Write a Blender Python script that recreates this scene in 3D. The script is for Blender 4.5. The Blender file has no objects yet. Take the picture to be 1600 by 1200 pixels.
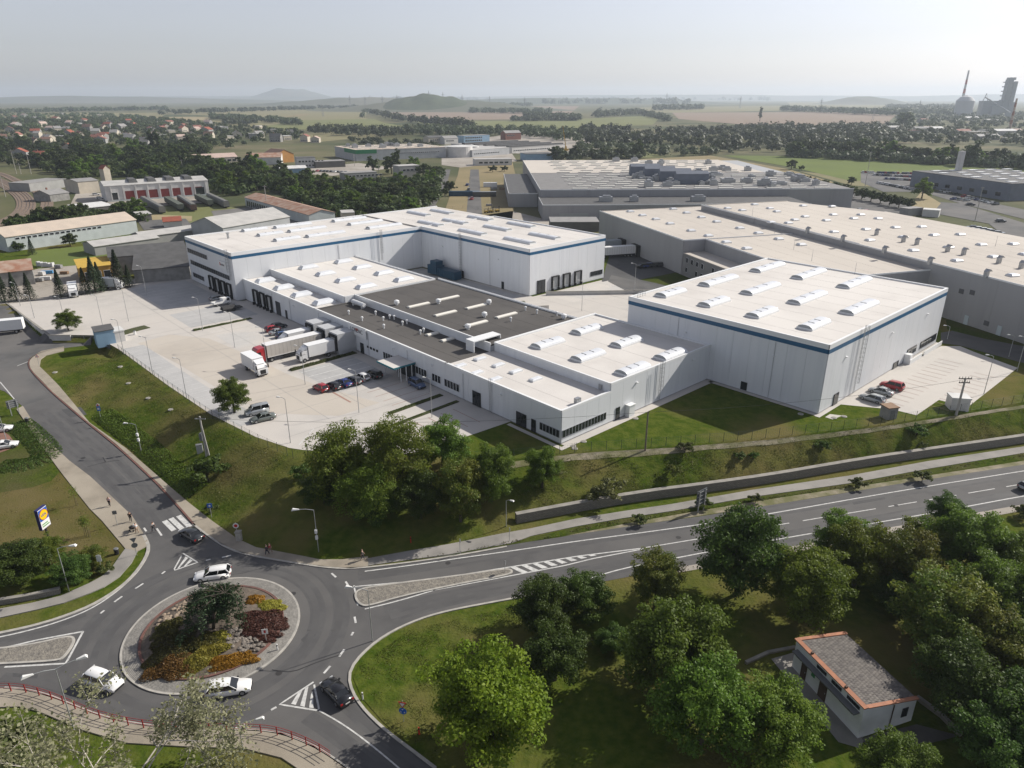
import bpy, bmesh, math, random
import numpy as np
from mathutils import Vector, Matrix, Euler, geometry
R = math.radians
sc = bpy.context.scene
C = sc.collection
random.seed(7)
rng = np.random.default_rng(7)

HAZE = 1.0e-4      # scattering per metre
# ------------------------------------------------------------------ camera
F, PIT, H = 1110.0, R(22.0), 60.0
cam_d = bpy.data.cameras.new('camera')
cam = bpy.data.objects.new('camera', cam_d); C.objects.link(cam)
cam.location = (0, 0, H); cam.rotation_euler = (R(90) - PIT, 0, 0)
cam_d.sensor_fit = 'HORIZONTAL'; cam_d.sensor_width = 36.0; cam_d.lens = 36.0 * F / 1600.0
cam_d.clip_start = 0.5; cam_d.clip_end = 90000
sc.camera = cam
# ------------------------------------------------------------------ sky and sun
SUN_AZ, SUN_EL = R(27.0), R(35.0)
world = bpy.data.worlds.new('World'); sc.world = world; world.use_nodes = True
nt = world.node_tree; nt.nodes.clear()
sky = nt.nodes.new('ShaderNodeTexSky'); sky.sky_type = 'NISHITA'; sky.sun_disc = False
sky.sun_elevation = SUN_EL; sky.sun_rotation = R(90) - SUN_AZ
sky.altitude = 200; sky.air_density = 1.0; sky.dust_density = 1.0; sky.ozone_density = 3.5
bg = nt.nodes.new('ShaderNodeBackground'); bg.inputs['Strength'].default_value = 0.092
wo = nt.nodes.new('ShaderNodeOutputWorld')
hs_ = nt.nodes.new('ShaderNodeHueSaturation'); hs_.inputs['Saturation'].default_value = .42   # milky late-summer sky
tn_ = nt.nodes.new('ShaderNodeMix'); tn_.data_type = 'RGBA'; tn_.blend_type = 'MULTIPLY'; tn_.inputs['Factor'].default_value = 1; tn_.inputs[7].default_value = (1.0, .955, .985, 1)
nt.links.new(sky.outputs[0], hs_.inputs['Color']); nt.links.new(hs_.outputs[0], tn_.inputs[6]); nt.links.new(tn_.outputs[2], bg.inputs['Color']); nt.links.new(bg.outputs[0], wo.inputs['Surface'])
sd = bpy.data.lights.new('sun', 'SUN'); sd.energy = 4.4; sd.angle = R(0.6); sd.color = (1.0, 0.94, 0.85)
sun = bpy.data.objects.new('sun', sd); C.objects.link(sun)
sv = Vector((math.cos(SUN_EL) * math.cos(SUN_AZ), math.cos(SUN_EL) * math.sin(SUN_AZ), math.sin(SUN_EL)))
sun.location = (300, 150, 230); sun.rotation_euler = sv.to_track_quat('Z', 'Y').to_euler()
vs = sc.view_settings
vs.view_transform = 'Standard'; vs.look = 'None'; vs.exposure = 0.5; vs.gamma = 1.0; vs.use_curve_mapping = False
sc.cycles.use_denoising = True
sc.cycles.max_bounces = 5; sc.cycles.diffuse_bounces = 2; sc.cycles.glossy_bounces = 2
sc.cycles.transmission_bounces = 3; sc.cycles.volume_bounces = 0; sc.cycles.transparent_max_bounces = 6
sc.cycles.caustics_reflective = False; sc.cycles.caustics_refractive = False

# ------------------------------------------------------------------ back-projection: where does a sight line meet a level / wall / the terrain
CP, SP = math.cos(PIT), math.sin(PIT)
def ray(px, py):
    x = (px - 800) / F; y = (600 - py) / F
    return np.array([x, CP + y * SP, -SP + y * CP])
def P(px, py, z=5.0):
    d = ray(px, py); t = (z - H) / d[2]
    return Vector((d[0] * t, d[1] * t, z))
U0 = R(42.7)
O2 = P(876, 694, 5.0)
class Frame:
    """level site frame: origin o, a axis at angle ang, b axis 90 degrees to its left"""
    def __init__(s, o, ang):
        s.o = Vector(o); s.ang = ang
        s.a = Vector((math.cos(ang), math.sin(ang), 0)); s.b = Vector((-math.sin(ang), math.cos(ang), 0))
    def w(s, a, b, z=0.0): return s.o + s.a * a + s.b * b + Vector((0, 0, z))
    def loc(s, px, py, z):
        p = P(px, py, z) - s.o; return p.dot(s.a), p.dot(s.b)
    def wall(s, px, py, a=None, b=None):
        d = Vector(ray(px, py)); c = Vector((0, 0, H)) - s.o
        if a is not None: t = (a - c.dot(s.a)) / d.dot(s.a)
        else: t = (b - c.dot(s.b)) / d.dot(s.b)
        q = c + d * t
        return q.dot(s.a), q.dot(s.b), q.z
FM = Frame(O2, U0)

# ------------------------------------------------------------------ materials
MT = {}
def mat(name, c, c2=None, scale=1.0, rough=.75, detail=5, bump=0.0, bscale=None, metal=0.0, spec=.35, lo=.35, hi=.65,
        c3=None, scale3=.05, lo3=.4, hi3=.62, stretch=None, coat=0.0, emit=None):
    if name in MT: return MT[name]
    m = bpy.data.materials.new(name); m.use_nodes = True; n = m.node_tree; b = n.nodes['Principled BSDF']
    b.inputs['Base Color'].default_value = (*c, 1); b.inputs['Roughness'].default_value = rough
    b.inputs['Metallic'].default_value = metal; b.inputs['Specular IOR Level'].default_value = spec
    if coat: b.inputs['Coat Weight'].default_value = coat; b.inputs['Coat Roughness'].default_value = .06
    geo = n.nodes.new('ShaderNodeNewGeometry')
    vec = geo.outputs['Position']
    if stretch:
        mp = n.nodes.new('ShaderNodeMapping'); mp.inputs['Rotation'].default_value = (0, 0, -stretch[0])
        mp.inputs['Scale'].default_value = (stretch[1], stretch[2], stretch[3] if len(stretch) > 3 else 1); n.links.new(vec, mp.inputs['Vector']); vec = mp.outputs[0]
    def noise(sc_, det):
        t = n.nodes.new('ShaderNodeTexNoise'); t.inputs['Scale'].default_value = sc_; t.inputs['Detail'].default_value = det
        n.links.new(vec, t.inputs['Vector']); return t.outputs['Fac']
    def mix(col_a, col_b, fac, a, bb):
        r = n.nodes.new('ShaderNodeMapRange'); r.inputs[1].default_value = a; r.inputs[2].default_value = bb
        n.links.new(fac, r.inputs[0])
        x = n.nodes.new('ShaderNodeMix'); x.data_type = 'RGBA'; n.links.new(r.outputs[0], x.inputs['Factor'])
        for s_, v_ in ((6, col_a), (7, col_b)):
            if isinstance(v_, tuple): x.inputs[s_].default_value = (*v_, 1)
            else: n.links.new(v_, x.inputs[s_])
        return x.outputs[2]
    col = c
    if c2: col = mix(c, c2, noise(scale, detail), lo, hi)
    if c3: col = mix(col, c3, noise(scale3, 4), lo3, hi3)
    if not isinstance(col, tuple): n.links.new(col, b.inputs['Base Color'])
    if bump:
        bp = n.nodes.new('ShaderNodeBump'); bp.inputs['Strength'].default_value = bump; bp.inputs['Distance'].default_value = .12
        n.links.new(noise(bscale or scale * 3, 4), bp.inputs['Height']); n.links.new(bp.outputs[0], b.inputs['Normal'])
    if emit: b.inputs['Emission Color'].default_value = (*c, 1); b.inputs['Emission Strength'].default_value = emit
    MT[name] = m; return m
def leafmat(name, c, c2, transl=.3, var=.25):
    if name in MT: return MT[name]
    m = bpy.data.materials.new(name); m.use_nodes = True; n = m.node_tree; n.nodes.clear()
    out = n.nodes.new('ShaderNodeOutputMaterial'); d = n.nodes.new('ShaderNodeBsdfPrincipled'); t = n.nodes.new('ShaderNodeBsdfTranslucent')
    d.inputs['Roughness'].default_value = .55; d.inputs['Specular IOR Level'].default_value = .25
    at = n.nodes.new('ShaderNodeAttribute'); at.attribute_name = 'tint'
    oi = n.nodes.new('ShaderNodeObjectInfo')
    x = n.nodes.new('ShaderNodeMix'); x.data_type = 'RGBA'; x.inputs[6].default_value = (*c, 1); x.inputs[7].default_value = (*c2, 1)
    n.links.new(at.outputs['Fac'], x.inputs['Factor'])
    hs = n.nodes.new('ShaderNodeHueSaturation')
    def rngmap(src, a, bb):
        r = n.nodes.new('ShaderNodeMapRange'); r.inputs[3].default_value = a; r.inputs[4].default_value = bb
        n.links.new(src, r.inputs[0]); return r.outputs[0]
    n.links.new(rngmap(oi.outputs['Random'], 1 - var, 1 + var), hs.inputs['Value'])
    n.links.new(rngmap(oi.outputs['Random'], .479, .508), hs.inputs['Hue'])
    n.links.new(x.outputs[2], hs.inputs['Color'])
    n.links.new(hs.outputs[0], d.inputs['Base Color']); n.links.new(hs.outputs[0], t.inputs['Color'])
    mx = n.nodes.new('ShaderNodeMixShader'); mx.inputs[0].default_value = transl
    n.links.new(d.outputs[0], mx.inputs[1]); n.links.new(t.outputs[0], mx.inputs[2]); n.links.new(mx.outputs[0], out.inputs['Surface'])
    MT[name] = m; return m
def wallcourses(name, c, c2, cj, bw, bh):
    """coursed block masonry for a long wall: brick pattern along the wall (x = along, z = up in object space)"""
    m = bpy.data.materials.new(name); m.use_nodes = True; n = m.node_tree; b = n.nodes['Principled BSDF']
    tc = n.nodes.new('ShaderNodeTexCoord'); mp = n.nodes.new('ShaderNodeMapping'); mp.inputs['Rotation'].default_value = (R(90), 0, 0)
    br = n.nodes.new('ShaderNodeTexBrick'); br.inputs['Scale'].default_value = 1
    br.inputs['Brick Width'].default_value = bw; br.inputs['Row Height'].default_value = bh; br.inputs['Mortar Size'].default_value = .02
    br.inputs['Color1'].default_value = (*c, 1); br.inputs['Color2'].default_value = (*c2, 1); br.inputs['Mortar'].default_value = (*cj, 1)
    n.links.new(tc.outputs['Object'], mp.inputs[0]); n.links.new(mp.outputs[0], br.inputs['Vector'])
    n.links.new(br.outputs['Color'], b.inputs['Base Color']); b.inputs['Roughness'].default_value = .9
    MT[name] = m; return m

# ------------------------------------------------------------------ mesh building
class MB:
    def __init__(s): s.v = []; s.f = []; s.m = []
    def add(s, vs_, fs, mi=0):
        o = len(s.v); s.v += [tuple(q) for q in vs_]
        for f in fs: s.f.append(tuple(i + o for i in f)); s.m.append(mi)
        return s
    def box(s, x0, x1, y0, y1, z0, z1, mi=0, xf=None):
        vs_ = [Vector(q) for q in ((x0,y0,z0),(x1,y0,z0),(x1,y1,z0),(x0,y1,z0),(x0,y0,z1),(x1,y0,z1),(x1,y1,z1),(x0,y1,z1))]
        if xf: vs_ = [xf @ q for q in vs_]
        return s.add(vs_, [(0,3,2,1),(4,5,6,7),(0,1,5,4),(1,2,6,5),(2,3,7,6),(3,0,4,7)], mi)
    def tube(s, pts, rads, n=6, mi=0, caps=True):
        rings = []; pts = [Vector(p) for p in pts]
        for i, p in enumerate(pts):
            d = (pts[min(i+1, len(pts)-1)] - pts[max(i-1, 0)]); d = d.normalized() if d.length > 1e-9 else Vector((0,0,1))
            a = d.orthogonal().normalized() if abs(d.z) < .99 else Vector((1,0,0)); b = d.cross(a).normalized(); a = b.cross(d)
            rings.append([p + (a * math.cos(2*math.pi*k/n) + b * math.sin(2*math.pi*k/n)) * rads[i] for k in range(n)])
        o = len(s.v); s.v += [tuple(q) for r in rings for q in r]
        for i in range(len(pts)-1):
            for k in range(n):
                s.f.append((o+i*n+k, o+i*n+(k+1)%n, o+(i+1)*n+(k+1)%n, o+(i+1)*n+k)); s.m.append(mi)
        if caps:
            s.f.append(tuple(o+k for k in range(n))[::-1]); s.m.append(mi)
            s.f.append(tuple(o+(len(pts)-1)*n+k for k in range(n))); s.m.append(mi)
        return s
    def prism(s, poly, z0, z1, mi=0, xf=None):
        """upright prism over a 2-D polygon"""
        n = len(poly); vs_ = [Vector((p[0], p[1], z0)) for p in poly] + [Vector((p[0], p[1], z1)) for p in poly]
        if xf: vs_ = [xf @ q for q in vs_]
        return s.add(vs_, [tuple(range(n))[::-1], tuple(range(n, 2*n))] + [(i, (i+1) % n, n+(i+1) % n, n+i) for i in range(n)], mi)
    def extr(s, prof, x0, x1, mi=0, xf=None):
        """profile in (y,z) swept along x"""
        n = len(prof); vs_ = [Vector((x0, p[0], p[1])) for p in prof] + [Vector((x1, p[0], p[1])) for p in prof]
        if xf: vs_ = [xf @ q for q in vs_]
        return s.add(vs_, [tuple(range(n))[::-1], tuple(range(n, 2*n))] + [(i, (i+1) % n, n+(i+1) % n, n+i) for i in range(n)], mi)
    def mesh(s, name, mats, smooth=False):
        me = bpy.data.meshes.new(name); me.from_pydata(s.v, [], s.f)
        for m in (mats if isinstance(mats, (list, tuple)) else [mats]): me.materials.append(m)
        if any(s.m): me.polygons.foreach_set('material_index', s.m)
        if smooth: me.polygons.foreach_set('use_smooth', [True] * len(s.f))
        me.update(); return me
    def build(s, name, mats, parent=None, smooth=False, loc=None, rz=0):
        return ob(name, s.mesh(name, mats, smooth), parent, loc, rz)
def fixn(me):
    bm = bmesh.new(); bm.from_mesh(me); bmesh.ops.recalc_face_normals(bm, faces=bm.faces); bm.to_mesh(me); bm.free(); return me
def ob(name, me, parent=None, loc=None, rz=0):
    o = bpy.data.objects.new(name, me); C.objects.link(o)
    if parent: o.parent = parent
    if loc is not None: o.location = loc
    if rz: o.rotation_euler = (0, 0, rz)
    return o
def tag(o, label=None, cat=None, group=None, kind=None):
    if label: o['label'] = label
    if cat: o['category'] = cat
    if group: o['group'] = group
    if kind: o['kind'] = kind
    return o
def T(name, label, cat, loc=(0, 0, 0), rz=0, group=None):
    o = bpy.data.objects.new(name, None); C.objects.link(o); o.empty_display_size = .5
    o.location = loc; o.rotation_euler = (0, 0, rz); return tag(o, label, cat, group)
def copytree(o, parent=None):
    c = o.copy(); C.objects.link(c); c.parent = parent
    for ch in o.children: copytree(ch, c)
    return c
def struct(o): return tag(o, kind='structure')

# ------------------------------------------------------------------ terrain height
def segdist(X, Y, pl, closed=False):
    d = np.full(X.shape, 1e9); hz = np.zeros(X.shape); n = len(pl)
    for i in range(n if closed else n-1):
        a, b = pl[i], pl[(i+1) % n]
        dx, dy = b[0]-a[0], b[1]-a[1]; L = dx*dx+dy*dy + 1e-12
        t = np.clip(((X-a[0])*dx+(Y-a[1])*dy)/L, 0, 1)
        e = np.hypot(X-a[0]-t*dx, Y-a[1]-t*dy); k = e < d
        d = np.where(k, e, d)
        if len(a) > 2: hz = np.where(k, a[2]+(b[2]-a[2])*t, hz)
    return d, hz
def inpoly(X, Y, pl):
    r = np.zeros(X.shape, bool); n = len(pl)
    for i in range(n):
        x1, y1 = pl[i][0], pl[i][1]; x2, y2 = pl[(i+1) % n][0], pl[(i+1) % n][1]
        c = (y1 > Y) != (y2 > Y)
        r ^= c & (X < (x2-x1)*(Y-y1)/((y2-y1) if y2 != y1 else 1e-12)+x1)
    return r
def sstep(t): t = np.clip(t, 0, 1); return t*t*(3-2*t)
RA, RB = P(285, 845, 0), P(40, 590, 3.2)      # foot and head of the ramped road
RD = (RB-RA); RL = RD.xy.length; RD = RD.xy.normalized()
def base(X, Y):
    s = (X-RA.x)*RD.x+(Y-RA.y)*RD.y
    h = 3.2*sstep(s/RL*.96+.02)
    return h+(5-h)*sstep((Y-172)/26.)
def Gb(px, py):
    d = ray(px, py); zs = np.linspace(6, -1, 141); t = (zs-H)/d[2]
    e = zs-base(d[0]*t, d[1]*t); i = int(np.argmax(e <= 0)); i = max(i, 1)
    f = e[i-1]/(e[i-1]-e[i]); z = zs[i-1]+(zs[i]-zs[i-1])*f; t = (z-H)/d[2]
    return (d[0]*t, d[1]*t, z)
FENCE = [(186,549),(262,605),(330,652),(400,690),(458,716),(560,722),(700,722),(800,716),(900,706),(1050,696),(1200,684),(1400,660),(1600,628),(1800,597),(2100,555)]
YS = [tuple(P(*q, 5)) for q in FENCE]
WESTW = [(15,477),(77,524),(140,523)]
YARD = YS+[(600,300,5),(600,420,5),(-95,420,5)]+[tuple(P(-150, 447, 5))]+[tuple(P(*q, 5)) for q in WESTW]
TOEW = [(186,562),(120,554),(72,562),(66,572),(96,600),(144,657),(201,697),(241,732),(299,782),(336,811),(374,839),(404,852),(470,866),(500,872),(535,872),(575,866),(640,857),(720,844),(790,830)]
WALL = [(806,803),(980,771),(1090,757),(1200,742),(1350,716),(1480,697),(1600,680),(1800,650),(2100,606)]
WZ = 1.5
TOE = [Gb(*q) for q in TOEW]+[(P(*q, WZ).x-.25, P(*q, WZ).y+.75, WZ) for q in WALL]
BANK = [(q[0], q[1]) for q in YS]+[(q[0], q[1]) for q in TOE[::-1]]
def hf(X, Y):
    X = np.asarray(X, float); Y = np.asarray(Y, float)
    h = base(X, Y)
    iy = inpoly(X, Y, YARD); ib = inpoly(X, Y, BANK) & ~iy
    if ib.any():
        dy, _ = segdist(X[ib], Y[ib], YS); dt, ht = segdist(X[ib], Y[ib], TOE)
        t = dy/(dy+dt+1e-9); t = sstep(t)*.45+t*.55
        k = np.sin(X[ib]*.55+np.sin(Y[ib]*.31)*2)*np.sin(Y[ib]*.62+X[ib]*.13)*.16*np.minimum(np.minimum(dy, dt)/2., 1)
        h = h.copy(); h[ib] = 5+(ht-5)*t+k
    # gentle swell in the park south-east of the road
    pk = sstep((X-10)/30.)*sstep((92-Y)/20.)*sstep((Y-10)/10.)
    h = h+pk*(.25*np.sin(X*.11+1)*np.cos(Y*.13))
    return np.where(iy, 5.0, h)
def h1(x, y): return float(hf(np.array([x]), np.array([y]))[0])
def G(px, py):
    d = ray(px, py); zs = np.linspace(6.2, -1.2, 149); t = (zs-H)/d[2]
    e = zs-hf(d[0]*t, d[1]*t); i = max(int(np.argmax(e <= 0)), 1)
    f = e[i-1]/(e[i-1]-e[i]); z = zs[i-1]+(zs[i]-zs[i-1])*f; t = (z-H)/d[2]
    x, y = d[0]*t, d[1]*t
    return Vector((x, y, h1(x, y)))

# ------------------------------------------------------------------ sheets draped on the ground
def sheet(name, pts, m, off=.02, step=0, thick=0, parent=None, z=None):
    """polygon (world xy) laid on the ground, cut so that it follows the terrain; thick = real step height"""
    pts = [Vector((p[0], p[1], 0)) for p in pts]
    bm = bmesh.new(); vs_ = [bm.verts.new(p) for p in pts]
    tris = geometry.tessellate_polygon([pts])
    for t in tris:
        try: bm.faces.new([vs_[i] for i in t])
        except ValueError: pass
    if step:
        xs = [p.x for p in pts]; ys = [p.y for p in pts]
        for ax, lo, hi in ((0, min(xs), max(xs)), (1, min(ys), max(ys))):
            k = math.ceil(lo/step)*step
            while k < hi:
                co = Vector((k, 0, 0)) if ax == 0 else Vector((0, k, 0)); no = Vector((1, 0, 0)) if ax == 0 else Vector((0, 1, 0))
                bmesh.ops.bisect_plane(bm, geom=bm.verts[:]+bm.edges[:]+bm.faces[:], plane_co=co, plane_no=no, dist=1e-4); k += step
    bmesh.ops.recalc_face_normals(bm, faces=bm.faces)
    if bm.faces and sum(f.normal.z*f.calc_area() for f in bm.faces) < 0: bmesh.ops.reverse_faces(bm, faces=bm.faces)
    X = np.array([v.co.x for v in bm.verts]); Y = np.array([v.co.y for v in bm.verts])
    Z = hf(X, Y) if z is None else np.full(X.shape, z)
    for v, zz in zip(bm.verts, Z): v.co.z = zz+off
    if thick:
        e = bmesh.ops.extrude_edge_only(bm, edges=[e for e in bm.edges if e.is_boundary])
        for v in [g for g in e['geom'] if isinstance(g, bmesh.types.BMVert)]: v.co.z -= thick
    me = bpy.data.meshes.new(name); bm.to_mesh(me); bm.free(); me.materials.append(m)
    return ob(name, me, parent)
def gpx(l): return [G(*q) for q in l]
def ppx(l, z=5.0): return [P(*q, z) for q in l]
def smooth_line(pts, it=2, closed=False):
    pts = [Vector(p) for p in pts]
    for _ in range(it):
        q = []; n = len(pts)
        if not closed: q.append(pts[0])
        for i in range(n if closed else n-1):
            a, b = pts[i], pts[(i+1) % n]; q += [a*.75+b*.25, a*.25+b*.75]
        if not closed: q.append(pts[-1])
        pts = q
    return pts
def resample(pts, step):
    out = [pts[0].copy()]; acc = 0
    for a, b in zip(pts, pts[1:]):
        L = (b-a).length; t = step-acc
        while t <= L: out.append(a+(b-a)*(t/L)); t += step
        acc = L-(t-step)
    return out
def offset(pts, d):
    out = []; n = len(pts)
    for i, p in enumerate(pts):
        t = (pts[min(i+1, n-1)]-pts[max(i-1, 0)]); t = Vector((t[0], t[1], 0)).normalized()
        out.append(Vector((p[0]-t.y*d, p[1]+t.x*d, 0)))
    return out
def strip(name, pts, w, m, off=.04, height=0, parent=None, z=None, mb=None):
    """ribbon of width w along a ground polyline, following the terrain; height > 0 gives a solid kerb"""
    l, r = offset(pts, w/2), offset(pts, -w/2); A = l+r
    Z = hf(np.array([p.x for p in A]), np.array([p.y for p in A])) if z is None else [z]*len(A)
    n = len(pts); own = mb is None; mb = mb or MB()
    vt = [(p.x, p.y, zz+off+height) for p, zz in zip(A, Z)]
    fs = [(i, n+i, n+i+1, i+1) for i in range(n-1)]
    if height:
        vt += [(p.x, p.y, zz+off-.12) for p, zz in zip(A, Z)]; k = 2*n
        fs += [(i, i+1, k+i+1, k+i) for i in range(n-1)]+[(n+i+1, n+i, k+n+i, k+n+i+1) for i in range(n-1)]
        fs += [(0, k, k+n, n), (n-1, 2*n-1, k+2*n-1, k+n-1)]
    mb.add(vt, fs)
    return mb.build(name, m, parent) if own else mb
# ================================================================== THE SETTING
grass = mat('grass', (.043,.070,.009), (.082,.102,.018), .9, .95, bump=.9, bscale=2.6, spec=.0, c3=(.125,.108,.040), scale3=.07, lo3=.46, hi3=.66)
grassd = mat('grass_dark', (.034,.054,.009), (.062,.084,.014), 1.4, .95, bump=.9, bscale=3, spec=.0, c3=(.072,.072,.028), scale3=.12)
lawn = mat('dry_lawn', (.100,.086,.030), (.070,.074,.018), .55, .95, bump=.6, bscale=4, spec=.0, c3=(.118,.098,.042), scale3=.12)
plain = mat('plain', (.105,.108,.050), (.155,.135,.080), .02, .95, spec=.1, c3=(.055,.068,.030), scale3=.006)
asphalt = mat('asphalt', (.098,.096,.095), (.078,.077,.077), .35, .88, bump=.15, bscale=30, spec=.25, c3=(.120,.116,.112), scale3=.05, lo3=.42, hi3=.7)
asphalt2 = mat('asphalt_old', (.11,.11,.108), (.085,.085,.085), .3, .9, spec=.2, c3=(.135,.13,.124), scale3=.06)
worn = mat('asphalt_worn', (.074,.073,.074), (.092,.091,.090), .5, .82, spec=.3)
tanpave = mat('tan_paving', (.27,.235,.185), (.22,.195,.155), .8, .9, c3=(.31,.275,.22), scale3=.15, bump=.2, bscale=12)
pathm = mat('path_asphalt', (.235,.225,.205), (.19,.182,.168), .6, .9, c3=(.27,.255,.235), scale3=.2)
kerbm = mat('kerb_stone', (.40,.38,.34), (.30,.29,.265), 1.1, .9)
kerbr = mat('kerb_red', (.16,.075,.06), (.11,.065,.055), 1.1, .9)
paint = mat('road_paint', (.54,.54,.52), (.33,.33,.32), 2.2, .7, lo=.42, hi=.75)
conc = mat('yard_concrete', (.475,.45,.415), (.42,.40,.372), .22, .85, c3=(.485,.455,.415), scale3=.035, bump=.08, bscale=8)
concw = mat('yard_concrete_warm', (.43,.39,.335), (.39,.355,.31), .3, .85, c3=(.455,.415,.36), scale3=.05)
pavers = mat('bay_pavers', (.375,.372,.365), (.33,.33,.325), .7, .9, c3=(.41,.405,.395), scale3=.1)
pavers2 = mat('bay_pavers_light', (.47,.455,.43), (.43,.42,.40), .6, .9, c3=(.50,.47,.43), scale3=.12)
cobble = mat('cobbles', (.235,.215,.18), (.14,.13,.115), 2.6, .9, bump=.9, bscale=5)
soil = mat('bed_soil', (.13,.105,.082), (.085,.070,.056), 1.6, .95, bump=.6, bscale=5)
drysoil = mat('trodden_soil', (.27,.235,.175), (.17,.155,.095), .9, .95, bump=.7, bscale=4, c3=(.12,.12,.05), scale3=.3)
gravel = mat('gravel', (.30,.27,.23), (.22,.20,.17), .6, .95, c3=(.35,.32,.28), scale3=.05)
ballast = mat('ballast', (.20,.145,.105), (.15,.115,.09), .5, .95)
redpave = mat('red_paving', (.22,.115,.085), (.17,.095,.075), .8, .9)

# --- ground: one sheet to the horizon, fine where the banks and ramps are
def grow(a, b, s, k=1.22):
    out = [a]; 
    while abs(out[-1]-a) < abs(b-a): out.append(out[-1]+s); s *= k
    out[-1] = b; return out
gx = grow(-135, -15500, -2)[::-1]+list(range(-134, 166))+grow(166, 15500, 2)
gy = grow(20, -400, -2)[::-1]+list(range(21, 200))+grow(200, 15500, 2)
GX, GY = np.meshgrid(np.array(gx, float), np.array(gy, float)); GZ = hf(GX, GY)
nx, ny = len(gx), len(gy)
me = bpy.data.meshes.new('ground')
idx = np.arange(nx*ny).reshape(ny, nx)
quads = np.stack([idx[:-1, :-1], idx[:-1, 1:], idx[1:, 1:], idx[1:, :-1]], -1).reshape(-1, 4)
me.vertices.add(nx*ny); me.vertices.foreach_set('co', np.stack([GX, GY, GZ], -1).ravel())
me.loops.add(quads.size); me.loops.foreach_set('vertex_index', quads.ravel())
me.polygons.add(len(quads)); me.polygons.foreach_set('loop_start', np.arange(0, quads.size, 4)); me.polygons.foreach_set('loop_total', np.full(len(quads), 4))
me.materials.append(grass); me.materials.append(plain)
qc = GY.ravel()[quads[:, 0]]; qx = GX.ravel()[quads[:, 0]]
me.polygons.foreach_set('material_index', ((qc > 300) | (np.abs(qx) > 260)).astype(np.int32))
me.polygons.foreach_set('use_smooth', np.ones(len(quads), bool)); me.update(); me.validate()
struct(ob('ground', me))

# --- far fields
fm = {
 'g': mat('field_green', (.165,.175,.075), (.145,.155,.065), .01, .95, spec=.1), 'b': mat('field_brown', (.25,.19,.145), (.215,.168,.13), .008, .95, spec=.1, stretch=(.5,1,8)),
 's': mat('field_stubble', (.30,.25,.15), (.26,.22,.13), .01, .95, spec=.1, stretch=(.2,1,6)), 'o': mat('field_olive', (.21,.19,.105), (.18,.168,.09), .008, .95, spec=.1, stretch=(.9,1,5)),
 'd': mat('field_dry', (.24,.195,.11), (.195,.165,.09), .03, .95, spec=.1), 'v': mat('field_vivid', (.125,.16,.04), (.11,.14,.04), .02, .95, spec=.1),
}
def field(k, px, off=.15, z=5.0): return struct(sheet('field', ppx(px, z), fm[k], off, z=z))
field('o', [(-60,176),(260,176),(250,186),(0,190),(-60,190)]); field('s', [(235,183),(330,183),(325,188),(230,190)], .3)
field('o', [(250,177),(420,172),(575,172),(570,184),(590,192),(640,198),(500,202),(330,196),(320,188),(400,184)])
field('g', [(470,188),(585,186),(600,192),(640,199),(480,203),(400,200)], .3); field('d', [(432,184),(470,178),(485,178),(478,181)], .35)
field('b', [(590,172),(800,166),(905,166),(880,186),(660,188),(610,184)], .25); field('g', [(650,190),(800,189),(905,189),(910,200),(680,200)], .2)
field('b', [(610,161),(740,158),(830,160),(700,165),(600,166)], .2); field('g', [(630,155),(690,154),(700,158),(620,160)], .4)
field('g', [(900,186),(1035,180),(1020,195),(905,200)], .25); field('o', [(1000,168),(1230,165),(1220,173),(1010,177)], .3)
field('b', [(1050,176),(1290,175),(1400,180),(1380,198),(1200,198),(1060,186)], .25); field('g', [(1300,170),(1500,172),(1480,182),(1330,176)], .3)
field('o', [(1230,160),(1420,158),(1400,168),(1240,170)], .3); field('g', [(880,200),(910,200),(905,208),(800,205),(700,203)], .2)
field('d', [(975,250),(1110,243),(1230,264),(1300,284),(1320,300),(1240,300),(1150,280),(1080,262)], .12)
field('v', [(1130,243),(1330,245),(1460,256),(1600,262),(1700,266),(1700,276),(1600,272),(1440,280),(1330,283),(1240,262)], .16)
field('o', [(1250,268),(1330,276),(1440,278),(1440,268),(1600,266),(1700,270),(1700,300),(1500,300),(1330,290)], .10)
field('d', [(720,250),(800,250),(808,285),(800,345),(690,345),(705,300),(715,275)], .1); field('s', [(1440,300),(1470,318),(1460,330),(1420,322)], .2)
field('g', [(920,236),(1010,236),(1040,246),(960,248)], .2)
field('g', [(225,325),(330,318),(420,335),(425,345),(330,352),(240,350)], .08); field('s', [(230,335),(300,338),(300,346),(235,348)], .12)
field('v', [(55,392),(175,380),(195,408),(60,420),(40,405)], .06); field('o', [(470,208),(560,205),(600,212),(500,222),(465,218)], .2)
# --- hills
def hill(px, D, rx, ry, top, m, name='hill', n=40, p=1.6, seed=0):
    x0 = (px-800)/F*D*CP; r_ = random.Random(seed); mb = MB(); ph = [r_.uniform(0, 6) for _ in range(6)]
    for j in range(n+1):
        for i in range(n+1):
            u, v = i/n*2-1, j/n*2-1; d = math.hypot(u, v)
            z = top*max(0, math.cos(min(d, 1)*math.pi)*.5+.5)**(1/p)*(1+.07*math.sin(u*7+ph[0])*math.sin(v*6+ph[1])+.05*math.sin(u*15+ph[2]+v*4)+.03*math.sin(u*31+ph[3]))
            mb.v.append((x0+u*rx, D+v*ry, 4+z))
    for j in range(n):
        for i in range(n): a = j*(n+1)+i; mb.f.append((a, a+1, a+n+2, a+n+1)); mb.m.append(0)
    return struct(mb.build(name, m, smooth=True))
woodm = mat('wooded_hill', (.030,.045,.020), (.055,.070,.030), .03, .95, bump=1, bscale=.05)
landm = mat('far_land', (.06,.075,.045), (.11,.105,.07), .0016, .95)
hill(455, 12500, 1000, 900, 190, landm, p=1.0, seed=1); hill(470, 12000, 2500, 1400, 62, landm, p=1.2, seed=2)
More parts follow.
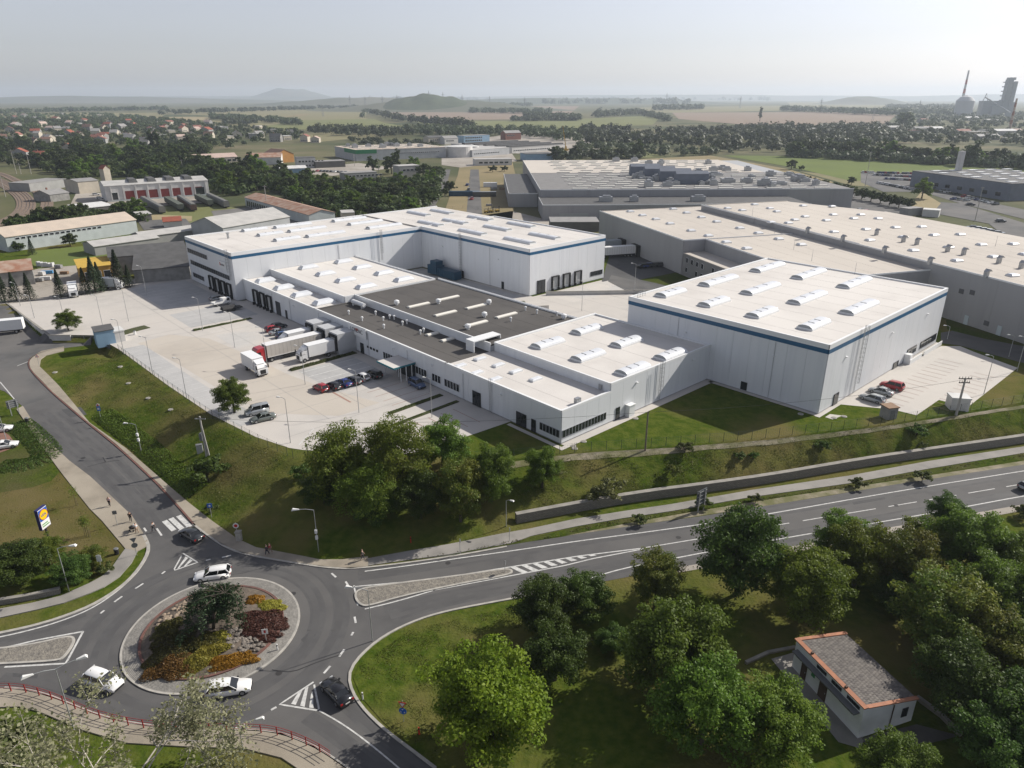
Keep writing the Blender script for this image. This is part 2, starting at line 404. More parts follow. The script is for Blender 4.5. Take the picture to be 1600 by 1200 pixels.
hill(668, 3300, 310, 330, 66, woodm, p=1.5, seed=3); hill(690, 3400, 640, 500, 46, landm, p=1.2, seed=4)
hill(560, 5200, 900, 500, 52, landm, p=1.2, seed=5); hill(120, 8500, 3200, 900, 62, landm, p=1.5, seed=6)
hill(-250, 9000, 3500, 900, 70, landm, p=1.5, seed=7); hill(1350, 6200, 420, 500, 60, landm, p=1.2, seed=8)
hill(1100, 13800, 7500, 900, 92, landm, p=2, seed=9); hill(1750, 13000, 5500, 900, 118, landm, p=2, seed=10); hill(300, 14200, 6500, 900, 72, landm, p=2, seed=11)
hill(-500, 13800, 6500, 900, 85, landm, p=2, seed=12); hill(880, 6800, 1800, 500, 48, woodm, p=1.5, seed=13)

# --- roads
ROAD = [(100,543),(65,550),(47,560),(44,570),(50,582),(82,615),(135,660),(180,695),(215,727),(250,760),(286,800),(305,822),(345,852),(378,866),(441,877),(504,887),(548,890),(630,881),(720,868),(800,853),(900,835),(1000,820),(1100,806),(1200,790),(1300,774),(1400,756),(1500,741),(1600,725),(1900,678),
 (1900,740),(1600,791),(1500,809),(1350,834),(1280,849),(1100,882),(1000,898),(900,917),(850,926),(800,936),(740,947),(700,955),(660,966),(620,983),(590,1001),(568,1020),(553,1037),(546,1052),(546,1067),(553,1087),(570,1111),(600,1140),(640,1170),(690,1208),(760,1262),(640,1290),
 (585,1240),(550,1206),(520,1185),(490,1166),(440,1146),(400,1141),(330,1140),(260,1138),(200,1130),(160,1120),(120,1104),(80,1088),(40,1078),(0,1075),(-120,1082),(-120,1012),(0,990),(60,977),(120,957),(160,938),(200,910),(224,880),(233,860),(231,848),(222,832),(205,806),(172,775),(140,745),(107,720),(62,678),(35,635),(8,612),(-40,596),(-160,590),(-160,470),(14,478),(78,527)]
rw = gpx(ROAD)
struct(sheet('road', rw, asphalt, .03, step=3))
struct(sheet('road', gpx([(100,544),(78,528),(142,524),(182,548),(150,538)]), asphalt2, .036, step=2))
struct(sheet('road', gpx([(-160,589),(-60,592),(10,610),(37,634),(80,620),(58,600),(46,577),(47,563),(65,551),(99,544),(78,529),(14,479),(-160,471)]), asphalt2, .035, step=3))
# worn wheel lanes round the island and along the arms
RC = Vector((P(336, 990, 0).x, P(336, 990, 0).y, 0)); RC = Vector((-36.2, 68.7, 0)); RR = 10.0
def arc(c, r, a0, a1, n=48): return [c+Vector((math.cos(R(a0+(a1-a0)*i/n))*r, math.sin(R(a0+(a1-a0)*i/n))*r, 0)) for i in range(n+1)]
wornmb = MB()
worn2 = MB(); strip('', arc(RC, 12.3, 0, 360, 90), 1.9, None, .0335, mb=worn2); strip('', arc(RC, 15.2, 0, 360, 90), 2.0, None, .0337, mb=worn2)
strip('', arc(RC, 12.1, 0, 360, 90), .8, None, .037, mb=wornmb); strip('', arc(RC, 14.9, 0, 360, 90), .9, None, .037, mb=wornmb)
for q in ([(560,902),(700,882),(900,848),(1200,803),(1600,741)],[(560,896),(700,872),(900,841),(1200,797),(1600,733)],[(600,952),(720,925),(900,893),(1250,832),(1600,769)],[(610,965),(720,935),(900,901),(1250,839),(1600,776)],
          [(290,838),(240,778),(170,706),(90,640)],[(268,840),(216,778),(150,715),(70,645)],[(245,838),(196,778),(132,716),(60,660)],[(520,1080),(560,1120),(640,1185),(700,1230)],[(480,1120),(540,1160),(620,1225)],[(0,1060),(60,1066),(120,1085)],[(0,1000),(80,980),(150,955)]):
    l_ = resample(smooth_line(gpx(q), 2), 3); wk = globals().get('wk', 0)+1; strip('', l_, .75, None, .0372+.0003*wk, mb=wornmb); strip('', l_, 1.7, None, .0312+.00015*wk, mb=worn2)
struct(wornmb.build('road_wear', mat('asphalt_tracks', (.064,.063,.064), (.080,.079,.079), .35, .8, lo=.3, hi=.7, c3=(.092,.09,.089), scale3=.08))); struct(worn2.build('road_wear', worn))
# kerbs
def kerb(px, m=kerbm, w=.3, h=.1, close=False, it=2): return struct(strip('kerb', resample(smooth_line(gpx(px), it), 1.2), w, m, .03, h))
_i = {q: i for i, q in enumerate(ROAD)}
kerb(ROAD[0:12], kerbr, .28); kerb(ROAD[11:20]); kerb(ROAD[_i[(900,917)]:_i[(760,1262)]]); kerb(ROAD[_i[(585,1240)]:_i[(-120,1082)]]); kerb(ROAD[_i[(-120,1012)]:_i[(205,806)]], w=.45)
# edge lines
markmb = []
def line(px, w=.16, dash=None, on=None, it=2, off=.044):
    pts = resample(smooth_line(gpx(px) if not isinstance(px[0], Vector) else px, it), .6)
    if dash:
        a, b = dash; L = 0; run = []; n1, n2 = max(int(a/.6), 1), max(int(b/.6), 1); i = 0
        while i+n1 < len(pts):
            struct(strip('lane_marking', pts[i:i+n1+1], w, paint, off)); i += n1+n2
    else: struct(strip('lane_marking', pts, w, paint, off))
line([(570,893),(640,884),(720,872),(800,861),(900,846),(1000,833),(1137,814),(1220,800),(1400,768),(1600,736),(1850,696)], .2)
line([(600,1010),(640,988),(700,966),(760,951),(840,936),(945,894),(1057,872),(1135,857),(1277,832),(1412,810),(1525,789),(1600,775),(1850,733)][4:], .2)
line([(1008,856),(1105,840)], .18); line([(1112,839),(1235,817),(1400,790),(1600,756),(1850,714)], .17, (5.4, 2.6))
line([(680,905),(792,887),(905,869),(1011,856)], .2, it=0); line([(680,922),(819,896),(882,884),(927,873),(1011,857)], .2, it=0)
for i in range(8):                                                 # hatching on the tapering island
    x = 797+i*17.2; up = 887-(x-792)*.159; wd = 12.6-i*1.45; dx = 21-i*2.0
    struct(sheet('hatch_marking', gpx([(x, up+.4), (x+8.2, up-.7), (x+8.2+dx, up+wd*.74-.9), (x+dx-1, up+wd*.79+.6)]), paint, .046))
for q in ([(540,909),(546,918)],[(518,896),(527,904)],[(554,964),(556,974)],[(552,988),(547,997)],[(538,1015),(529,1028)],[(516,1041),(503,1056)],[(432,1105),(416,1114)],[(366,1140),(392,1126)],[(224,912),(207,923)],[(191,932),(176,943)],[(163,954),(157,959)],[(258,893),(248,901)],[(329,874),(315,878)],[(361,868),(344,872)],[(245,826),(254,839)],[(225,825),(229,831)]):
    line(q, .26, it=0)
for q in ([(257,814),(274,831)],[(267,810),(287,829)],[(279,806),(297,824)]): line(q, .75, it=0)
def hatch(tri, bars):
    p = gpx(tri); line(p+[p[0]], .2, it=0)
    for b in bars: struct(sheet('hatch_marking', gpx(b), paint, .046))
hatch([(286,865),(309,879),(271,892)], [[(290,870),(294,872),(280,888),(277,889)],[(297,874),(301,876),(290,885),(286,887)]])
hatch([(490,1066),(437,1101),(499,1111)], [[(465,1084),(473,1078),(462,1102),(455,1100)],[(477,1076),(482,1073),(476,1105),(469,1103)],[(486,1085),(489,1080),(490,1107),(483,1106)]])
line([(499,1111),(540,1134),(590,1172),(640,1215)], .16); line([(0,597),(25,627)], .2, it=0); line([(232,852),(224,884),(196,914),(158,943),(118,963),(60,982),(0,996),(-80,1010)], .22)
line([(27,572),(94,545)], .2, it=0)
struct(sheet('patch', gpx([(25,657),(60,640),(63,644),(28,661)]), worn, .05)) if 0 else None
crk_shadow = MB()
for q in ([(136,730),(165,722),(190,719)],[(165,722),(160,713)],[(120,660),(136,660)],[(425,1047),(455,1052),(500,1033),(545,1020)]): strip('', resample(smooth_line(gpx(q), 1), 1), .12, None, .048, mb=crk_shadow)  # last run paints the street lamp's cast shadow, hooked at its arm
struct(crk_shadow.build('road_joint_and_shadow', mat('tar', (.025,.025,.026))))
# splitter islands with cobbles
def island(px, m, h=.12): 
    p = smooth_line(gpx(px), 2, True); struct(sheet('traffic_island', p, m, .03+h, thick=.2))
    struct(strip('kerb', p+[p[0]], .28, kerbm, .034, h+.012))
island([(557,922),(600,915),(720,900),(780,891),(797,890),(801,895),(790,900),(712,914),(625,933),(582,946),(566,948),(555,936)], cobble)
island([(-120,1020),(0,1015),(60,1006),(105,995),(117,998),(113,1010),(100,1028),(90,1033),(40,1036),(0,1038),(-120,1044)], cobble)
line([(130,987),(60,1000),(0,1014)], .25, it=0); line([(130,987),(103,1037),(0,1043)], .25, it=0); line([(553,915),(560,950)], .2, it=0); line([(553,917),(640,909),(680,905)], .2, it=0); line([(570,952),(620,940),(680,922)], .2, it=1)
# roundabout apron and bed
apron = MB(); N = 120
pavst = mat('apron_pavers', (.275,.262,.238), (.20,.192,.175), 1.6, .9, bump=.7, bscale=4)
for i in range(N):
    a0, a1 = 2*math.pi*i/N, 2*math.pi*(i+1)/N
    q = lambda r, a, z: (RC.x+math.cos(a)*r, RC.y+math.sin(a)*r, z)
    apron.add([q(RR, a0, .14), q(RR, a1, .14), q(8.1, a1, .24), q(8.1, a0, .24), q(RR, a0, 0), q(RR, a1, 0)], [(0,1,2,3),(4,5,1,0)])
apr = struct(apron.build('roundabout_apron', pavst))
joint = mat('apron_joint', (.07,.066,.06)); jm = MB()
for k in range(11):                                                  # recessed-looking setting rings: narrow dark joints between paver courses
    r_ = 8.3+k*.155; strip('', arc(RC, r_, 0, 360, 120), .03, None, .24-(r_-8.1)*.0526+.006, z=0, mb=jm)
struct(jm.build('paver_joint', joint))
struct(strip('kerb', arc(RC, RR, 0, 360, 120), .26, kerbm, .03, .13, z=0)); struct(strip('kerb', arc(RC, 8.05, 0, 360, 100), .3, kerbr, .1, .28, z=0))
bed = MB(); rings = [(7.95, .3), (7, .55), (5.5, .95), (3.5, 1.35), (1.5, 1.6), (.01, 1.65)]
for j, (r_, z_) in enumerate(rings):
    for i in range(48):
        a = 2*math.pi*i/48; bed.v.append((RC.x+math.cos(a)*r_, RC.y+math.sin(a)*r_, z_+(.12*math.sin(a*5+r_*2) if j else 0)))
for j in range(len(rings)-1):
    for i in range(48): bed.f.append((j*48+i, j*48+(i+1) % 48, (j+1)*48+(i+1) % 48, (j+1)*48+i)); bed.m.append(0)
struct(bed.build('planting_bed', soil, smooth=True))
def bedz(x, y):
    r_ = math.hypot(x-RC.x, y-RC.y); return float(np.interp(r_, [q[0] for q in rings[::-1]], [q[1] for q in rings[::-1]]))
# --- pavements
def pave(px, m, h=.1, step=2): return struct(sheet('pavement', gpx(px), m, .03+h, step=step, thick=.25))
pave([(100,542),(65,549),(48,559),(45,570),(51,581),(83,614),(136,659),(181,694),(216,726),(251,759),(287,799),(306,821),(346,851),(379,865),(441,876),(504,886),(548,889),(575,886),(575,870),(535,875),(500,875),(470,869),(400,856),(370,842),(332,815),(295,786),(237,736),(197,701),(140,661),(92,603),(62,573),(64,562),(72,556),(100,549)], tanpave)
pave([(36,635),(63,678),(108,720),(141,745),(173,775),(206,806),(223,832),(231,847),(232,853),(215,862),(196,858),(186,846),(160,815),(140,795),(95,738),(60,690),(26,640)], tanpave)
pave([(196,858),(215,862),(206,880),(187,902),(163,918),(140,928),(100,943),(60,953),(0,966),(-100,985),(-100,972),(0,952),(50,943),(95,932),(140,912),(160,901),(176,886),(190,866)], pathm)
pave([(570,885),(640,875),(700,867),(800,849),(830,838),(900,823),(975,810),(1050,799),(1175,777),(1325,756),(1450,733),(1600,708),(1850,668),(1850,658),(1600,698),(1450,721),(1325,744),(1175,766),(1050,788),(975,799),(900,811),(830,826),(790,833),(700,851),(640,861),(575,873)], pathm, .06)
pave([(0,1076),(40,1079),(80,1089),(120,1105),(160,1121),(200,1131),(260,1139),(330,1141),(400,1142),(440,1147),(490,1167),(520,1186),(550,1207),(580,1238),(500,1240),(470,1205),(440,1185),(380,1170),(300,1168),(200,1162),(130,1142),(62,1113),(30,1105),(0,1106),(-100,1112),(-100,1082)], tanpave)
# shoulder of the main road, trodden path below the fence
struct(sheet('shoulder', gpx([(880,838),(1000,820),(1200,790),(1400,757),(1600,726),(1850,686),(1850,682),(1600,720),(1400,751),(1230,776),(1100,797),(990,816)]), drysoil, .034, step=4))
struct(sheet('shoulder', gpx([(1850,746),(1600,788),(1500,806),(1350,831),(1280,846),(1100,880),(1000,896),(1000,905),(1100,888),(1280,856),(1350,841),(1500,816),(1600,798),(1850,756)]), gravel, .034, step=4))
struct(sheet('trodden_path', gpx([(740,727),(800,722),(900,709),(1050,700),(1200,688),(1400,664),(1600,633),(1600,638),(1400,670),(1200,696),(1050,709),(960,715),(900,719),(800,732),(740,736)]), drysoil, .05, step=1.5))
# lawns
struct(sheet('lawn', gpx([(-60,640),(-20,630),(24,640),(58,690),(93,738),(80,752),(50,762),(0,770),(-60,772)]), grassd, .06, step=3))
struct(sheet('lawn', gpx([(-60,744),(0,743),(50,738),(80,728),(93,716),(140,796),(160,816),(186,847),(195,859),(188,866),(172,888),(150,905),(100,885),(60,880),(0,900),(-60,905)]), lawn, .045, step=3))
struct(sheet('car_park', gpx([(-80,650),(0,672),(14,680),(28,698),(0,708),(-80,730)]), redpave, .09, step=3))
struct(sheet('verge', gpx([(575,889),(640,879),(800,851),(880,838),(990,815),(1100,796),(1230,775),(1400,750),(1600,719),(1600,709),(1450,734),(1325,757),(1175,778),(1050,800),(975,811),(900,824),(830,840),(800,848),(700,868),(640,876)]), grassd, .045, step=3))
struct(sheet('lawn', gpx([(560,1040),(600,1005),(640,985),(700,965),(800,945),(840,940),(820,970),(760,1010),(700,1060),(680,1120),(660,1180),(600,1130),(565,1090),(552,1060)]), grass, .05, step=3))
# --- the paved yard (level, five metres above the road)
def yard(px, m, off=.03, name='yard_paving'): return struct(sheet(name, [FM.w(*q) for q in px], m, off, z=5.0))
YP = [FM.loc(*q, 5) for q in ((186,546),(262,602),(330,648),(400,683),(452,700))]
yard([(0,12.5),(-8,13),(-22,14.5),(-33.5,28)]+YP[::-1]+[FM.loc(*q, 5) for q in ((146,524),(79,523),(17,477),(-30,446))]+[(-1,168),(-2.6,127),(0,126)], conc)
# the warm wheel-worn drive
yard([(-13,36),(-22,36),(-31,46),(-33,60),(-34,85),(-36,106),(-28,108),(-22,98),(-20,80),(-19,62),(-17,50)], concw, .036)
def lines(u0, u1, v0, dv, n, m=paint, w=.12, off=.05, along='u'):
    for i in range(n):
        v = v0+dv*i
        q = [(u0, v-w/2), (u1, v-w/2), (u1, v+w/2), (u0, v+w/2)] if along == 'u' else [(v-w/2, u0), (v+w/2, u0), (v+w/2, u1), (v-w/2, u1)]
        yard(q, m, off, 'bay_marking')
def bays(u0, u1, v0, v1, m=pavers): yard([(u0,v0),(u1,v0),(u1,v1),(u0,v1)], m, .038, 'parking_bays')
bays(-16.5, -3, 46, 62.5); lines(-16.5, -3, 48, 3.3, 5, w=.28)
fu = lambda v: float(np.interp(v, [q[1] for q in YP[::-1]], [q[0] for q in YP[::-1]]))+.5
yard([(fu(44), 44), (fu(44)+4.8, 44), (fu(60)+4.8, 60), (fu(80)+4.8, 80), (fu(104)+4.8, 104), (fu(104), 104), (fu(80), 80), (fu(60), 60)], pavers, .038, 'parking_bays')
for i in range(24): v_ = 45+2.5*i; yard([(fu(v_), v_), (fu(v_)+4.8, v_), (fu(v_)+4.8, v_+.13), (fu(v_), v_+.13)], paint, .05, 'bay_marking')
lines(-50, -43.5, 130, 3.2, 13)
bays(-20, -4, 86, 104, pavers2); lines(-20, -5, 88, 3.6, 5, w=.16)
bays(-22, -4, 110, 126); lines(-22, -6, 111, 3.5, 5, w=.14)
bays(-21, -4.5, 132, 164); lines(-21, -6, 133, 3.6, 9, w=.14)
for i in range(6): yard([(-33.2+i*2.5, 30-i*2.9), (-33.05+i*2.5, 29.85-i*2.9), (-28+i*2.3, 34-i*2.9), (-28.15+i*2.3, 34.15-i*2.9)], paint, .05, 'bay_marking')
redl = mat('bay_red', (.33,.20,.16), (.29,.19,.155), .7, .9)
for v in (33.2, 36.1, 39, 41.9): yard([(-12,v),(-3.2,v),(-3.2,v+.13),(-12,v+.13)], redl, .05, 'bay_marking')
for i in range(6): yard([(-19+i*2.9, 16),(-18.86+i*2.9, 16),(-18.86+i*2.9, 24),(-19+i*2.9, 24)], redl, .05, 'bay_marking')
yard([(-17.2,40),(-16.8,40),(-16.8,47),(-17.2,47)], redl, .052, 'bay_marking')
# planted strips
stripg = mat('hedge_ground', (.040,.052,.018), (.075,.078,.03), 2, .95, bump=.9, bscale=6)
def bedstrip(pts, w): return struct(strip('planted_strip', [FM.w(*q) for q in pts], w, stripg, .04, .12, z=5.0))
bedstrip([(-17.6,64),(-1,64.6)], 1.4); bedstrip([(-22.5,107),(-7,107.5)], 1.2); bedstrip([(-14.5,30.4),(-1.8,31)], 1.1); bedstrip([(-21,25.4),(-1.4,26.3)], .9)
bedstrip([(45,78.5),(52,73),(58,69.5)], 2.2); bedstrip([(-39,116),(-33,118),(-30,118.5)], 3.2)
# court behind, right-hand car park, pavement round the halls
yard([(37.6,31),(44.3,22),(104,22),(108,60),(98,72),(64,72.5),(62.5,126),(37.4,126)], conc)
yard([(37.6,70),(62,75),(62.4,126),(37.4,126)], pavers, .036)  # darker tone puts the shade between the halls into the paving colour
yard([(68,60),(96,60),(97,70),(68,72)], pavers2, .037)
yard([(46,-25.6),(44,-25.6),(44,-27),(47,-27.5)], conc)
rp = [FM.loc(*q, 5) for q in ((1313,632),(1352,600),(1470,541),(1500,541),(1522,550),(1590,575),(1515,634),(1487,630),(1467,625),(1432,649),(1395,640))]
yard(rp, conc)
yard([(0,-.9),(44.3,-.9),(44.3,0),(0,0)], conc, .05); yard([(-1.6,-1.8),(44.3,-1.8),(44.3,-.9),(-.7,-.9),(-.7,12),(-1.6,12)], conc, .05); yard([(43,-25),(106,-25),(106,-24),(43,-24)], conc, .05); yard([(43.2,-24),(44.3,-24),(44.3,-1),(43.2,-1)], conc, .05)
lines(-28.5, -33.5, 60, 2.6, 14, redl, .1, along='v') ; lines(-36.8, -41, 64, 2.6, 11, redl, .1, along='v')
# ---- level industrial ground further back
def flat(name, px, m, off=.03): return struct(sheet(name, ppx(px), m, off, z=5.0))
flat('road', [(1470,520),(1500,515),(1620,540),(1620,572),(1590,565),(1500,540),(1470,536)], asphalt)
flat('lorry_park', [(940,440),(955,390),(1010,385),(1060,425),(1110,448),(1000,452)], mat('dark_asphalt', (.062,.062,.064), (.05,.05,.052), .3, .9, c3=(.08,.08,.08), scale3=.04), .032)
flat('road', [(955,430),(1000,440),(1040,450),(1000,466),(950,440)], asphalt2, .04)
flat('lawn', [(1000,437),(1060,425),(1110,445),(1040,446)], grassd, .045)
flat('lawn', [(1478,500),(1530,498),(1620,535),(1620,545),(1540,530),(1480,515)], grassd, .045)
flat('road', [(735,265),(748,265),(754,345),(728,345)], asphalt2, .12); flat('road', [(668,325),(690,275),(697,265),(704,265),(698,290),(678,325)], asphalt2, .12)
flat('car_park', [(1300,300),(1345,300),(1440,318),(1420,345),(1320,332),(1200,318),(1220,290)], asphalt2, .14)
flat('car_park', [(1345,268),(1450,272),(1450,300),(1380,300),(1345,285)], asphalt2, .17)
flat('road', [(1425,314),(1500,318),(1610,352),(1610,378),(1560,362),(1545,350),(1440,330)], asphalt2, .17)
flat('car_park', [(1440,300),(1470,300),(1610,330),(1610,345),(1500,318)], asphalt2, .14)
flat('storage_yard', [(690,243),(800,240),(808,252),(720,262),(690,258)], gravel, .14); flat('storage_yard', [(480,262),(560,255),(620,262),(520,275),(480,272)], gravel, .14)
flat('storage_yard', [(330,330),(430,320),(520,345),(520,362),(430,356),(340,350)], mat('grey_yard', (.16,.155,.145), (.12,.115,.11), .1, .95), .14)
flat('storage_yard', [(-20,440),(60,420),(160,405),(200,440),(205,450),(60,470),(-20,478)], gravel, .04)
flat('road', [(215,345),(290,342),(300,352),(225,360)], asphalt2, .14); flat('storage_yard', [(120,300),(330,308),(330,316),(150,330),(110,320)], gravel, .1)
flat('storage_yard', [(700,345),(800,330),(860,345),(940,342),(945,352),(860,358),(780,352)], gravel, .1); flat('storage_yard', [(830,205),(905,208),(960,240),(700,240),(760,215)], gravel, .12)
# railway
for q, w in (([(-60,262),(0,270),(30,285),(62,300),(78,318),(60,340),(20,360),(-60,380)], 6), ([(-60,270),(-10,278),(20,295),(42,312),(40,332),(0,352),(-60,362)], 9)):
    cl = resample(smooth_line(ppx(q), 3), 4); struct(strip('railway_bed', cl, w, ballast, .1, .2, z=5.0))
    for s in ((-2.6, 1.0, 2.6) if w > 6 else (0,)):
        for e in (-.75, .75): struct(strip('rail', offset(cl, s+e), .12, mat('rail_steel', (.16,.13,.11), rough=.5, metal=.4), .32, .14, z=5.0))
# retaining walls
retm = wallcourses('retaining_blocks', (.24,.22,.19), (.18,.168,.145), (.09,.083,.074), .5, .22)
cop = mat('coping', (.28,.265,.235), (.21,.20,.18), .8, .9)
def wallrun(pts3, h, th, label, cat='wall', m=None, name='retaining_wall', base_z=-.15, blk=True):
    t = T(name, label, cat, (pts3[0].x, pts3[0].y, base_z))
    for a, b in zip(pts3, pts3[1:]):
        d = (b-a).xy; L = d.length; ang = math.atan2(d.y, d.x)
        w = MB().box(0, L+.02, -th*.5, th*.5, 0, h).build('wall_section', m or retm, t, loc=(a.x-t.location.x, a.y-t.location.y, 0), rz=ang)
        MB().box(0, L+.02, -th*.5-.05, th*.5+.04, h, h+.1).build('coping', cop, w)
    return t
wl = resample(smooth_line([Vector(P(*q, WZ)) for q in WALL], 1), 6)
wallrun(wl, WZ+.15, .75, 'long grey block retaining wall holding the grass bank above the footpath')
wallrun([G(-60,955), G(0,944), G(50,936), G(95,926)], 1.0, .5, 'low stone wall beside the grey footpath at the left edge', base_z=h1(*G(50,940).xy)-.3)
wp = [Vector(P(*q, 5)) for q in ((-40,440),(15,477),(77,524),(110,524))]
wallrun(wp, 2.0, .35, 'pale concrete retaining wall along the raised lorry yard beside the box truck', m=mat('pale_concrete', (.52,.51,.48), (.44,.43,.41), .5, .85), base_z=3.05)

# drain covers, patches and stains on the carriageway
dr = mat('drain_iron', (.035,.034,.034), rough=.7); pt = mat('tar_patch', (.060,.060,.061), (.07,.07,.07), 2, .85)
for q in ((205,1006),(458,928),(436,1052),(350,884),(1060,840),(1400,790),(700,880),(130,716)): g_ = G(*q); struct(sheet('drain_cover', [g_+Vector((math.cos(a_)*.38, math.sin(a_)*.38, 0)) for a_ in [k*math.pi/6 for k in range(12)]], dr, .05))
for q in ([(96,640),(126,636),(136,648),(106,653)],[(700,872),(740,866),(744,870),(704,876)],[(1330,782),(1380,774),(1384,780),(1334,789)],[(470,1000),(486,985),(494,992),(478,1008)],[(20,1052),(60,1054),(58,1060),(20,1058)],[(1120,850),(1180,840),(1182,845),(1122,856)]): struct(sheet('road_patch', gpx(q), pt, .034, step=3))
# joints between the cast slabs of the yard
for k in range(14): yard([(-33+k*.0, 34+k*9.6), (-.5, 34+k*9.6), (-.5, 34.1+k*9.6), (-33, 34.1+k*9.6)], mat('slab_joint', (.30,.29,.275)), .0405, 'slab_joint')
for k in range(3): yard([(-24+k*8, 36), (-23.9+k*8, 36), (-23.9+k*8, 160), (-24+k*8, 160)], mat('slab_joint', (.30,.29,.275)), .0405, 'slab_joint')
for k in range(6): yard([(46+k*9, 24), (46.1+k*9, 24), (46.1+k*9, 70), (46+k*9, 70)], mat('slab_joint', (.30,.29,.275)), .0405, 'slab_joint')
# ================================================================== THE HALLS
white = mat('white_panel', (.66,.68,.70), (.585,.605,.63), .9, .5, spec=.4, c3=(.64,.655,.67), scale3=.12, stretch=(0,1,1,.07), lo=.4, hi=.75)
whitef = mat('white_trim', (.70,.71,.71), rough=.5)
bluep = mat('blue_panel', (.014,.095,.20), (.012,.085,.18), .2, .45)
roofw = mat('white_membrane', (.585,.56,.525), (.51,.485,.455), .16, .8, c3=(.61,.585,.55), scale3=.03, spec=.15)
roofd = mat('dark_bitumen', (.078,.073,.068), (.064,.060,.057), .25, .9, c3=(.092,.086,.08), scale3=.05)
dome = mat('dome_plastic', (.66,.68,.70), (.58,.60,.63), .4, .35, spec=.5)
domee = mat('dome_end', (.30,.32,.33), rough=.6)
core = mat('wall_core', (.34,.35,.36), rough=.8)
glass = mat('window_glass', (.018,.022,.026), rough=.08, spec=.6)
frame = mat('dark_frame', (.035,.036,.038), rough=.5)
steel = mat('galvanised', (.38,.39,.40), (.32,.33,.34), 2, .45, metal=.6)
rubber = mat('dock_rubber', (.018,.018,.019), rough=.8)
greyp = mat('grey_panel', (.29,.29,.295), (.255,.255,.26), .9, .55, c3=(.305,.305,.31), scale3=.1, stretch=(0,1,1,.07), lo=.4, hi=.75)
roofb = mat('beige_membrane', (.50,.46,.41), (.45,.415,.37), .16, .9, spec=.15, c3=(.53,.49,.435), scale3=.02)
Z5 = 5.0
PANEL = {}
def panels(par, fr, p, q, z0, z1, n, m, side, th=.14, base_=(0, 0)):
    """row of n wall panels from p to q (frame coordinates relative to the parent), side = outward normal sign (left of p->q positive)"""
    p, q = Vector(p), Vector(q); d = (q-p); L = d.length; ang = math.atan2(d.y, d.x); w = L/n
    k = (round(w, 2), round(z1-z0, 2), m.name, side)
    if k not in PANEL:
        y0, y1 = (0, th) if side > 0 else (-th, 0)
        mb = MB().box(.014, w-.014, y0, y1, 0, z1-z0); PANEL[k] = mb.mesh('wall_panel', m)
    for i in range(n):
        o = p+d*(i/n); ob('wall_panel', PANEL[k], par, (o.x, o.y, z0), ang)
def vault(L, W, hh):
    mb = MB(); n = 8
    prof = [(W/2*math.cos(math.pi*i/n), .35+hh*math.sin(math.pi*i/n)) for i in range(n+1)]
    for x in (0, L): mb.v += [(x, y, z) for y, z in prof]
    for i in range(n): mb.f.append((i, i+1, n+1+i+1, n+1+i)); mb.m.append(0)
    mb.f.append(tuple(range(n+1))[::-1]); mb.m.append(1); mb.f.append(tuple(range(n+1, 2*n+2))); mb.m.append(1)
    mb.box(-.12, L+.12, -W/2-.12, W/2+.12, 0, .36, 2)
    return fixn(mb.mesh('skylight', [dome, domee, whitef], False))
VM = {}
flapm = mat('vent_gap', (.12,.13,.14), rough=.7)
def skylight(par, a, b, L, W, hh, z, rz=0):
    k = (round(L, 1), round(W, 1), round(hh, 1))
    if k not in VM: VM[k] = vault(*k)
    o = ob('skylight', VM[k], par, (a, b, z), rz); key = ('flap', k)
    if key not in VM:
        VM[key] = MB().box(0, .12, -W*.22, W*.22, .35+hh*.93, .35+hh*1.02).mesh('vent_flap', flapm)
    for f in (.3, .62): ob('vent_flap', VM[key], o, (L*f, 0, 0))
def opening(par, fr, q0, q1, name='window', a=None, b=None, off=.17, dz=0, m=None, fm_=None, n=1, depth=.1, rel=(0, 0)):
    """window or door set on a wall plane; q0/q1 are two opposite corners seen in the photograph"""
    A = fr.wall(*q0, a=a, b=b); B = fr.wall(*q1, a=a, b=b); z0, z1 = sorted((A[2], B[2])); i = 1 if a is not None else 0
    s0, s1 = sorted((A[i], B[i])); return opening_uv(par, s0, s1, z0, z1, name, a, b, off, m, fm_, n, depth, rel)
def opening_uv(par, s0, s1, z0, z1, name='window', a=None, b=None, off=.17, m=None, fm_=None, n=1, depth=.1, rel=(0, 0)):
    sgn = -1; w = s1-s0; gp = .09 if n > 1 else .05
    mb = MB(); mb.box(0, w, -depth, 0, 0, z1-z0)
    if a is not None: o = mb.build(name, fm_ or frame, par, loc=(a-off-rel[0], s1-rel[1], z0-rel[2] if len(rel) > 2 else z0), rz=-math.pi/2)
    else: o = mb.build(name, fm_ or frame, par, loc=(s0-rel[0], b-off-rel[1], z0), rz=0)
    cw = w/n
    for k in range(n): MB().box(k*cw+gp, (k+1)*cw-gp, -depth-.03, -depth+.02, .05, z1-z0-.05).build('pane', m or glass, o)
    return o
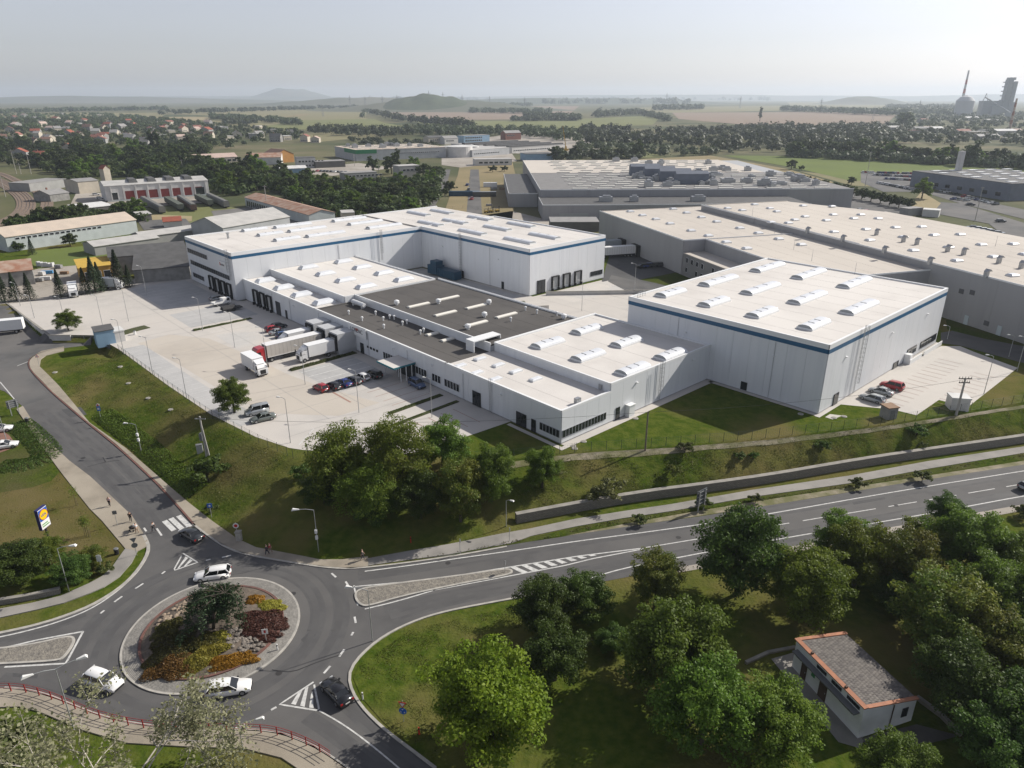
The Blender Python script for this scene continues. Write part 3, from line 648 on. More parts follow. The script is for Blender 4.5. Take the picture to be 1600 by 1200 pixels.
def ladder(par, a, b, z0, z1, rz, m=steel, cage=True):
    """caged cat ladder; rz turns it so that it stands out along local -y"""
    o = T('ladder', None, None, (a, b, 0), rz); o.parent = par
    mb = MB()
    for x in (-.25, .25): mb.box(x-.03, x+.03, -.32, -.26, z0, z1+1.1)
    mb.build('rail', m, o); mb = MB(); z = z0+.2
    while z < z1: mb.box(-.25, .25, -.3, -.27, z, z+.035); z += .32
    mb.build('rung', m, o)
    if cage:
        mb = MB(); z = z0+2.4
        while z < z1+1.1:
            pts = [Vector((math.cos(t)*.42, -.3-math.sin(t)*.75, z)) for t in [math.pi*i/6 for i in range(7)]]; mb.tube(pts, [.03]*7, 4); z += .9
        for t in (.25, .5, .75): mb.box(math.cos(math.pi*t)*.42-.025, math.cos(math.pi*t)*.42+.025, -.32-math.sin(math.pi*t)*.75, -.28-math.sin(math.pi*t)*.75, z0+2.4, z1+1.1)
        mb.build('cage', m, o)
    return o
def flatroof(par, x0, x1, y0, y1, z, m, pm=whitef, ph=.45, edges='nsew', pw=.35):
    MB().box(x0+.05, x1-.05, y0+.05, y1-.05, z-.4, z).build('roof', m, par)
    if m in (roofw, roofb, roofd):
        sm2 = mat('seam_'+m.name, tuple(c_*.8 for c_ in m.node_tree.nodes['Principled BSDF'].inputs['Base Color'].default_value[:3]), rough=.9); k_ = x0+4
        while k_ < x1-2: MB().box(k_, k_+.1, y0+.5, y1-.5, z, z+.012).build('roof_seam', sm2, par); k_ += 6.2
    if 's' in edges: MB().box(x0, x1, y0-.02, y0+pw, z-.35, z+ph).build('parapet', pm, par)
    if 'n' in edges: MB().box(x0, x1, y1-pw, y1+.02, z-.35, z+ph).build('parapet', pm, par)
    if 'w' in edges: MB().box(x0-.02, x0+pw, y0+pw, y1-pw, z-.35, z+ph+.003).build('parapet', pm, par)
    if 'e' in edges: MB().box(x1-pw, x1+.02, y0+pw, y1-pw, z-.35, z+ph+.003).build('parapet', pm, par)
def block(par, x0, x1, y0, y1, z1, pan, n, sides='wsen', bandz=None, z0=0):
    """core box clad with panels; n = panel width; bandz = (z0,z1) of a coloured band on top of the white panels"""
    MB().box(x0, x1, y0, y1, z0, z1-.45).build('wall_core', core, par)
    top = bandz[0] if bandz else z1-.1
    seg = {'s': ((x0,y0),(x1,y0),-1), 'n': ((x0,y1),(x1,y1),1), 'w': ((x0,y0),(x0,y1),1), 'e': ((x1,y0),(x1,y1),-1)}
    for s in sides:
        p, q, sd_ = seg[s]; L = (Vector(q)-Vector(p)).length; k = max(1, round(L/n))
        panels(par, FM, p, q, z0+.25, top, k, pan, sd_)
        if bandz:
            d = Vector(q)-Vector(p); ang = math.atan2(d.y, d.x); e = .16
            y0_, y1_ = (0, .16) if sd_ > 0 else (-.16, 0)
            MB().box(-e, L+e, y0_, y1_, bandz[0]+.004, bandz[1]).build('blue_band', bluep, par, loc=(p[0], p[1], 0), rz=ang)
            MB().box(-e, L+e, y0_, y1_, bandz[1]+.004, z1+.3).build('roof_edge', whitef, par, loc=(p[0], p[1], 0), rz=ang)
        else:
            d = Vector(q)-Vector(p); ang = math.atan2(d.y, d.x); y0_, y1_ = (0, .15) if sd_ > 0 else (-.15, 0)
            MB().box(-.15, L+.15, y0_, y1_, top+.004, z1+.3).build('roof_edge', whitef, par, loc=(p[0], p[1], 0), rz=ang)
def sky_list(par, prs, z, W, hh, along, rel=(0, 0), fr=FM, Lmin=3, Lfix=None):
    for p, q in prs:
        a = fr.loc(*p, z+Z5); b = fr.loc(*q, z+Z5)
        if along == 'u': skylight(par, a[0]-rel[0], a[1]-rel[1], Lfix or max(Lmin, round((b[0]-a[0])*2)/2), W, hh, z)
        else: skylight(par, a[0]-rel[0], a[1]-rel[1], Lfix or max(Lmin, round(abs(b[1]-a[1])*2)/2), W, hh, z, math.pi/2 if b[1] > a[1] else -math.pi/2)
def dock(par, a, b, z0, w, h, rz, bump=True):
    o = T('loading_dock', None, None, (a, b, z0), rz); o.parent = par
    MB().box(-w/2, w/2, -.7, -.15, h, h+.25).box(-w/2, -w/2+.35, -.7, -.15, 0, h).box(w/2-.35, w/2, -.7, -.15, 0, h).build('shelter', rubber, o)
    MB().box(-w/2+.35, w/2-.35, -.25, -.16, .1, h).build('door', mat('dock_door', (.40,.41,.41), rough=.6), o)
    MB().box(-w/2+.1, -w/2+.4, -1.0, -.15, -.9, -.1).build('bumper', rubber, o); MB().box(w/2-.4, w/2-.1, -1.0, -.15, -.9, -.1).build('bumper', rubber, o)
    return o
WST = -math.pi/2   # turns a local -y fitting so that it faces -a (west side of a block)

# ---------------- right-hand hall
hr = T('warehouse', 'tall white warehouse with a blue band and arched skylights beside the small right car park', 'warehouse', FM.w(44.3, -24), U0)
block(hr, 0, 60.7, 0, 45.5, 13.4, white, 3.8, bandz=(11.9, 12.75))
flatroof(hr, 0, 60.7, 0, 45.5, 13.35, roofw, ph=.32)
sky_list(hr, [((1032,464),(1062,460)),((1100,479),(1131,472)),((1175,496),(1209,490)),((1257,515),(1292,507)),((1257,515),(1292,507))][:4], 13.35, 3.0, .62, 'u', (44.3,-24), Lfix=8)
sky_list(hr, [((1100,447),(1151,436)),((1166,460),(1216,447)),((1240,475),(1291,461)),((1322,491),(1372,477))], 13.35, 3.0, .62, 'u', (44.3,-24), Lfix=13)
sky_list(hr, [((1180,425),(1225,415)),((1245,436),(1290,425)),((1317,450),(1360,437))], 13.35, 3.0, .62, 'u', (44.3,-24), Lfix=13)
ladder(hr, 14.2, -.16, .3, 13.4, 0)
for q0, q1 in (((1302,616),(1306,630)),((1395,567),(1399,580))): opening(hr, FM, q0, q1, 'door', b=-24, rel=(44.3,-24))
opening_uv(hr, 86, 91.5, 1.3, 2.9, 'window', b=-24, n=3, rel=(44.3,-24)); opening_uv(hr, 94, 104, 1.3, 2.9, 'window', b=-24, n=6, rel=(44.3,-24))
opening(hr, FM, (1159,595),(1167,610), 'door', a=44.3, rel=(44.3,-24))
MB().box(40.5, 47.5, -1.6, -1.45, 0, 1.1).box(49, 60.5, -1.6, -1.45, 0, 1.1).box(40.5, 42, -1.45, -.2, 0, 2.2).build('entrance_screen', whitef, hr)
MB().box(-.9, -.2, 20, 24, 13.4, 14.4).build('roof_rail', steel, hr) if 0 else None
rr = MB()
for i in range(4): rr.tube([(1.2+i*.9, 44.2, 13.4), (1.2+i*.9, 44.2, 14.6)], [.05]*2, 4)
rr.tube([(1.2,44.2,14.6),(3.9,44.2,14.6)], [.05]*2, 4).tube([(1.2,44.2,14.05),(3.9,44.2,14.05)], [.04]*2, 4); rr.build('roof_rail', steel, hr)

# ---------------- rear L-shaped hall
hb = T('warehouse', 'tall L-shaped white warehouse with a blue band and loading docks behind the low halls', 'warehouse', FM.w(-2.5, 127), U0)
ro = (-2.5, 127)
block(hb, 0, 99.6, 0, 35.5, 13.8, white, 4.1, sides='wsn', bandz=(12.25, 13.1))
block(hb, 66, 99.6, -53.5, -.2, 13.8, white, 4.1, sides='wse', bandz=(12.25, 13.1))
flatroof(hb, 0, 99.6, 0, 35.5, 13.75, roofw, ph=.32, edges='nsw'); flatroof(hb, 66, 99.6, -53.5, .05, 13.75, roofw, ph=.32, edges='swe')
MB().box(64.9, 65.25, 0.3, 35.3, 13.75, 14.1).build('roof_ridge', mat('roof_seam', (.33,.31,.29)), hb)
sky_list(hb, [((380,362),0),((404,369),0),((430,377),0)][:0] or [((380,362),(410,360)),((404,369),(434,366)),((430,377),(459,374))], 13.75, 2.6, .5, 'u', ro, Lfix=8)
sky_list(hb, [((430,357),(480,351)),((452,363),(502,357)),((480,371),(532,363)),((521,347),(570,341)),((546,352),(594,346)),((575,358),(624,352))], 13.75, 2.6, .5, 'u', ro, Lfix=13)
sky_list(hb, [((640,332),(668,338)),((676,329),(705,334)),((695,344),(722,349)),((734,339),(762,344)),((657,347),(687,354)),((759,354),(792,361)),((720,360),(755,366)),((796,349),(832,355)),((830,366),(870,375)),((791,373),(830,381))], 13.75, 2.6, .5, 'v', ro, Lfix=12)
for q0, q1, n in (((292,385),(322,398),9),((294,403),(355,428),18)): opening(hb, FM, q0, q1, 'window', a=-2.5, n=n, rel=ro)
A = FM.wall(292, 386, a=-2.5); 
for c in list(hb.children):
    if c.name.startswith('window'): bpy.data.objects.remove(c, do_unlink=True) if not c.children else None
def wipe(par, nm):
    for c in list(par.children):
        if c.name.split('.')[0] == nm:
            for d in list(c.children): bpy.data.objects.remove(d, do_unlink=True)
            bpy.data.objects.remove(c, do_unlink=True)
wipe(hb, 'window')
opening_uv(hb, 145.5, 161.5, 9.2, 10.6, 'window', a=-2.5, n=9, rel=ro, fm_=core); opening_uv(hb, 130, 160.5, 5.6, 7.0, 'window', a=-2.5, n=18, rel=ro, fm_=core); opening_uv(hb, 151, 160, 1.6, 3.0, 'window', a=-2.5, n=5, rel=ro, fm_=core)
for v in (131.2, 135.6, 140, 144.4): dock(hb, 0, v-127, 1.0, 3.2, 3.3, WST)
sg = MB().box(-.35, -.2, 4.2, 9.5, 8.6, 10.6).build('sign_board', whitef, hb)
for q0, q1, z1 in (((843,442),(848,458),0),): opening_uv(hb, 66.5, 70, .1, 4.2, 'door', b=73.5, n=2, rel=ro)
for u in (74.2, 79.2, 84.4): dock(hb, u+2.5, -53.5, 1.0, 3.2, 3.3, 0)
opening_uv(hb, 90.5, 96.3, 1.7, 3.1, 'window', b=73.5, n=5, rel=ro)
for v in (104, 84.5): opening_uv(hb, v, v+1.1, .1, 2.4, 'door', a=63.5, rel=ro)
ladder(hb, 66-.15, -22, .3, 13.8, WST); ladder(hb, 49.5, -.15, 5, 13.8, 0); ladder(hb, -.15, 1.6, 6, 13.8, WST)
cg = T('roof_vent', None, None, (9, 24, 13.75)); cg.parent = hb
MB().box(0, .5, 0, .5, 0, 1.5).box(-.15, .65, -.15, .65, 1.5, 1.8).build('cowl', steel, cg)

# ---------------- low halls in the middle
hm_ = T('production_hall', 'long low white hall with stepped white and dark roofs facing the lorry yard', 'factory hall', FM.w(0, 0), U0)
block(hm_, 0, 12.6, 0, 31.5, 6, white, 3.6, sides='ws'); block(hm_, 12.6, 44.2, 0, 31.2, 7.5, white, 3.6, sides='wsn')
block(hm_, 0, 11.5, 31.5, 84.5, 6, white, 4.2, sides='w'); block(hm_, 11.5, 38.3, 31.3, 84.4, 7.5, white, 4.2, sides='we')
block(hm_, 0, 8.5, 84.5, 126.8, 6, white, 4.2, sides='w'); block(hm_, 8.5, 37.2, 84.5, 126.8, 7.5, white, 4.2, sides='wse')
flatroof(hm_, 0, 12.6, 0, 31.5, 5.9, roofw, edges='ws', ph=.38); flatroof(hm_, 12.6, 44.2, 0, 31.2, 7.4, roofw, edges='wsne', ph=.33)
drk = mat('dark_flashing', (.12,.115,.11), rough=.6)
flatroof(hm_, 0, 11.5, 31.5, 84.5, 5.85, roofd, edges='w', ph=.4); flatroof(hm_, 11.5, 38.3, 31.3, 84.4, 7.35, roofd, pm=whitef, edges='we', ph=.35)
flatroof(hm_, 0, 8.5, 84.5, 126.8, 5.9, roofw, edges='w', ph=.38); flatroof(hm_, 8.5, 37.2, 84.5, 126.8, 7.4, roofw, edges='wse', ph=.33)
MB().box(.3, 11.4, 84.2, 84.6, 5.8, 6.15).build('roof_upstand', drk, hm_); MB().box(11.8, 38, 84.45, 84.75, 7.3, 7.75).build('roof_upstand', drk, hm_)
sky_list(hm_, [((837,544),(877,532)),((900,522),(936,515)),((962,542),(1000,534)),((900,564),(940,550)),((1031,562),(1070,550)),((970,586),(1010,572))], 7.4, 2.9, .62, 'u', Lfix=7.2)
def lowdome(par, a, b, z, L, W, hh=.5):
    k = ('low', L, W)
    if k not in VM:
        mb = MB(); mb.box(-L/2, L/2, -W/2, W/2, 0, .32, 1)
        mb.add([(-L/2,-W/2,.33),(L/2,-W/2,.33),(L/2,W/2,.33),(-L/2,W/2,.33),(-L/2*.72,-W/2*.62,.33+hh),(L/2*.72,-W/2*.62,.33+hh),(L/2*.72,W/2*.62,.33+hh),(-L/2*.72,W/2*.62,.33+hh)], [(4,5,6,7),(0,1,5,4),(1,2,6,5),(2,3,7,6),(3,0,4,7)], 0)
        VM[k] = mb.mesh('skylight', [dome, whitef])
    return ob('skylight', VM[k], par, (a, b, z))
for q in ((482,418),(509,428),(540,438),(572,448),(537,409),(566,418),(600,427),(631,437)): a, b = FM.loc(*q, 12.6); lowdome(hm_, a, b, 7.4, 5.6, 2.6, .65)
for q in ((415,439),(444,450),(472,461),(506,473)): a, b = FM.loc(*q, 11.1); lowdome(hm_, a, b, 5.9, 5.4, 2.8, .75)
for q in ((719,571),(750,560),(779,570),(806,580),(745,582),(774,592),(837,592)): a, b = FM.loc(*q, 11.1); lowdome(hm_, a, b, 5.9, 2.6, 1.3, .12)
strip_m = mat('rooflight_strip', (.66,.64,.58), rough=.6)
for q in ((654,477),(696,490),(701,466),(744,479),(744,506),(791,493),(676,522),(699,531)):
    lowr = q[0] in (676, 699); a, b = FM.loc(*q, 10.9 if lowr else 12.4); L = 3.2 if lowr else 6.2
    MB().box(-L/2, L/2, -.65, .65, 0, .25).add([(-L/2,-.65,.25),(L/2,-.65,.25),(L/2,.65,.25),(-L/2,.65,.25),(-L/2+.1,0,.42),(L/2-.1,0,.42)], [(0,1,5,4),(2,3,4,5),(1,2,5),(3,0,4)]).build('rooflight', strip_m, hm_, loc=(a, b, 5.85 if lowr else 7.35))
def ventmesh(h, r):
    mb = MB().tube([(0,0,0),(0,0,h)], [r*.55]*2, 8).tube([(0,0,h),(0,0,h+.1),(0,0,h+r*1.1),(0,0,h+r*1.4)], [r, r*1.05, r, r*.4], 10); return mb.mesh('roof_vent', whitef)
vm1, vm2 = ventmesh(.4, .62), ventmesh(.7, .28)
for q in ((685,474),(764,475),(757,495),(881,498),(731,514),(620,476)): a, b = FM.loc(*q, 12.4); ob('roof_vent', vm1, hm_, (a, b, 7.35))
for q in ((566,501),(600,513),(587,492),(609,498),(616,499),(629,508),(636,506),(599,501),(657,522),(662,519),(545,491)): a, b = FM.loc(*q, 10.9); ob('roof_vent', vm2, hm_, (a, b, 5.85))
for q in ((821,485),(839,490),(870,493),(798,502)): a, b = FM.loc(*q, 12.4); ob('roof_vent', vm2, hm_, (a, b, 7.35))
for q in ((902,629),(940,607)): a, b = FM.loc(*q, 11.1); MB().box(-.5, .5, -.35, .35, .2, 1.1).tube([(.7,0,0),(.7,0,.9)], [.2]*2, 6).build('air_unit', steel, hm_, loc=(a, b, 5.9))
mbp = MB().box(0, 7.5, 0, 2.6, 2.2, 2.4)                            # monopitch hood over the roof step
mbp.box(0, .2, 0, 2.6, 0, 2.2).box(7.3, 7.5, 0, 2.6, 0, 2.2); a, b = FM.loc(732, 540, 10.9); mbp.build('roof_hood', whitef, hm_, loc=(8.6, 33.2, 5.85), rz=0)
mbt = MB().tube([(0,0,.9),(5.5,0,.9)], [.55]*2, 12).box(.6,.9,-.5,.5,0,.6).box(4.6,4.9,-.5,.5,0,.6); a, b = FM.loc(560, 470, 10.9); mbt.build('tank', whitef, hm_, loc=(9.6, 82.5, 5.85), rz=-math.pi/2)
# docks and doors on the yard side
for v in (118.8, 114.6, 110.2): dock(hm_, 0, v, 1.0, 3.0, 3.3, WST)
opening_uv(hm_, 104, 106.6, .1, 3.8, 'door', a=0); opening_uv(hm_, 100.2, 101.2, .1, 2.4, 'door', a=0)
for v in (67.4, 73, 78.6):
    p = T('dock_pod', None, None, (0, v, 0), 0); p.parent = hm_
    MB().box(-4.8, -.2, -1.9, 1.9, .9, 5.0).box(-4.6, -.2, -1.7, 1.7, 0, .9).build('housing', mat('pod_panel', (.45,.46,.47), (.41,.42,.43), .4, .5), p)
    MB().box(-5.2, -4.8, -1.6, -1.2, 1, 4.6).box(-5.2, -4.8, 1.2, 1.6, 1, 4.6).box(-5.2, -4.8, -1.2, 1.2, 4.1, 4.6).build('shelter', rubber, p)
    MB().box(-5.0, -4.82, -1.15, 1.15, 1, 4.08).build('door', mat('dock_door', (.40,.41,.41), rough=.6), p)
opening_uv(hm_, 62.2, 63.6, .1, 2.6, 'door', a=0)
for v0, n in ((54, 4),): 
    for k in range(n): opening_uv(hm_, 56.2+k*1.25, 56.9+k*1.25, 2.1, 2.6, 'window', a=0)
for v0, k in ((50.2,4),(37.9,5),(33.2,3),(27.2,5)): opening_uv(hm_, v0, v0+k*.95, 1.3, 2.9, 'window', a=0, n=k, fm_=whitef)
opening_uv(hm_, 20.8, 23.2, .1, 3.0, 'door', a=0, n=2); opening_uv(hm_, 5.9, 7.0, .1, 2.5, 'door', a=0); opening_uv(hm_, 8.3, 10.9, .1, 2.7, 'door', a=0, n=2); opening_uv(hm_, 45, 46.3, .1, 2.7, 'door', a=0, n=2)
opening_uv(hm_, .12, 4.9, 1.2, 2.6, 'window', a=0, n=6, fm_=core); opening_uv(hm_, .12, 11.5, 1.2, 2.6, 'window', b=0, n=14, fm_=core)
opening_uv(hm_, 14.3, 15.4, .1, 2.5, 'door', b=0); MB().box(17, 18.6, -1.2, -.2, 0, 2.3).box(16.9, 18.7, -1.3, -.2, 2.3, 2.45).build('plant_box', whitef, hm_)
ladder(hm_, -.15, 17.8, .3, 6, WST, cage=False); ladder(hm_, 27, -.16, .3, 7.5, 0)
# sign board over the yard door, with its lettering
sb = MB().box(-.5, -.3, 60.4, 68.0, 4.1, 6.6).build('sign_board', whitef, hm_)
# entrance canopy
cn = T('entrance_canopy', None, None, (0, 43.5, 0)); cn.parent = hm_
MB().box(-5.6, -.2, -1.6, 4.6, 3.3, 3.55).build('canopy_roof', roofw, cn); MB().box(-5.65, -5.55, -1.65, 4.65, 3.25, 3.6).box(-5.55, -.2, -1.7, -1.6, 3.25, 3.6).build('fascia', mat('teal_fascia', (.03,.16,.20)), cn)
for x, y in ((-1,-1.4),(-2.4,-1.4),(-3.8,-1.4),(-1,4.4),(-3.8,4.4),(-2.4,1.5)): MB().tube([(x,y,0),(x,y,3.3)], [.09]*2, 8).build('column', whitef, cn)
MB().box(-.9, -.2, -1.5, 4.2, 0, 3.2).build('glazed_lobby', glass, cn)
def lettering(par, txt, size, loc, rot, m, name='lettering', sx=1, ext=.02):
    cu = bpy.data.curves.new(name, 'FONT'); cu.body = txt; cu.size = size; cu.extrude = ext; cu.align_x = 'CENTER'; cu.align_y = 'CENTER'
    o = bpy.data.objects.new(name, cu); C.objects.link(o); dg = bpy.context.evaluated_depsgraph_get(); dg.update()
    me_ = bpy.data.meshes.new_from_object(o.evaluated_get(dg)); bpy.data.objects.remove(o); bpy.data.curves.remove(cu)
    me_.materials.clear(); me_.materials.append(m); q = ob(name, me_, par, loc); q.rotation_euler = rot; q.scale = (sx, 1, 1); return q
signred = mat('sign_red', (.50,.06,.03), rough=.5); signgrey = mat('sign_grey', (.12,.11,.12), rough=.5); signblack = mat('sign_black', (.02,.02,.025), rough=.5)
lettering(sb, 'LORENC', 1.35, (-.53, 64.3, 5.35), (R(90), 0, -R(90)), signgrey, sx=1.0)
lettering(sb, 'W', 1.0, (-.56, 64.1, 5.6), (R(90), 0, -R(90)), signred)
lettering(sg, 'LORENC', .75, (-.38, 6.6, 9.6), (R(90), 0, -R(90)), signgrey); MB().box(-.38, -.351, 8.2, 8.6, 9.2, 10.2).build('emblem', signred, sg)
# blue press and container in the court behind
bc = T('waste_compactor', 'dark blue waste compactor and container against the rear white warehouse wall', 'container', FM.w(58.5, 112), U0)
blueb = mat('container_blue', (.012,.055,.10), (.010,.045,.085), .8, .5)
MB().box(0, 3, -9, 0, .3, 2.9).build('container', blueb, bc); MB().box(-.2, 3.2, .2, 5, .5, 3.4).box(0, 2.8, .4, 3.6, 3.4, 4.9).build('press', blueb, bc)
mbr = MB()
for i in range(8): mbr.box(-.12, 0, -8.6+i*1.1, -8.4+i*1.1, .4, 2.8)
mbr.build('rib', blueb, bc)

# ---------------- grey halls on the right
FG = Frame(P(1064, 429, 5), R(17.3))
g1 = T('warehouse', 'grey panelled warehouse with a beige roof and lorry docks behind the right white hall', 'warehouse', FG.o, FG.ang)
la, lb = FG.loc(939, 330, 16.3); _, lb = FG.loc(939, 330, 16.3)
DG = lb
block(g1, 0, 75, 0, DG, 11.3, greyp, 8.2, sides='ws'); block(g1, 8, 75, -58, -.2, 11.3, greyp, 7.5, sides='ws')
flatroof(g1, 0, 75, 0, DG, 11.25, roofb, pm=roofb, ph=.15, edges='wn'); flatroof(g1, 8, 75, -58, .05, 11.25, roofb, pm=roofb, ph=.15, edges='ws')
MB().box(0, 8, -27, -.3, 0, 7.2).build('office_block', mat('grey_office', (.20,.20,.198), (.18,.18,.178), .2, .7), g1); MB().box(0, 8, -27, -.3, 7.2, 7.4).build('office_roof', roofb, g1)
for k in range(8):
    for z in (1.5, 4.6): 
        if (k, z) in ((3, 4.6), (6, 1.5)): continue
        opening_uv(g1, -25.5+k*3.1, -24.3+k*3.1, z, z+1.6, 'window', a=0, fm_=whitef, off=.01)
for q in ((985,331),(1004,337),(1025,343),(1047,350),(1080,361),(1107,369),(1135,379),(1167,389),(1052,327),(1073,333),(1096,340),(1120,347),(1156,357),(1185,365),(1217,374),(1252,383)):
    a, b = FG.loc(*q, 16.3); lowdome(g1, a, b, 11.25, 2.8, 2.0, .35)
for b in (32, 44): 
    MB().box(-1.6, -.2, b-2.4, b+2.4, 3.6, 4.2).box(-1.6, -.2, b-2.4, b-1.7, 0, 3.6).box(-1.6, -.2, b+1.7, b+2.4, 0, 3.6).build('dock_shelter', rubber, g1)
FG2 = Frame(P(1480, 498, 5), R(17.3))
g2 = T('warehouse', 'very large grey panelled warehouse with a beige roof reaching the right edge', 'warehouse', FG.o, FG.ang)
a2, b2 = FG.loc(1480, 498, 5); _, bt = FG.loc(1073, 320, 18.3); ar, br_ = FG.loc(1205, 312, 18.3)
# long hall: west wall runs along b from far left to beyond the right edge
aw = a2
block(g2, aw, aw+60, -140, 22, 13.2, greyp, 7.6, sides='ws'); block(g2, aw, aw+42, 22.2, bt-2, 13.2, greyp, 7.6, sides='w')
flatroof(g2, aw, aw+60, -140, 22, 13.15, roofb, pm=roofb, ph=.18, edges='ws'); flatroof(g2, aw, aw+42, 21.9, bt-2, 13.155, roofb, pm=roofb, ph=.18, edges='wn')
MB().add([(aw+42,22,13.0),(aw+60,22,13.0),(aw+42,bt-2,13.0),(aw+42,22,.2),(aw+60,22,.2),(aw+42,bt-2,.2)], [(0,1,2),(1,2,5,4)]).build('angled_end', roofb, g2)
MB().box(aw+.4, aw+.9, -30, bt-3, 13.15, 13.5).build('roof_ridge', greyp, g2)
for q in ((1137,326),(1179,320),(1160,329),(1214,331),(1203,326),(1255,322),(1300,323),(1205,348),(1242,344),(1232,349),(1258,339),(1291,345),(1302,336),(1334,342),(1345,336),(1372,342),(1303,363),(1353,359),(1399,356),(1440,355),(1359,376),(1411,371),(1459,368),(1500,367),(1427,392),(1482,387),(1533,383),(1583,382),(1495,408),(1552,402),(1600,398),(1582,431)):
    a, b = FG.loc(*q, 18.2)
    if a < aw+58: lowdome(g2, a, b, 13.15, 2.6, 2.0, .3)
cw = MB().box(-.45,.45,-.45,.45,0,1.5).add([(-.5,-.5,1.5),(.5,-.5,1.5),(.5,.5,1.5),(-.5,.5,1.5),(.4,-.7,2.1),(1.1,-.7,1.6),(1.1,.7,1.6),(.4,.7,2.1)],[(0,1,5,4),(1,2,6,5),(2,3,7,6),(3,0,4,7),(4,5,6,7)]).mesh('roof_cowl', steel)
for q in ((1261,364),(1316,377),(1369,367),(1411,378),(1432,382),(1480,393),(1505,398),(1560,411),(1381,395),(1452,413),(1540,433),(1595,419)):
    a, b = FG.loc(*q, 18.2)
    if a < aw+58: ob('roof_cowl', cw, g2, (a, b, 13.15))
for q in ((1437,434),(1503,455),(1520,457),(1542,505),(1367,415)): a, b, z = FG.wall(*q, a=aw); MB().box(-.25, -.15, -.7, .7, -.6, .6).build('vent_grille', mat('grille', (.10,.10,.105)), g2, loc=(aw, b, z))
for q in ((1511,497),(1563,512)): a, b, z = FG.wall(*q, a=aw); MB().box(-.25, -.15, -.6, .6, 0, 2.4).build('door', mat('door_grey', (.40,.46,.48)), g2, loc=(aw, b, .1))
for q in ((1175,338),(1240,390),(1268,408),(1335,430),(1555,385),(1210,365)): 
    a, b = FG.loc(*q, 18.2); MB().tube([(0,0,0),(0,0,3.2)], [.06,.03], 5).build('lightning_rod', steel, g2, loc=(a, b, 13.2))

# downpipes and wall lamps
dpm = mat('downpipe_grey', (.45,.46,.47), rough=.5); dp_ = lambda par, x, y, h: MB().tube([(x,y,.1),(x,y,h)], [.05]*2, 6).build('downpipe', dpm, par); wlm = MB().box(-.2,.2,-.5,-.15,-.08,.08).mesh('wall_lamp', whitef)
for k in range(2): dp_(hr, -.22, 10+k*22, 11.8)
dp_(hb, 34, -.22, 12.1)
dp_(hb, 65.78, -36, 12.1)
for v in (26, 44.6, 60, 82.5, 98, 108.4): dp_(hm_, -.26, v, 5.6)
for x, y, z, rz, par in ((8,-.0,9.5,0,hr),(30,0,9.5,0,hr),(50,0,9.5,0,hr),(0,10,9,WST,hr),(0,30,9,WST,hr),(20,0,6,0,hm_),(38,0,6,0,hm_),(0,15,4.6,WST,hm_),(0,36,4.6,WST,hm_),(0,50,4.6,WST,hm_),(0,96,4.6,WST,hm_),(66,-40,9,WST,hb),(66,-12,9,WST,hb)): ob('wall_lamp', wlm, par, (x, y, z), rz)
# ================================================================== BUILDINGS FURTHER BACK
def C_(n, c, c2=None, s=.3, r=.8): return mat(n, c, c2 or tuple(x*.86 for x in c), s, r)
W = {'white': C_('render_white', (.58,.57,.55)), 'cream': C_('render_cream', (.50,.45,.37)), 'grey': C_('render_grey', (.30,.30,.29)), 'mint': C_('panel_mint', (.45,.49,.485)), 'dark': C_('boards_dark', (.13,.125,.115)),
     'conc': C_('old_concrete', (.27,.265,.25), (.19,.185,.175), .6), 'yellow': C_('panel_yellow', (.45,.26,.05)), 'bluegrey': C_('panel_bluegrey', (.17,.19,.23)), 'palegrey': C_('panel_palegrey', (.40,.41,.42)), 'orange': C_('render_orange', (.42,.21,.06)), 'blue': C_('panel_lightblue', (.22,.34,.46)), 'brick': C_('brick_red', (.20,.085,.06))}
RF = {'red': C_('tiles_red', (.30,.085,.05), (.22,.07,.045), .8), 'brown': C_('tiles_brown', (.17,.095,.07), (.13,.08,.06), .8), 'grey': C_('roof_grey', (.27,.265,.255), (.22,.215,.21), .4), 'dark': C_('roof_dark', (.10,.10,.10), (.075,.075,.075), .4), 'beige': C_('roof_beige', (.50,.42,.34), (.44,.375,.31), .3),
      'rust': C_('roof_rust', (.27,.135,.085), (.36,.27,.21), .35), 'white': C_('roof_white', (.60,.60,.585)), 'yellow': C_('roof_yellow', (.50,.33,.06)), 'light': C_('roof_light', (.43,.42,.40), (.36,.355,.34), .3), 'pink': C_('roof_pink', (.47,.36,.31)), 'redbrown': C_('roof_redbrown', (.24,.10,.075))}
reddoor = mat('red_door', (.16,.022,.02), (.13,.02,.018), .6, .6)
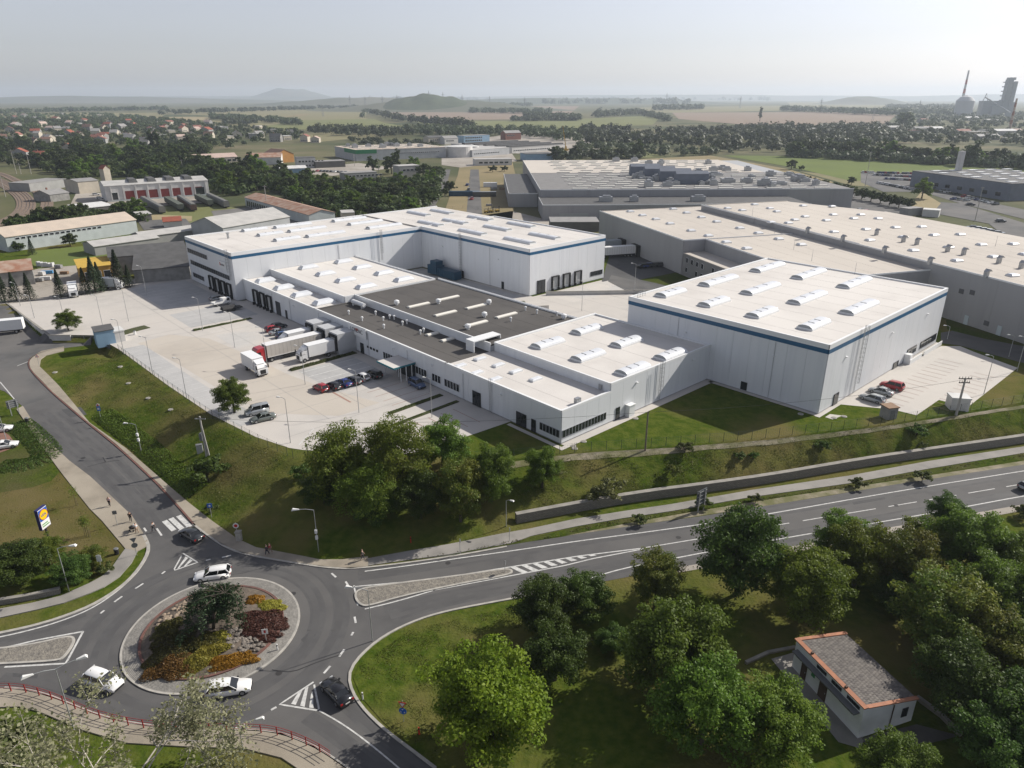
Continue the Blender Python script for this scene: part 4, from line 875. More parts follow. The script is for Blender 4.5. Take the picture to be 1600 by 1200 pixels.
def shed(name, label, cat, A, B, depth, h, roof='gable', rise=2.0, wall='white', rf='grey', wins=None, group=None, z=5.0, over=.3, ridge='x', door=None, nwin=0, side_b=False, chim=False):
    """building whose front runs from A to B (ground pixels, left to right) and that reaches depth metres back"""
    a, b = P(*A, z), P(*B, z); d = b-a; L = d.length; ang = math.atan2(d.y, d.x)
    t = T(name, label, cat, a, ang, group); wm, rm = W[wall], RF[rf]
    mb = MB()
    if roof == 'gable' and ridge == 'x':
        mb.box(0, L, 0, depth, -.5, h); mb.extr([(0.02,h),(depth-.02,h),(depth/2,h+rise)], 0.01, L-.01)
    elif roof == 'gable':
        mb.box(0, L, 0, depth, -.5, h); mb.add([(0.02,.01,h),(L-.02,.01,h),(L/2,.01,h+rise),(0.02,depth-.01,h),(L-.02,depth-.01,h),(L/2,depth-.01,h+rise)], [(0,1,2),(5,4,3),(0,2,5,3),(1,4,5,2)])
    elif roof == 'mono': mb.add([(0,0,-.5),(L,0,-.5),(L,depth,-.5),(0,depth,-.5),(0,0,h),(L,0,h),(L,depth,h+rise),(0,depth,h+rise)], [(4,5,6,7),(0,1,5,4),(1,2,6,5),(2,3,7,6),(3,0,4,7)])
    else: mb.box(0, L, 0, depth, -.5, h)
    mb.build('wall', wm, t); rb = MB(); o = over; e = .18
    if roof == 'gable' and ridge == 'x':
        s = rise/(depth/2); rb.extr([(-o,h-o*s+.05),(depth/2,h+rise+.05),(depth+o,h-o*s+.05),(depth+o,h-o*s+.05+e),(depth/2,h+rise+.05+e),(-o,h-o*s+.05+e)], -o, L+o)
    elif roof == 'gable':
        s = rise/(L/2); xf = Matrix.Rotation(math.pi/2, 4, 'Z'); rb.extr([(o,h-o*s+.05),(-L/2,h+rise+.05),(-L-o,h-o*s+.05),(-L-o,h-o*s+.05+e),(-L/2,h+rise+.05+e),(o,h-o*s+.05+e)], -o, depth+o, xf=xf)
    elif roof == 'mono':
        s = rise/depth; rb.extr([(-o,h-o*s+.03),(depth+o,h+rise+o*s+.03),(depth+o,h+rise+o*s+.03+e),(-o,h-o*s+.03+e)], -o, L+o)
    else: rb.box(-.1, L+.1, -.1, depth+.1, h+.003, h+.3)
    r_ = rb.build('roof', rm, t)
    if chim: MB().box(L*.3, L*.3+.7, depth*.5-.35, depth*.5+.35, h+rise-.4, h+rise+1.3).build('chimney', W['brick'], r_)
    for w in (wins or []):
        x0, x1, z0, z1, n = w[:5]; m_ = w[5] if len(w) > 5 else glass
        k = (x1-x0)/n
        for i in range(n):
            f_ = MB().box(x0+i*k+k*.12, x0+(i+1)*k-k*.12, -.09, -.002, z0, z1).build('door' if m_ is reddoor else 'window', whitef if m_ is glass else m_, t)
            if m_ is glass: MB().box(x0+i*k+k*.12+.1, x0+(i+1)*k-k*.12-.1, -.13, -.085, z0+.1, z1-.1).build('pane', glass, f_)
    if side_b:
        for i in range(2): MB().box(-.12, -.01, depth*(.22+.4*i), depth*(.22+.4*i)+1.3, 1.2, 2.6).build('window', glass, t)
    t['L'] = L; return t
def on_roof(t, par_name, me_, spots, z):
    for x, y in spots: ob(par_name, me_, t, (x, y, z))
s1 = shed('long_shed', 'long low shed with a beige roof and a dark window strip at the left edge', 'shed', (14,394), (216,364), 17, 5.6, rise=2.6, wall='mint', rf='beige', wins=[(3,36,4.2,5.1,16)]); 
shed('old_barn', 'grey concrete barn with a dark roof against the end of the rear white warehouse', 'shed', (212,443), (298,436), 12, 4.2, 'mono', 2.6, 'conc', 'dark', wins=[(20,26,2.9,3.7,4)])
shed('old_barn', 'dark grey curved-roof barn behind the fir trees left of the rear warehouse', 'shed', (176,432), (296,420), 15, 6.2, rise=2.0, wall='conc', rf='dark', wins=[(18,30,4.6,5.3,8)])
shed('shed', 'grey corrugated shed between the green lawn and the dark barns', 'shed', (132,394), (150,400), 24, 3.4, rise=1.3, wall='grey', rf='light', ridge='y'); shed('shed', 'light grey long shed behind the dark barns', 'shed', (208,380), (225,385), 26, 3.6, rise=1.3, wall='grey', rf='light', ridge='y')
shed('shed', 'grey shed with a rusty pitched roof at the left edge behind the firs', 'shed', (-40,455), (56,444), 16, 4.6, rise=2.0, wall='conc', rf='rust')
shed('workshop', 'orange workshop with a yellow roof behind the tall firs', 'workshop', (128,442), (178,436), 11, 4.6, 'mono', .8, 'yellow', 'yellow', wins=[(1,9,.2,3.2,3)])
dp = shed('locomotive_shed', 'white locomotive shed with a row of dark red doors', 'train depot', (168,316), (328,305), 26, 8.6, rise=1.6, wall='white', rf='light', wins=[(2,6.5,1,5,1),(9,52,.3,5.4,7,reddoor),(54,58,1,5,1)][:2]); Lp = dp['L']
for i in range(7): pass
MB().box(Lp*.86, Lp*.95, -.1, -.01, .8, 5).build('window', glass, dp)
mon = MB().add([(-2.4,0,0),(2.4,0,0),(2.4,14,0),(-2.4,14,0),(-1.8,1,1.9),(1.8,1,1.9),(1.8,13,1.9),(-1.8,13,1.9)], [(4,5,6,7),(0,1,5,4),(1,2,6,5),(2,3,7,6),(3,0,4,7)]).mesh('roof_monitor', RF['dark'])
for f in (.28,.46,.64,.82): ob('roof_monitor', mon, dp, (Lp*f, 4, 9.3))
for i in range(9): MB().box(Lp*(.05+.115*i)-.3, Lp*(.05+.115*i)+.3, -.3, -.005, 0, 8.4).build('pilaster', W['white'], dp)
MB().box(-.05, Lp+.05, -.34, -.305, 0, .9).build('plinth', W['mint'], dp)
shed('shed', 'grey shed with a dark flat roof beside the railway curve', 'shed', (48,300), (106,292), 16, 5, 'flat', 0, 'grey', 'grey'); shed('house', 'old grey house with a chimney between the tracks and the depot', 'house', (80,316), (110,312), 14, 4, rise=2, wall='conc', rf='grey', chim=True)
shed('workshop', 'buff workshop with a tall end wall left of the depot', 'workshop', (125,303), (157,300), 20, 7, rise=1, wall='cream', rf='grey'); shed('shed', 'open shed with a white metal roof in front of the depot', 'shed', (128,338), (180,332), 14, 3.6, 'mono', .6, 'dark', 'white')
shed('tower_house', 'narrow buff tower with a red cap behind the depot', 'tower', (166,288), (176,287), 5, 10, rise=2.2, wall='cream', rf='red', ridge='y')
shed('hall', 'light grey gabled hall just behind the rear white warehouse', 'hall', (302,374), (352,382), 34, 6.5, rise=3.2, wall='palegrey', rf='light', ridge='y')
shed('hut', 'small red roofed hut on dry grass behind the beige shed', 'hut', (257,356), (285,354), 6, 2.6, rise=1.6, wall='white', rf='red'); shed('hut', 'grey hut on dry grass beside the depot wagons', 'hut', (218,346), (238,344), 7, 3, 'mono', .5, 'dark', 'light')
gr_ = shed('garage_row', 'long garage row with a rusty roof and pale blue doors', 'garages', (384,322), (484,352), 13, 4.6, rise=1.8, wall='mint', rf='rust', wins=[(2,44,.2,3.4,14)])
shed('house', 'flat roofed beige house at the end of the garage row', 'house', (536,356), (556,355), 9, 6.4, 'flat', 0, 'cream', 'light', wins=[(1,6,3.8,5.2,3)]); shed('shed', 'low white shed by the garage row', 'shed', (396,362), (446,358), 10, 2.8, 'flat', 0, 'grey', 'light')
# white and green factory
wg = shed('factory', 'large pale factory with a green corner band amid trees', 'factory', (557,252), (697,246), 66, 9.6, 'flat', 0, 'palegrey', 'beige', wins=[(40,84,5.2,6.2,22)]); Lw = wg['L']
MB().box(-.25, 20, -.3, -.01, 6.4, 10).box(-.3, -.01, -.2, 34, 6.4, 10).build('green_band', mat('green_panel', (.01,.16,.06)), wg)
eq = MB().box(-2.5, 2.5, -1.6, 1.6, 0, 2.4).box(-1.2, 1.8, -.8, .8, 2.4, 3.1).mesh('air_unit', steel); slb = MB().box(-4, 4, -.9, .9, 0, .5).mesh('rooflight', strip_m)
for i in range(16): ob('air_unit', eq, wg, (random.uniform(6, Lw-8), random.uniform(6, 60), 9.9), random.choice((0, math.pi/2)))
for i in range(7):
    for j in range(5): ob('rooflight', slb, wg, (8+i*(Lw-16)/6, 7+j*12, 9.9))
shed('factory', 'pale multi-bay factory behind the white storage tank', 'factory', (738,246), (796,241), 70, 6.5, 'flat', 0, 'palegrey', 'light', wins=[(2,40,2.5,3.6,14)]); fb = shed('factory', 'white saw-roof factory beside the yellow crane', 'factory', (800,240), (884,234), 100, 5.6, 'flat', 0, 'white', 'bluegrey' if 'bluegrey' in RF else 'grey', wins=[(2,58,2.2,3.4,20)])
for i in range(5): MB().box(0, fb['L'], 4+i*18, 9+i*18, 5.9, 7.4).build('roof_bay', RF['dark'], fb)
shed('office', 'low white office with blue panels beside the far storage yard', 'office', (742,259), (800,258), 12, 5, 'flat', 0, 'white', 'light', wins=[(3,30,1.6,3.2,6)]); shed('shed', 'dark blue flat shed behind the big grey factory', 'shed', (822,252), (866,251), 20, 6, 'flat', 0, 'blue', 'dark')
shed('office_block', 'light blue office block with a flat roof in front of the far woods', 'office', (725,224), (765,222), 14, 9, 'flat', 0, 'blue', 'grey', wins=[(2,30,5.5,7.5,9),(2,30,2,4,9)]); shed('house', 'red brick house in front of the far woods', 'house', (790,219), (814,218), 12, 9, rise=3, wall='brick', rf='grey', wins=[(2,16,5,6.8,4)])
shed('house', 'cream block of flats with dark roof beside the far factory', 'house', (670,226), (694,225), 14, 8, rise=2, wall='cream', rf='dark', wins=[(2,20,4.5,6,6)]); shed('house', 'white gabled house right of the cream flats', 'house', (695,226), (716,225), 12, 7, rise=3, wall='white', rf='grey', wins=[(2,14,3.5,5,4)])
shed('school', 'white two-storey building behind the garden trees', 'office', (465,263), (494,262), 14, 8, 'flat', 0, 'white', 'dark', wins=[(1,22,4.5,6,8),(1,22,1.2,2.8,8)]); shed('shed', 'grey covered storage rack row behind the gardens', 'shed', (494,263), (540,261), 14, 5, 'flat', 0, 'dark', 'grey')
shed('hall', 'red roofed hall with a yellow gable beyond the trees', 'hall', (385,258), (440,257), 26, 6, rise=3, wall='white', rf='rust'); shed('hall', 'orange gabled hall next to the red roofed hall', 'hall', (432,255), (460,253), 22, 7, rise=4, wall='orange', rf='brown', ridge='y')
shed('greenhouse', 'long pale blue arched shed behind the gardens', 'greenhouse', (432,273), (480,271), 12, 4, rise=1.6, wall='blue', rf='white'); shed('mansion', 'pink tiled building with small gables in the trees', 'house', (294,258), (372,254), 16, 5, rise=3, wall='cream', rf='pink', wins=[(20,60,1.5,3.5,9)])
shed('house', 'grey flat roofed clubhouse in the garden trees', 'house', (540,282), (590,279), 12, 4.6, 'flat', 0, 'grey', 'grey', wins=[(2,28,2,3.4,9)]); shed('house', 'grey two-storey house among dark trees', 'house', (625,278), (657,276), 12, 8, 'flat', 0, 'grey', 'light', wins=[(2,18,4.5,6,5)])
for (x, y, r_, hh, lab) in ((718,245,13,10,'large white storage tank beside the multi-bay factory'),(738,241,7,8,'smaller white storage tank behind the large one')):
    p = P(x, y, 5); tk = T('storage_tank', lab, 'tank', p); MB().tube([(0,0,0),(0,0,hh)], [r_]*2, 32).build('shell', W['white'], tk); MB().tube([(0,0,hh+.01),(0,0,hh+1.4)], [r_*1.01, .3], 32).build('tank_roof', RF['white'], tk)
# big grey factory with the cluttered roof
fi = P(848, 344, 5); ind = T('factory', 'huge low grey factory whose dark and beige roof is crowded with units and rooflights', 'factory', fi, R(2.0)); FI = Frame(fi, R(2.0))
ib = 30.0
block(ind, 1, 165, ib, ib+185, 10.5, greyp, 12, sides='ws'); block(ind, 0, 130, 0, ib-.2, 7, greyp, 12, sides='ws'); block(ind, -15, 0.5, 44, 150, 7, greyp, 12, sides='ws')
MB().box(1, 165, ib, ib+88, 10.1, 10.5).build('roof', C_('roof_felt', (.20,.195,.19)), ind); MB().box(1, 150, ib+88, ib+185, 10.1, 10.62).build('roof', roofb, ind); MB().box(0, 130, 0, ib-.3, 6.6, 7).build('roof', RF['dark'], ind); MB().box(-15, .4, 44, 150, 6.6, 7).build('roof', RF['dark'], ind)
for i in range(11):
    for j in range(8):
        if i in (4, 5) and j in (2, 3, 4, 5): continue
        ob('rooflight', slb, ind, (22+i*12.8+(j % 2)*3, ib+4+j*9.6, 10.5))
for i in range(9):
    for j in range(8): ob('rooflight', slb, ind, (22+i*13.5+(j % 2)*3, ib+90+j*12, 10.63))
blk = MB().box(-9, 9, -2.5, 2.5, 0, 5.5).add([(-9,-2.6,5.5),(9,-2.6,5.5),(9,2.6,5.5),(-9,2.6,5.5),(-9,0,7),(9,0,7)], [(0,1,5,4),(2,3,4,5),(1,2,5),(3,0,4)]).mesh('plant_room', W['bluegrey'])
for k in range(4): ob('plant_room', blk, ind, (86-k*5.5, ib+26+k*15, 10.5))
for i in range(46):
    x, y = random.uniform(55, 158), random.uniform(ib+4, ib+80); o = ob('air_unit', eq, ind, (x, y, 10.5), random.choice((0, math.pi/2))); k = random.uniform(.5, 1.5); o.scale = (k, random.uniform(.6, 1.4), random.uniform(.5, 1.3))
for i in range(12): o = ob('air_unit', eq, ind, (random.uniform(60, 145), random.uniform(ib+88, ib+180), 10.62), random.choice((0, math.pi/2)))
for x, k in ((32, 1.3), (46, .8), (78, 1.4)): o = ob('air_unit', eq, ind, (x, 12, 7), 0); o.scale = (k, 1, 1)
for x0, x1 in ((8,22),(30,50),(60,66)): MB().box(x0, x1, -.3, -.16, .2, 3.2).build('door', mat('shutter', (.33,.35,.33)), ind)
shed('canopy_building', 'low dark flat canopy building in front of the huge grey factory', 'canopy', (860,362), (936,362), 14, 4, 'flat', 0, 'dark', 'grey')
# blue-grey building at the right edge
rb_ = shed('car_dealership', 'blue grey metal hall with white rooflights surrounded by parked cars', 'hall', (1575,314), (1720,309), 78, 9.3, 'flat', 0, 'bluegrey', 'dark')
for i in range(5):
    for j in range(6): ob('rooflight', MB().box(-3,3,-1.6,1.6,0,.4).mesh('rooflight', whitef), rb_, (7+i*14+(j % 2)*6, 7+j*13, 9.6))
for i in range(7): MB().box(-.15, -.01, 6+i*9.5, 9.5+i*9.5, 2, 4).build('window', glass, rb_)
MB().box(28, 31, 70, 73, 9.3, 22).build('chimney', W['white'], rb_)
shed('hut', 'white gatehouse behind the very large grey warehouse', 'hut', (1418,338), (1440,336), 5, 3.4, 'flat', 0, 'grey', 'grey'); shed('shed', 'long white flat shed beside the gatehouse', 'shed', (1440,338), (1466,340), 6, 3.2, 'flat', 0, 'white', 'white')
shed('canopy_building', 'blue grey flat canopy roof left of the tree row car park', 'canopy', (1205,310), (1248,308), 14, 5, 'flat', 0, 'bluegrey', 'light')
# kiosk at the gate and small boxes
shed('gate_kiosk', 'small light blue gatehouse at the yard entrance', 'hut', (153,541), (182,536), 4.2, 3.4, 'mono', .2, 'blue', 'dark', z=5.0, over=.15); shed('hut', 'white metal cabin behind the blue gatehouse', 'hut', (181,536), (197,533), 4, 2.6, 'flat', 0, 'white', 'white')
shed('shed', 'white equipment cabin under the power pole at the right car park', 'hut', (1484,641), (1513,643), 2.6, 2.3, 'flat', 0, 'white', 'white', z=4.95)
ORD = ['first','second','third','fourth','fifth','sixth','seventh','eighth','ninth','tenth','eleventh','twelfth','thirteenth','fourteenth','fifteenth','sixteenth','seventeenth','eighteenth','nineteenth','twentieth']+['%d%s' % (k, 'st' if k % 10 == 1 else 'nd' if k % 10 == 2 else 'rd' if k % 10 == 3 else 'th') for k in range(21, 60)]
# houses of the town
hl = [(56,213,'red'),(106,216,'red'),(70,198,'pink'),(76,205,'pink'),(92,207,'grey'),(128,216,'redbrown'),(150,213,'grey'),(165,217,'red'),(186,215,'grey'),(195,219,'grey'),(200,222,'grey'),(60,228,'brown'),(72,226,'brown'),(30,246,'red'),(58,250,'red'),(108,240,'red'),(222,232,'dark'),(228,225,'dark'),(250,206,'redbrown'),(262,203,'red'),(285,203,'redbrown'),(290,206,'red'),(270,212,'light'),(255,217,'light'),
      (340,204,'white'),(352,206,'grey'),(402,204,'white'),(395,217,'white'),(408,215,'grey'),(372,217,'cream2'),(360,219,'light'),(285,221,'pink'),(20,186,'redbrown'),(35,184,'pink'),(52,188,'grey'),(95,180,'light'),(120,182,'light'),(160,182,'light'),(125,197,'light'),(172,196,'pink'),(205,198,'red'),(195,204,'grey'),(455,212,'dark'),(430,222,'dark'),(450,219,'white'),(475,222,'redbrown'),(492,223,'pink'),
      (150,222,'redbrown'),(135,205,'brown'),(110,205,'grey'),(85,190,'red'),(30,200,'pink'),(15,206,'redbrown'),(320,209,'red'),(428,210,'light'),(8,222,'grey')]
sidew = {'red': 'red tiled', 'pink': 'pale pink roofed', 'grey': 'grey roofed', 'redbrown': 'red-brown roofed', 'brown': 'brown tiled', 'dark': 'dark roofed', 'light': 'light flat-roofed', 'white': 'white roofed', 'cream2': 'cream walled'}
near_ = lambda x, y: ('at the left town edge' if x < 60 else 'in the left of the town' if x < 140 else 'in mid town' if x < 240 else 'on the right of the town' if x < 330 else 'near the red halls')+(' far back' if y < 200 else ' half way back' if y < 214 else ' near the depot')
_r = random.Random(21); hl += [(round(_r.uniform(4, 326), 1), round(_r.uniform(192, 226), 1), _r.choice(['red','redbrown','red','brown','pink','grey','light'])) for _ in range(24)]; hl.sort(); seen = {}
for i, (x, y, c) in enumerate(hl):
    ky = sidew[c]+near_(x, y); seen[ky] = seen.get(ky, 0)+1; nth = '' if sum(sidew[c2]+near_(x2, y2) == ky for x2, y2, c2 in hl) < 2 else ', '+ORD[seen[ky]-1]+' from left'
    w_ = random.uniform(9, 16); flat_ = c in ('light', 'white'); p = P(x, y, 5); s = w_*F/p.y/2
    shed('house', sidew[c]+' house '+near_(x, y)+nth, 'house', (x-s, y+random.uniform(-.3, .6)), (x+s, y), random.uniform(8, 13), random.uniform(5, 8), 'flat' if flat_ else 'gable', random.uniform(2.5, 4), random.choice(['cream','conc','grey','cream']), c if c in RF else 'grey', [(1.5, w_-1.5, 1.2, 2.6, 4)], 'houses of the town', chim=not flat_, ridge=random.choice('xy') if not flat_ else 'x')
hr_ = [(1272,208,'grey'),(1300,207,'dark'),(1376,209,'white'),(1398,207,'light'),(1422,212,'redbrown'),(1442,208,'grey'),(1454,206,'pink'),(1466,208,'white'),(1508,212,'redbrown'),(1530,213,'light'),(1550,211,'grey'),(1572,212,'white'),(1590,211,'pink'),(1545,219,'light'),(1590,222,'light'),(1450,186,'light'),(1478,185,'pink'),(1520,189,'white'),(1550,192,'light'),(1446,192,'redbrown'),(1268,226,'grey'),(1250,209,'dark')]
hr_.sort()
for i, (x, y, c) in enumerate(hr_):
    w_ = random.uniform(16, 34); p = P(x, y, 5); s = w_*F/p.y/2
    shed('factory_building', ('long ' if w_ > 25 else '')+sidew[c]+' works building '+('below the cement plant' if x > 1480 else 'left of the cement plant' if x > 1400 else 'beyond the tree belt')+', '+ORD[i]+' from the left', 'factory', (x-s, y), (x+s, y-.3), random.uniform(10, 18), random.uniform(4, 8), 'flat' if i % 3 == 0 else 'gable', 2.6, random.choice(['white','cream','grey','conc']), c if c in RF else 'grey', [(2, w_-2, 1.5, 3, 6)], 'works below the cement plant')
# cement plant
cp = P(1540, 182, 5); D = cp.y; S = D*CP/F
def cpx(px): return (px-1540)*S
pl = T('cement_plant', 'hazy blue cement plant with a dome silo, kiln tower and conveyor', 'cement plant', cp); cm = mat('plant_grey', (.26,.28,.30), rough=.8); cm2 = mat('plant_light', (.45,.46,.47), rough=.8)
zpx = lambda y: 55+(152-y)*D*.862/F
MB().tube([(cpx(1503),0,0),(cpx(1503),0,zpx(158)),(cpx(1503),0,zpx(152)),(cpx(1503),0,zpx(149))], [13*S, 13*S, 8*S, 1*S], 32).build('silo', cm2, pl); MB().tube([(cpx(1514),40,0),(cpx(1514),40,zpx(160)),(cpx(1514),40,zpx(155))], [12*S, 12*S, 2*S], 24).build('silo', cm2, pl)
ch = MB(); bands = 6; zt = zpx(110); xt, xb = cpx(1516), cpx(1516)
for k in range(10):
    z0, z1 = zt*(k/10), zt*((k+1)/10); ch.tube([(xb,60,z0),(xb,60,z1)], [2.6*S*(1-.055*k)]+[2.6*S*(1-.055*(k+1))], 12, mi=1 if k in (5,7) else 0, caps=False)
ch.build('chimney', [cm2, mat('chimney_red', (.35,.09,.07))], pl)
tw = MB(); 
for x0, x1, y1 in ((1558,1566,125),(1567,1573,128)): tw.box(cpx(x0), cpx(x1), -8*S, 0, 0, zpx(y1))
for k in range(6): tw.box(cpx(1556), cpx(1568), -10*S, 2*S, zpx(165-k*7), zpx(165-k*7)+1.5*S)
tw.box(cpx(1559), cpx(1568), -9*S, 0, zpx(126), zpx(122)); tw.build('kiln_tower', cm, pl)
MB().box(cpx(1528), cpx(1566), -6*S, 6*S, 0, zpx(158)).box(cpx(1540), cpx(1560), -12*S, -6*S, 0, zpx(166)).box(cpx(1562), cpx(1580), -6*S, 4*S, 0, zpx(160)).build('works', cm, pl)
MB().tube([(cpx(1527),-8*S,zpx(152)), (cpx(1568),-14*S,zpx(176))], [1.0*S]*2, 6).build('conveyor', cm2, pl); MB().tube([(cpx(1527),-4*S,zpx(160)),(cpx(1531),-4*S,zpx(147)),(cpx(1536),-4*S,zpx(160))], [.8*S]*3, 6).build('arch', cm, pl)
p = P(1576, 207, 5); c2 = T('chimney', 'slender red and white brick chimney left of the right edge', 'chimney', p); k2 = MB()
for k in range(8): k2.tube([(0,0,k*6.6),(0,0,k*6.6+6.6)], [2.2-.1*k, 2.1-.1*k], 10, mi=k % 2, caps=(k == 7))
k2.build('stack', [mat('stack_brick', (.30,.13,.085)), mat('stack_pale', (.45,.33,.27))], c2)
# goods wagons by the depot
wgm = [mat('wagon_green', (.10,.115,.09), (.075,.085,.07), .5), mat('wagon_rust', (.12,.07,.05), (.09,.055,.045), .5), mat('wagon_grey', (.17,.17,.155), (.13,.13,.12), .5)]
for A, B, i, lab in (((225,318),(255,335),2,'grey goods wagon nearest the white shed row'),((262,317),(284,330),0,'green open goods wagon second from the left'),((282,316),(304,331),1,'rusty goods wagon in the middle of the sidings'),((309,313),(330,323),0,'green goods wagon on the right siding'),((328,313),(355,326),2,'pale roofed wagon at the right end of the sidings')):
    a, b = P(*A, 5), P(*B, 5); d = b-a; L = d.length; t = T('goods_wagon', lab, 'wagon', (a+b)/2, math.atan2(d.y, d.x), 'wagons on the depot sidings')
    MB().box(-L/2, L/2, -1.5, 1.5, 1.1, 3.6).build('body', wgm[i], t); MB().box(-L/2, L/2, -1.3, 1.3, .7, 1.08).build('frame', rubber, t)
    if i: MB().extr([(-1.55,3.6),(1.55,3.6),(.9,4.1),(-.9,4.1)], -L/2, L/2).build('roof', wgm[2], t)
    for x in (-L*.36, L*.36): MB().tube([(x,-1,.5),(x,1,.5)], [.5]*2, 10).tube([(x+1.8,-1,.5),(x+1.8,1,.5)], [.5]*2, 10).build('bogie', rubber, t)
# masts and pylons
def mast(name, lab, cat, base_px, h, r=.15, z=5.0, arms=(), m=None, group=None):
    p = P(*base_px, z); t = T(name, lab, cat, p, 0, group); MB().tube([(0,0,0),(0,0,h)], [r, r*.6], 6).build('mast', m or steel, t)
    for zz, L in arms: MB().box(-L, L, -.12, .12, zz, zz+.2).build('cross_arm', m or steel, t)
    return t
polem = mat('pole_concrete', (.36,.345,.32), rough=.9)
for b_, h, lab in (((26,272),18,'tall floodlight mast beside the railway curve'),((49,272),15,'slanting rail mast second from the left'),((9,308),12,'rail mast inside the railway curve'),((33,272),8,'short signal mast by the tracks')):
    t = mast('rail_mast', lab, 'mast', b_, h, .22, m=polem, arms=[(h-1, 1.6)])
for x, y, h, lab in ((418,330,13,'lamp mast beside the garage row'),(286,268,9,'thin mast between the trees behind the depot'),(1350,300,24,'tall lattice pole above the tree row car park'),(1523,346,16,'brown pole on the dry island by the right road'),(554,260,10,'thin pole in front of the green-banded factory'),(592,272,14,'thin pole between the dark trees'),(735,300,9,'lamp post by the storage yard road')):
    mast('pole', lab, 'pole', (x, y), h, .2, m=polem, arms=[(h-.6, .8)])
for i, (x, d, h) in enumerate(((546,3600,62),(570,3700,58),(597,3800,60),(620,3600,64),(670,3700,84),(692,3800,78),(722,3600,66),(765,3900,60),(820,3500,54),(1042,5200,80),(1285,3000,50),(1440,2600,46),(1370,1900,34),(502,2300,36),(1158,4000,58))):
    X = (x-800)/F*d*CP; lat = mat('lattice', (.22,.23,.24), rough=.6); t = T('pylon', ('far power pylon on the skyline '+('left of the wooded knoll' if x < 640 else 'above the wooded knoll' if x < 700 else 'right of the wooded knoll' if x < 900 else 'over the right-hand plain')) if d > 2500 else 'power pylon standing in the fields '+('left of the motorway' if x < 800 else 'before the cement plant'), 'pylon', (X, d, 5), 0, 'power pylons on the skyline')
    t['label'] = t['label']+', '+ORD[i]+' from the left' if d > 2500 and x < 900 else t['label']+(', nearest the frame edge' if x in (1440, 502) else {1042:' farthest',1285:' left of the plant',1370:' behind the belt',1158:' mid way'}.get(x, ''))
    r_ = d*.00028; MB().tube([(-h*.07,0,0),(0,0,h)], [r_, r_*.7], 4).tube([(h*.07,0,0),(0,0,h)], [r_, r_*.7], 4).build('leg', lat, t)
    for zz, L in ((.72, .16), (.84, .12)): MB().tube([(-h*L,0,h*zz),(h*L,0,h*zz)], [r_*.7]*2, 4).build('cross_arm', lat, t)
# ================================================================== TREES AND SHRUBS
bark = mat('bark', (.085,.068,.052), (.05,.042,.034), 3, .95); barkw = mat('bark_white', (.46,.43,.38), (.34,.31,.27), 4, .9)
LM = {'bright': leafmat('leaf_bright', (0.121,0.190,0.011), (0.190,0.247,0.021), 0.45), 'mid': leafmat('leaf_mid', (0.076,0.137,0.016), (0.133,0.207,0.026), 0.45), 'dark': leafmat('leaf_dark', (0.045,0.090,0.015), (0.089,0.146,0.024), 0.4),
      'olive': leafmat('leaf_olive', (0.088,0.137,0.015), (0.147,0.198,0.025), 0.45), 'rust': leafmat('leaf_rust', (0.077,0.120,0.017), (0.158,0.164,0.026), 0.4), 'loose': leafmat('leaf_loose', (0.094,0.149,0.016), (0.164,0.212,0.029), 0.5), 'silver': leafmat('leaf_silver', (.165,.172,.085), (.27,.26,.165), 0.4),
      'fir': leafmat('leaf_fir', (.018,.032,.014), (.032,.050,.020), .1), 'town': leafmat('leaf_town', (0.031,0.055,0.014), (0.070,0.098,0.024), 0.35, .35), 'far': leafmat('leaf_far', (0.039,0.060,0.023), (0.071,0.094,0.034), 0.3, .3),
      'cedar': leafmat('leaf_cedar', (.024,.050,.022), (.050,.082,.034), .25), 'lime': leafmat('leaf_lime', (.27,.28,.03), (.36,.34,.06), .35), 'wine': leafmat('leaf_wine', (.055,.022,.018), (.085,.034,.024), .2), 'gold': leafmat('leaf_gold', (.24,.13,.012), (.32,.18,.02), .3), 'amber': leafmat('leaf_amber', (.115,.070,.016), (.17,.095,.022), .25), 'heath': leafmat('leaf_heath', (.062,.070,.014), (.100,.092,.020), .25),
      'shrub': leafmat('leaf_shrub', (0.065,0.094,0.023), (0.111,0.137,0.036), 0.4), 'pale': leafmat('leaf_pale', (.115,.13,.045), (.16,.17,.06), .3)}
def leafmesh(name, cen, nrm, size, tint, m, asp=.62, rg=None):
    """one small leaf-spray quad per point"""
    rg = rg or rng; n = len(cen); nrm = nrm/np.maximum(np.linalg.norm(nrm, axis=1, keepdims=True), 1e-6)
    t = np.cross(nrm, rg.normal(size=(n, 3))); t /= np.maximum(np.linalg.norm(t, axis=1, keepdims=True), 1e-6); b = np.cross(nrm, t)
    s = (size*rg.uniform(.65, 1.35, n))[:, None]
    bend = nrm*s*rg.uniform(-.25, .05, n)[:, None]
    v = np.stack([cen-t*s-b*s*asp*.35+bend, cen-b*s*asp, cen+t*s-b*s*asp*.2+bend, cen+b*s*asp], 1).reshape(-1, 3)
    me = bpy.data.meshes.new(name); me.vertices.add(4*n); me.vertices.foreach_set('co', v.ravel())
    me.loops.add(4*n); me.loops.foreach_set('vertex_index', np.arange(4*n)); me.polygons.add(n); me.polygons.foreach_set('loop_start', np.arange(0, 4*n, 4)); me.polygons.foreach_set('loop_total', np.full(n, 4))
    at = me.attributes.new('tint', 'FLOAT', 'FACE'); at.data.foreach_set('value', np.clip(tint, 0, 1).astype(np.float32)); me.materials.append(m); me.update(); return me
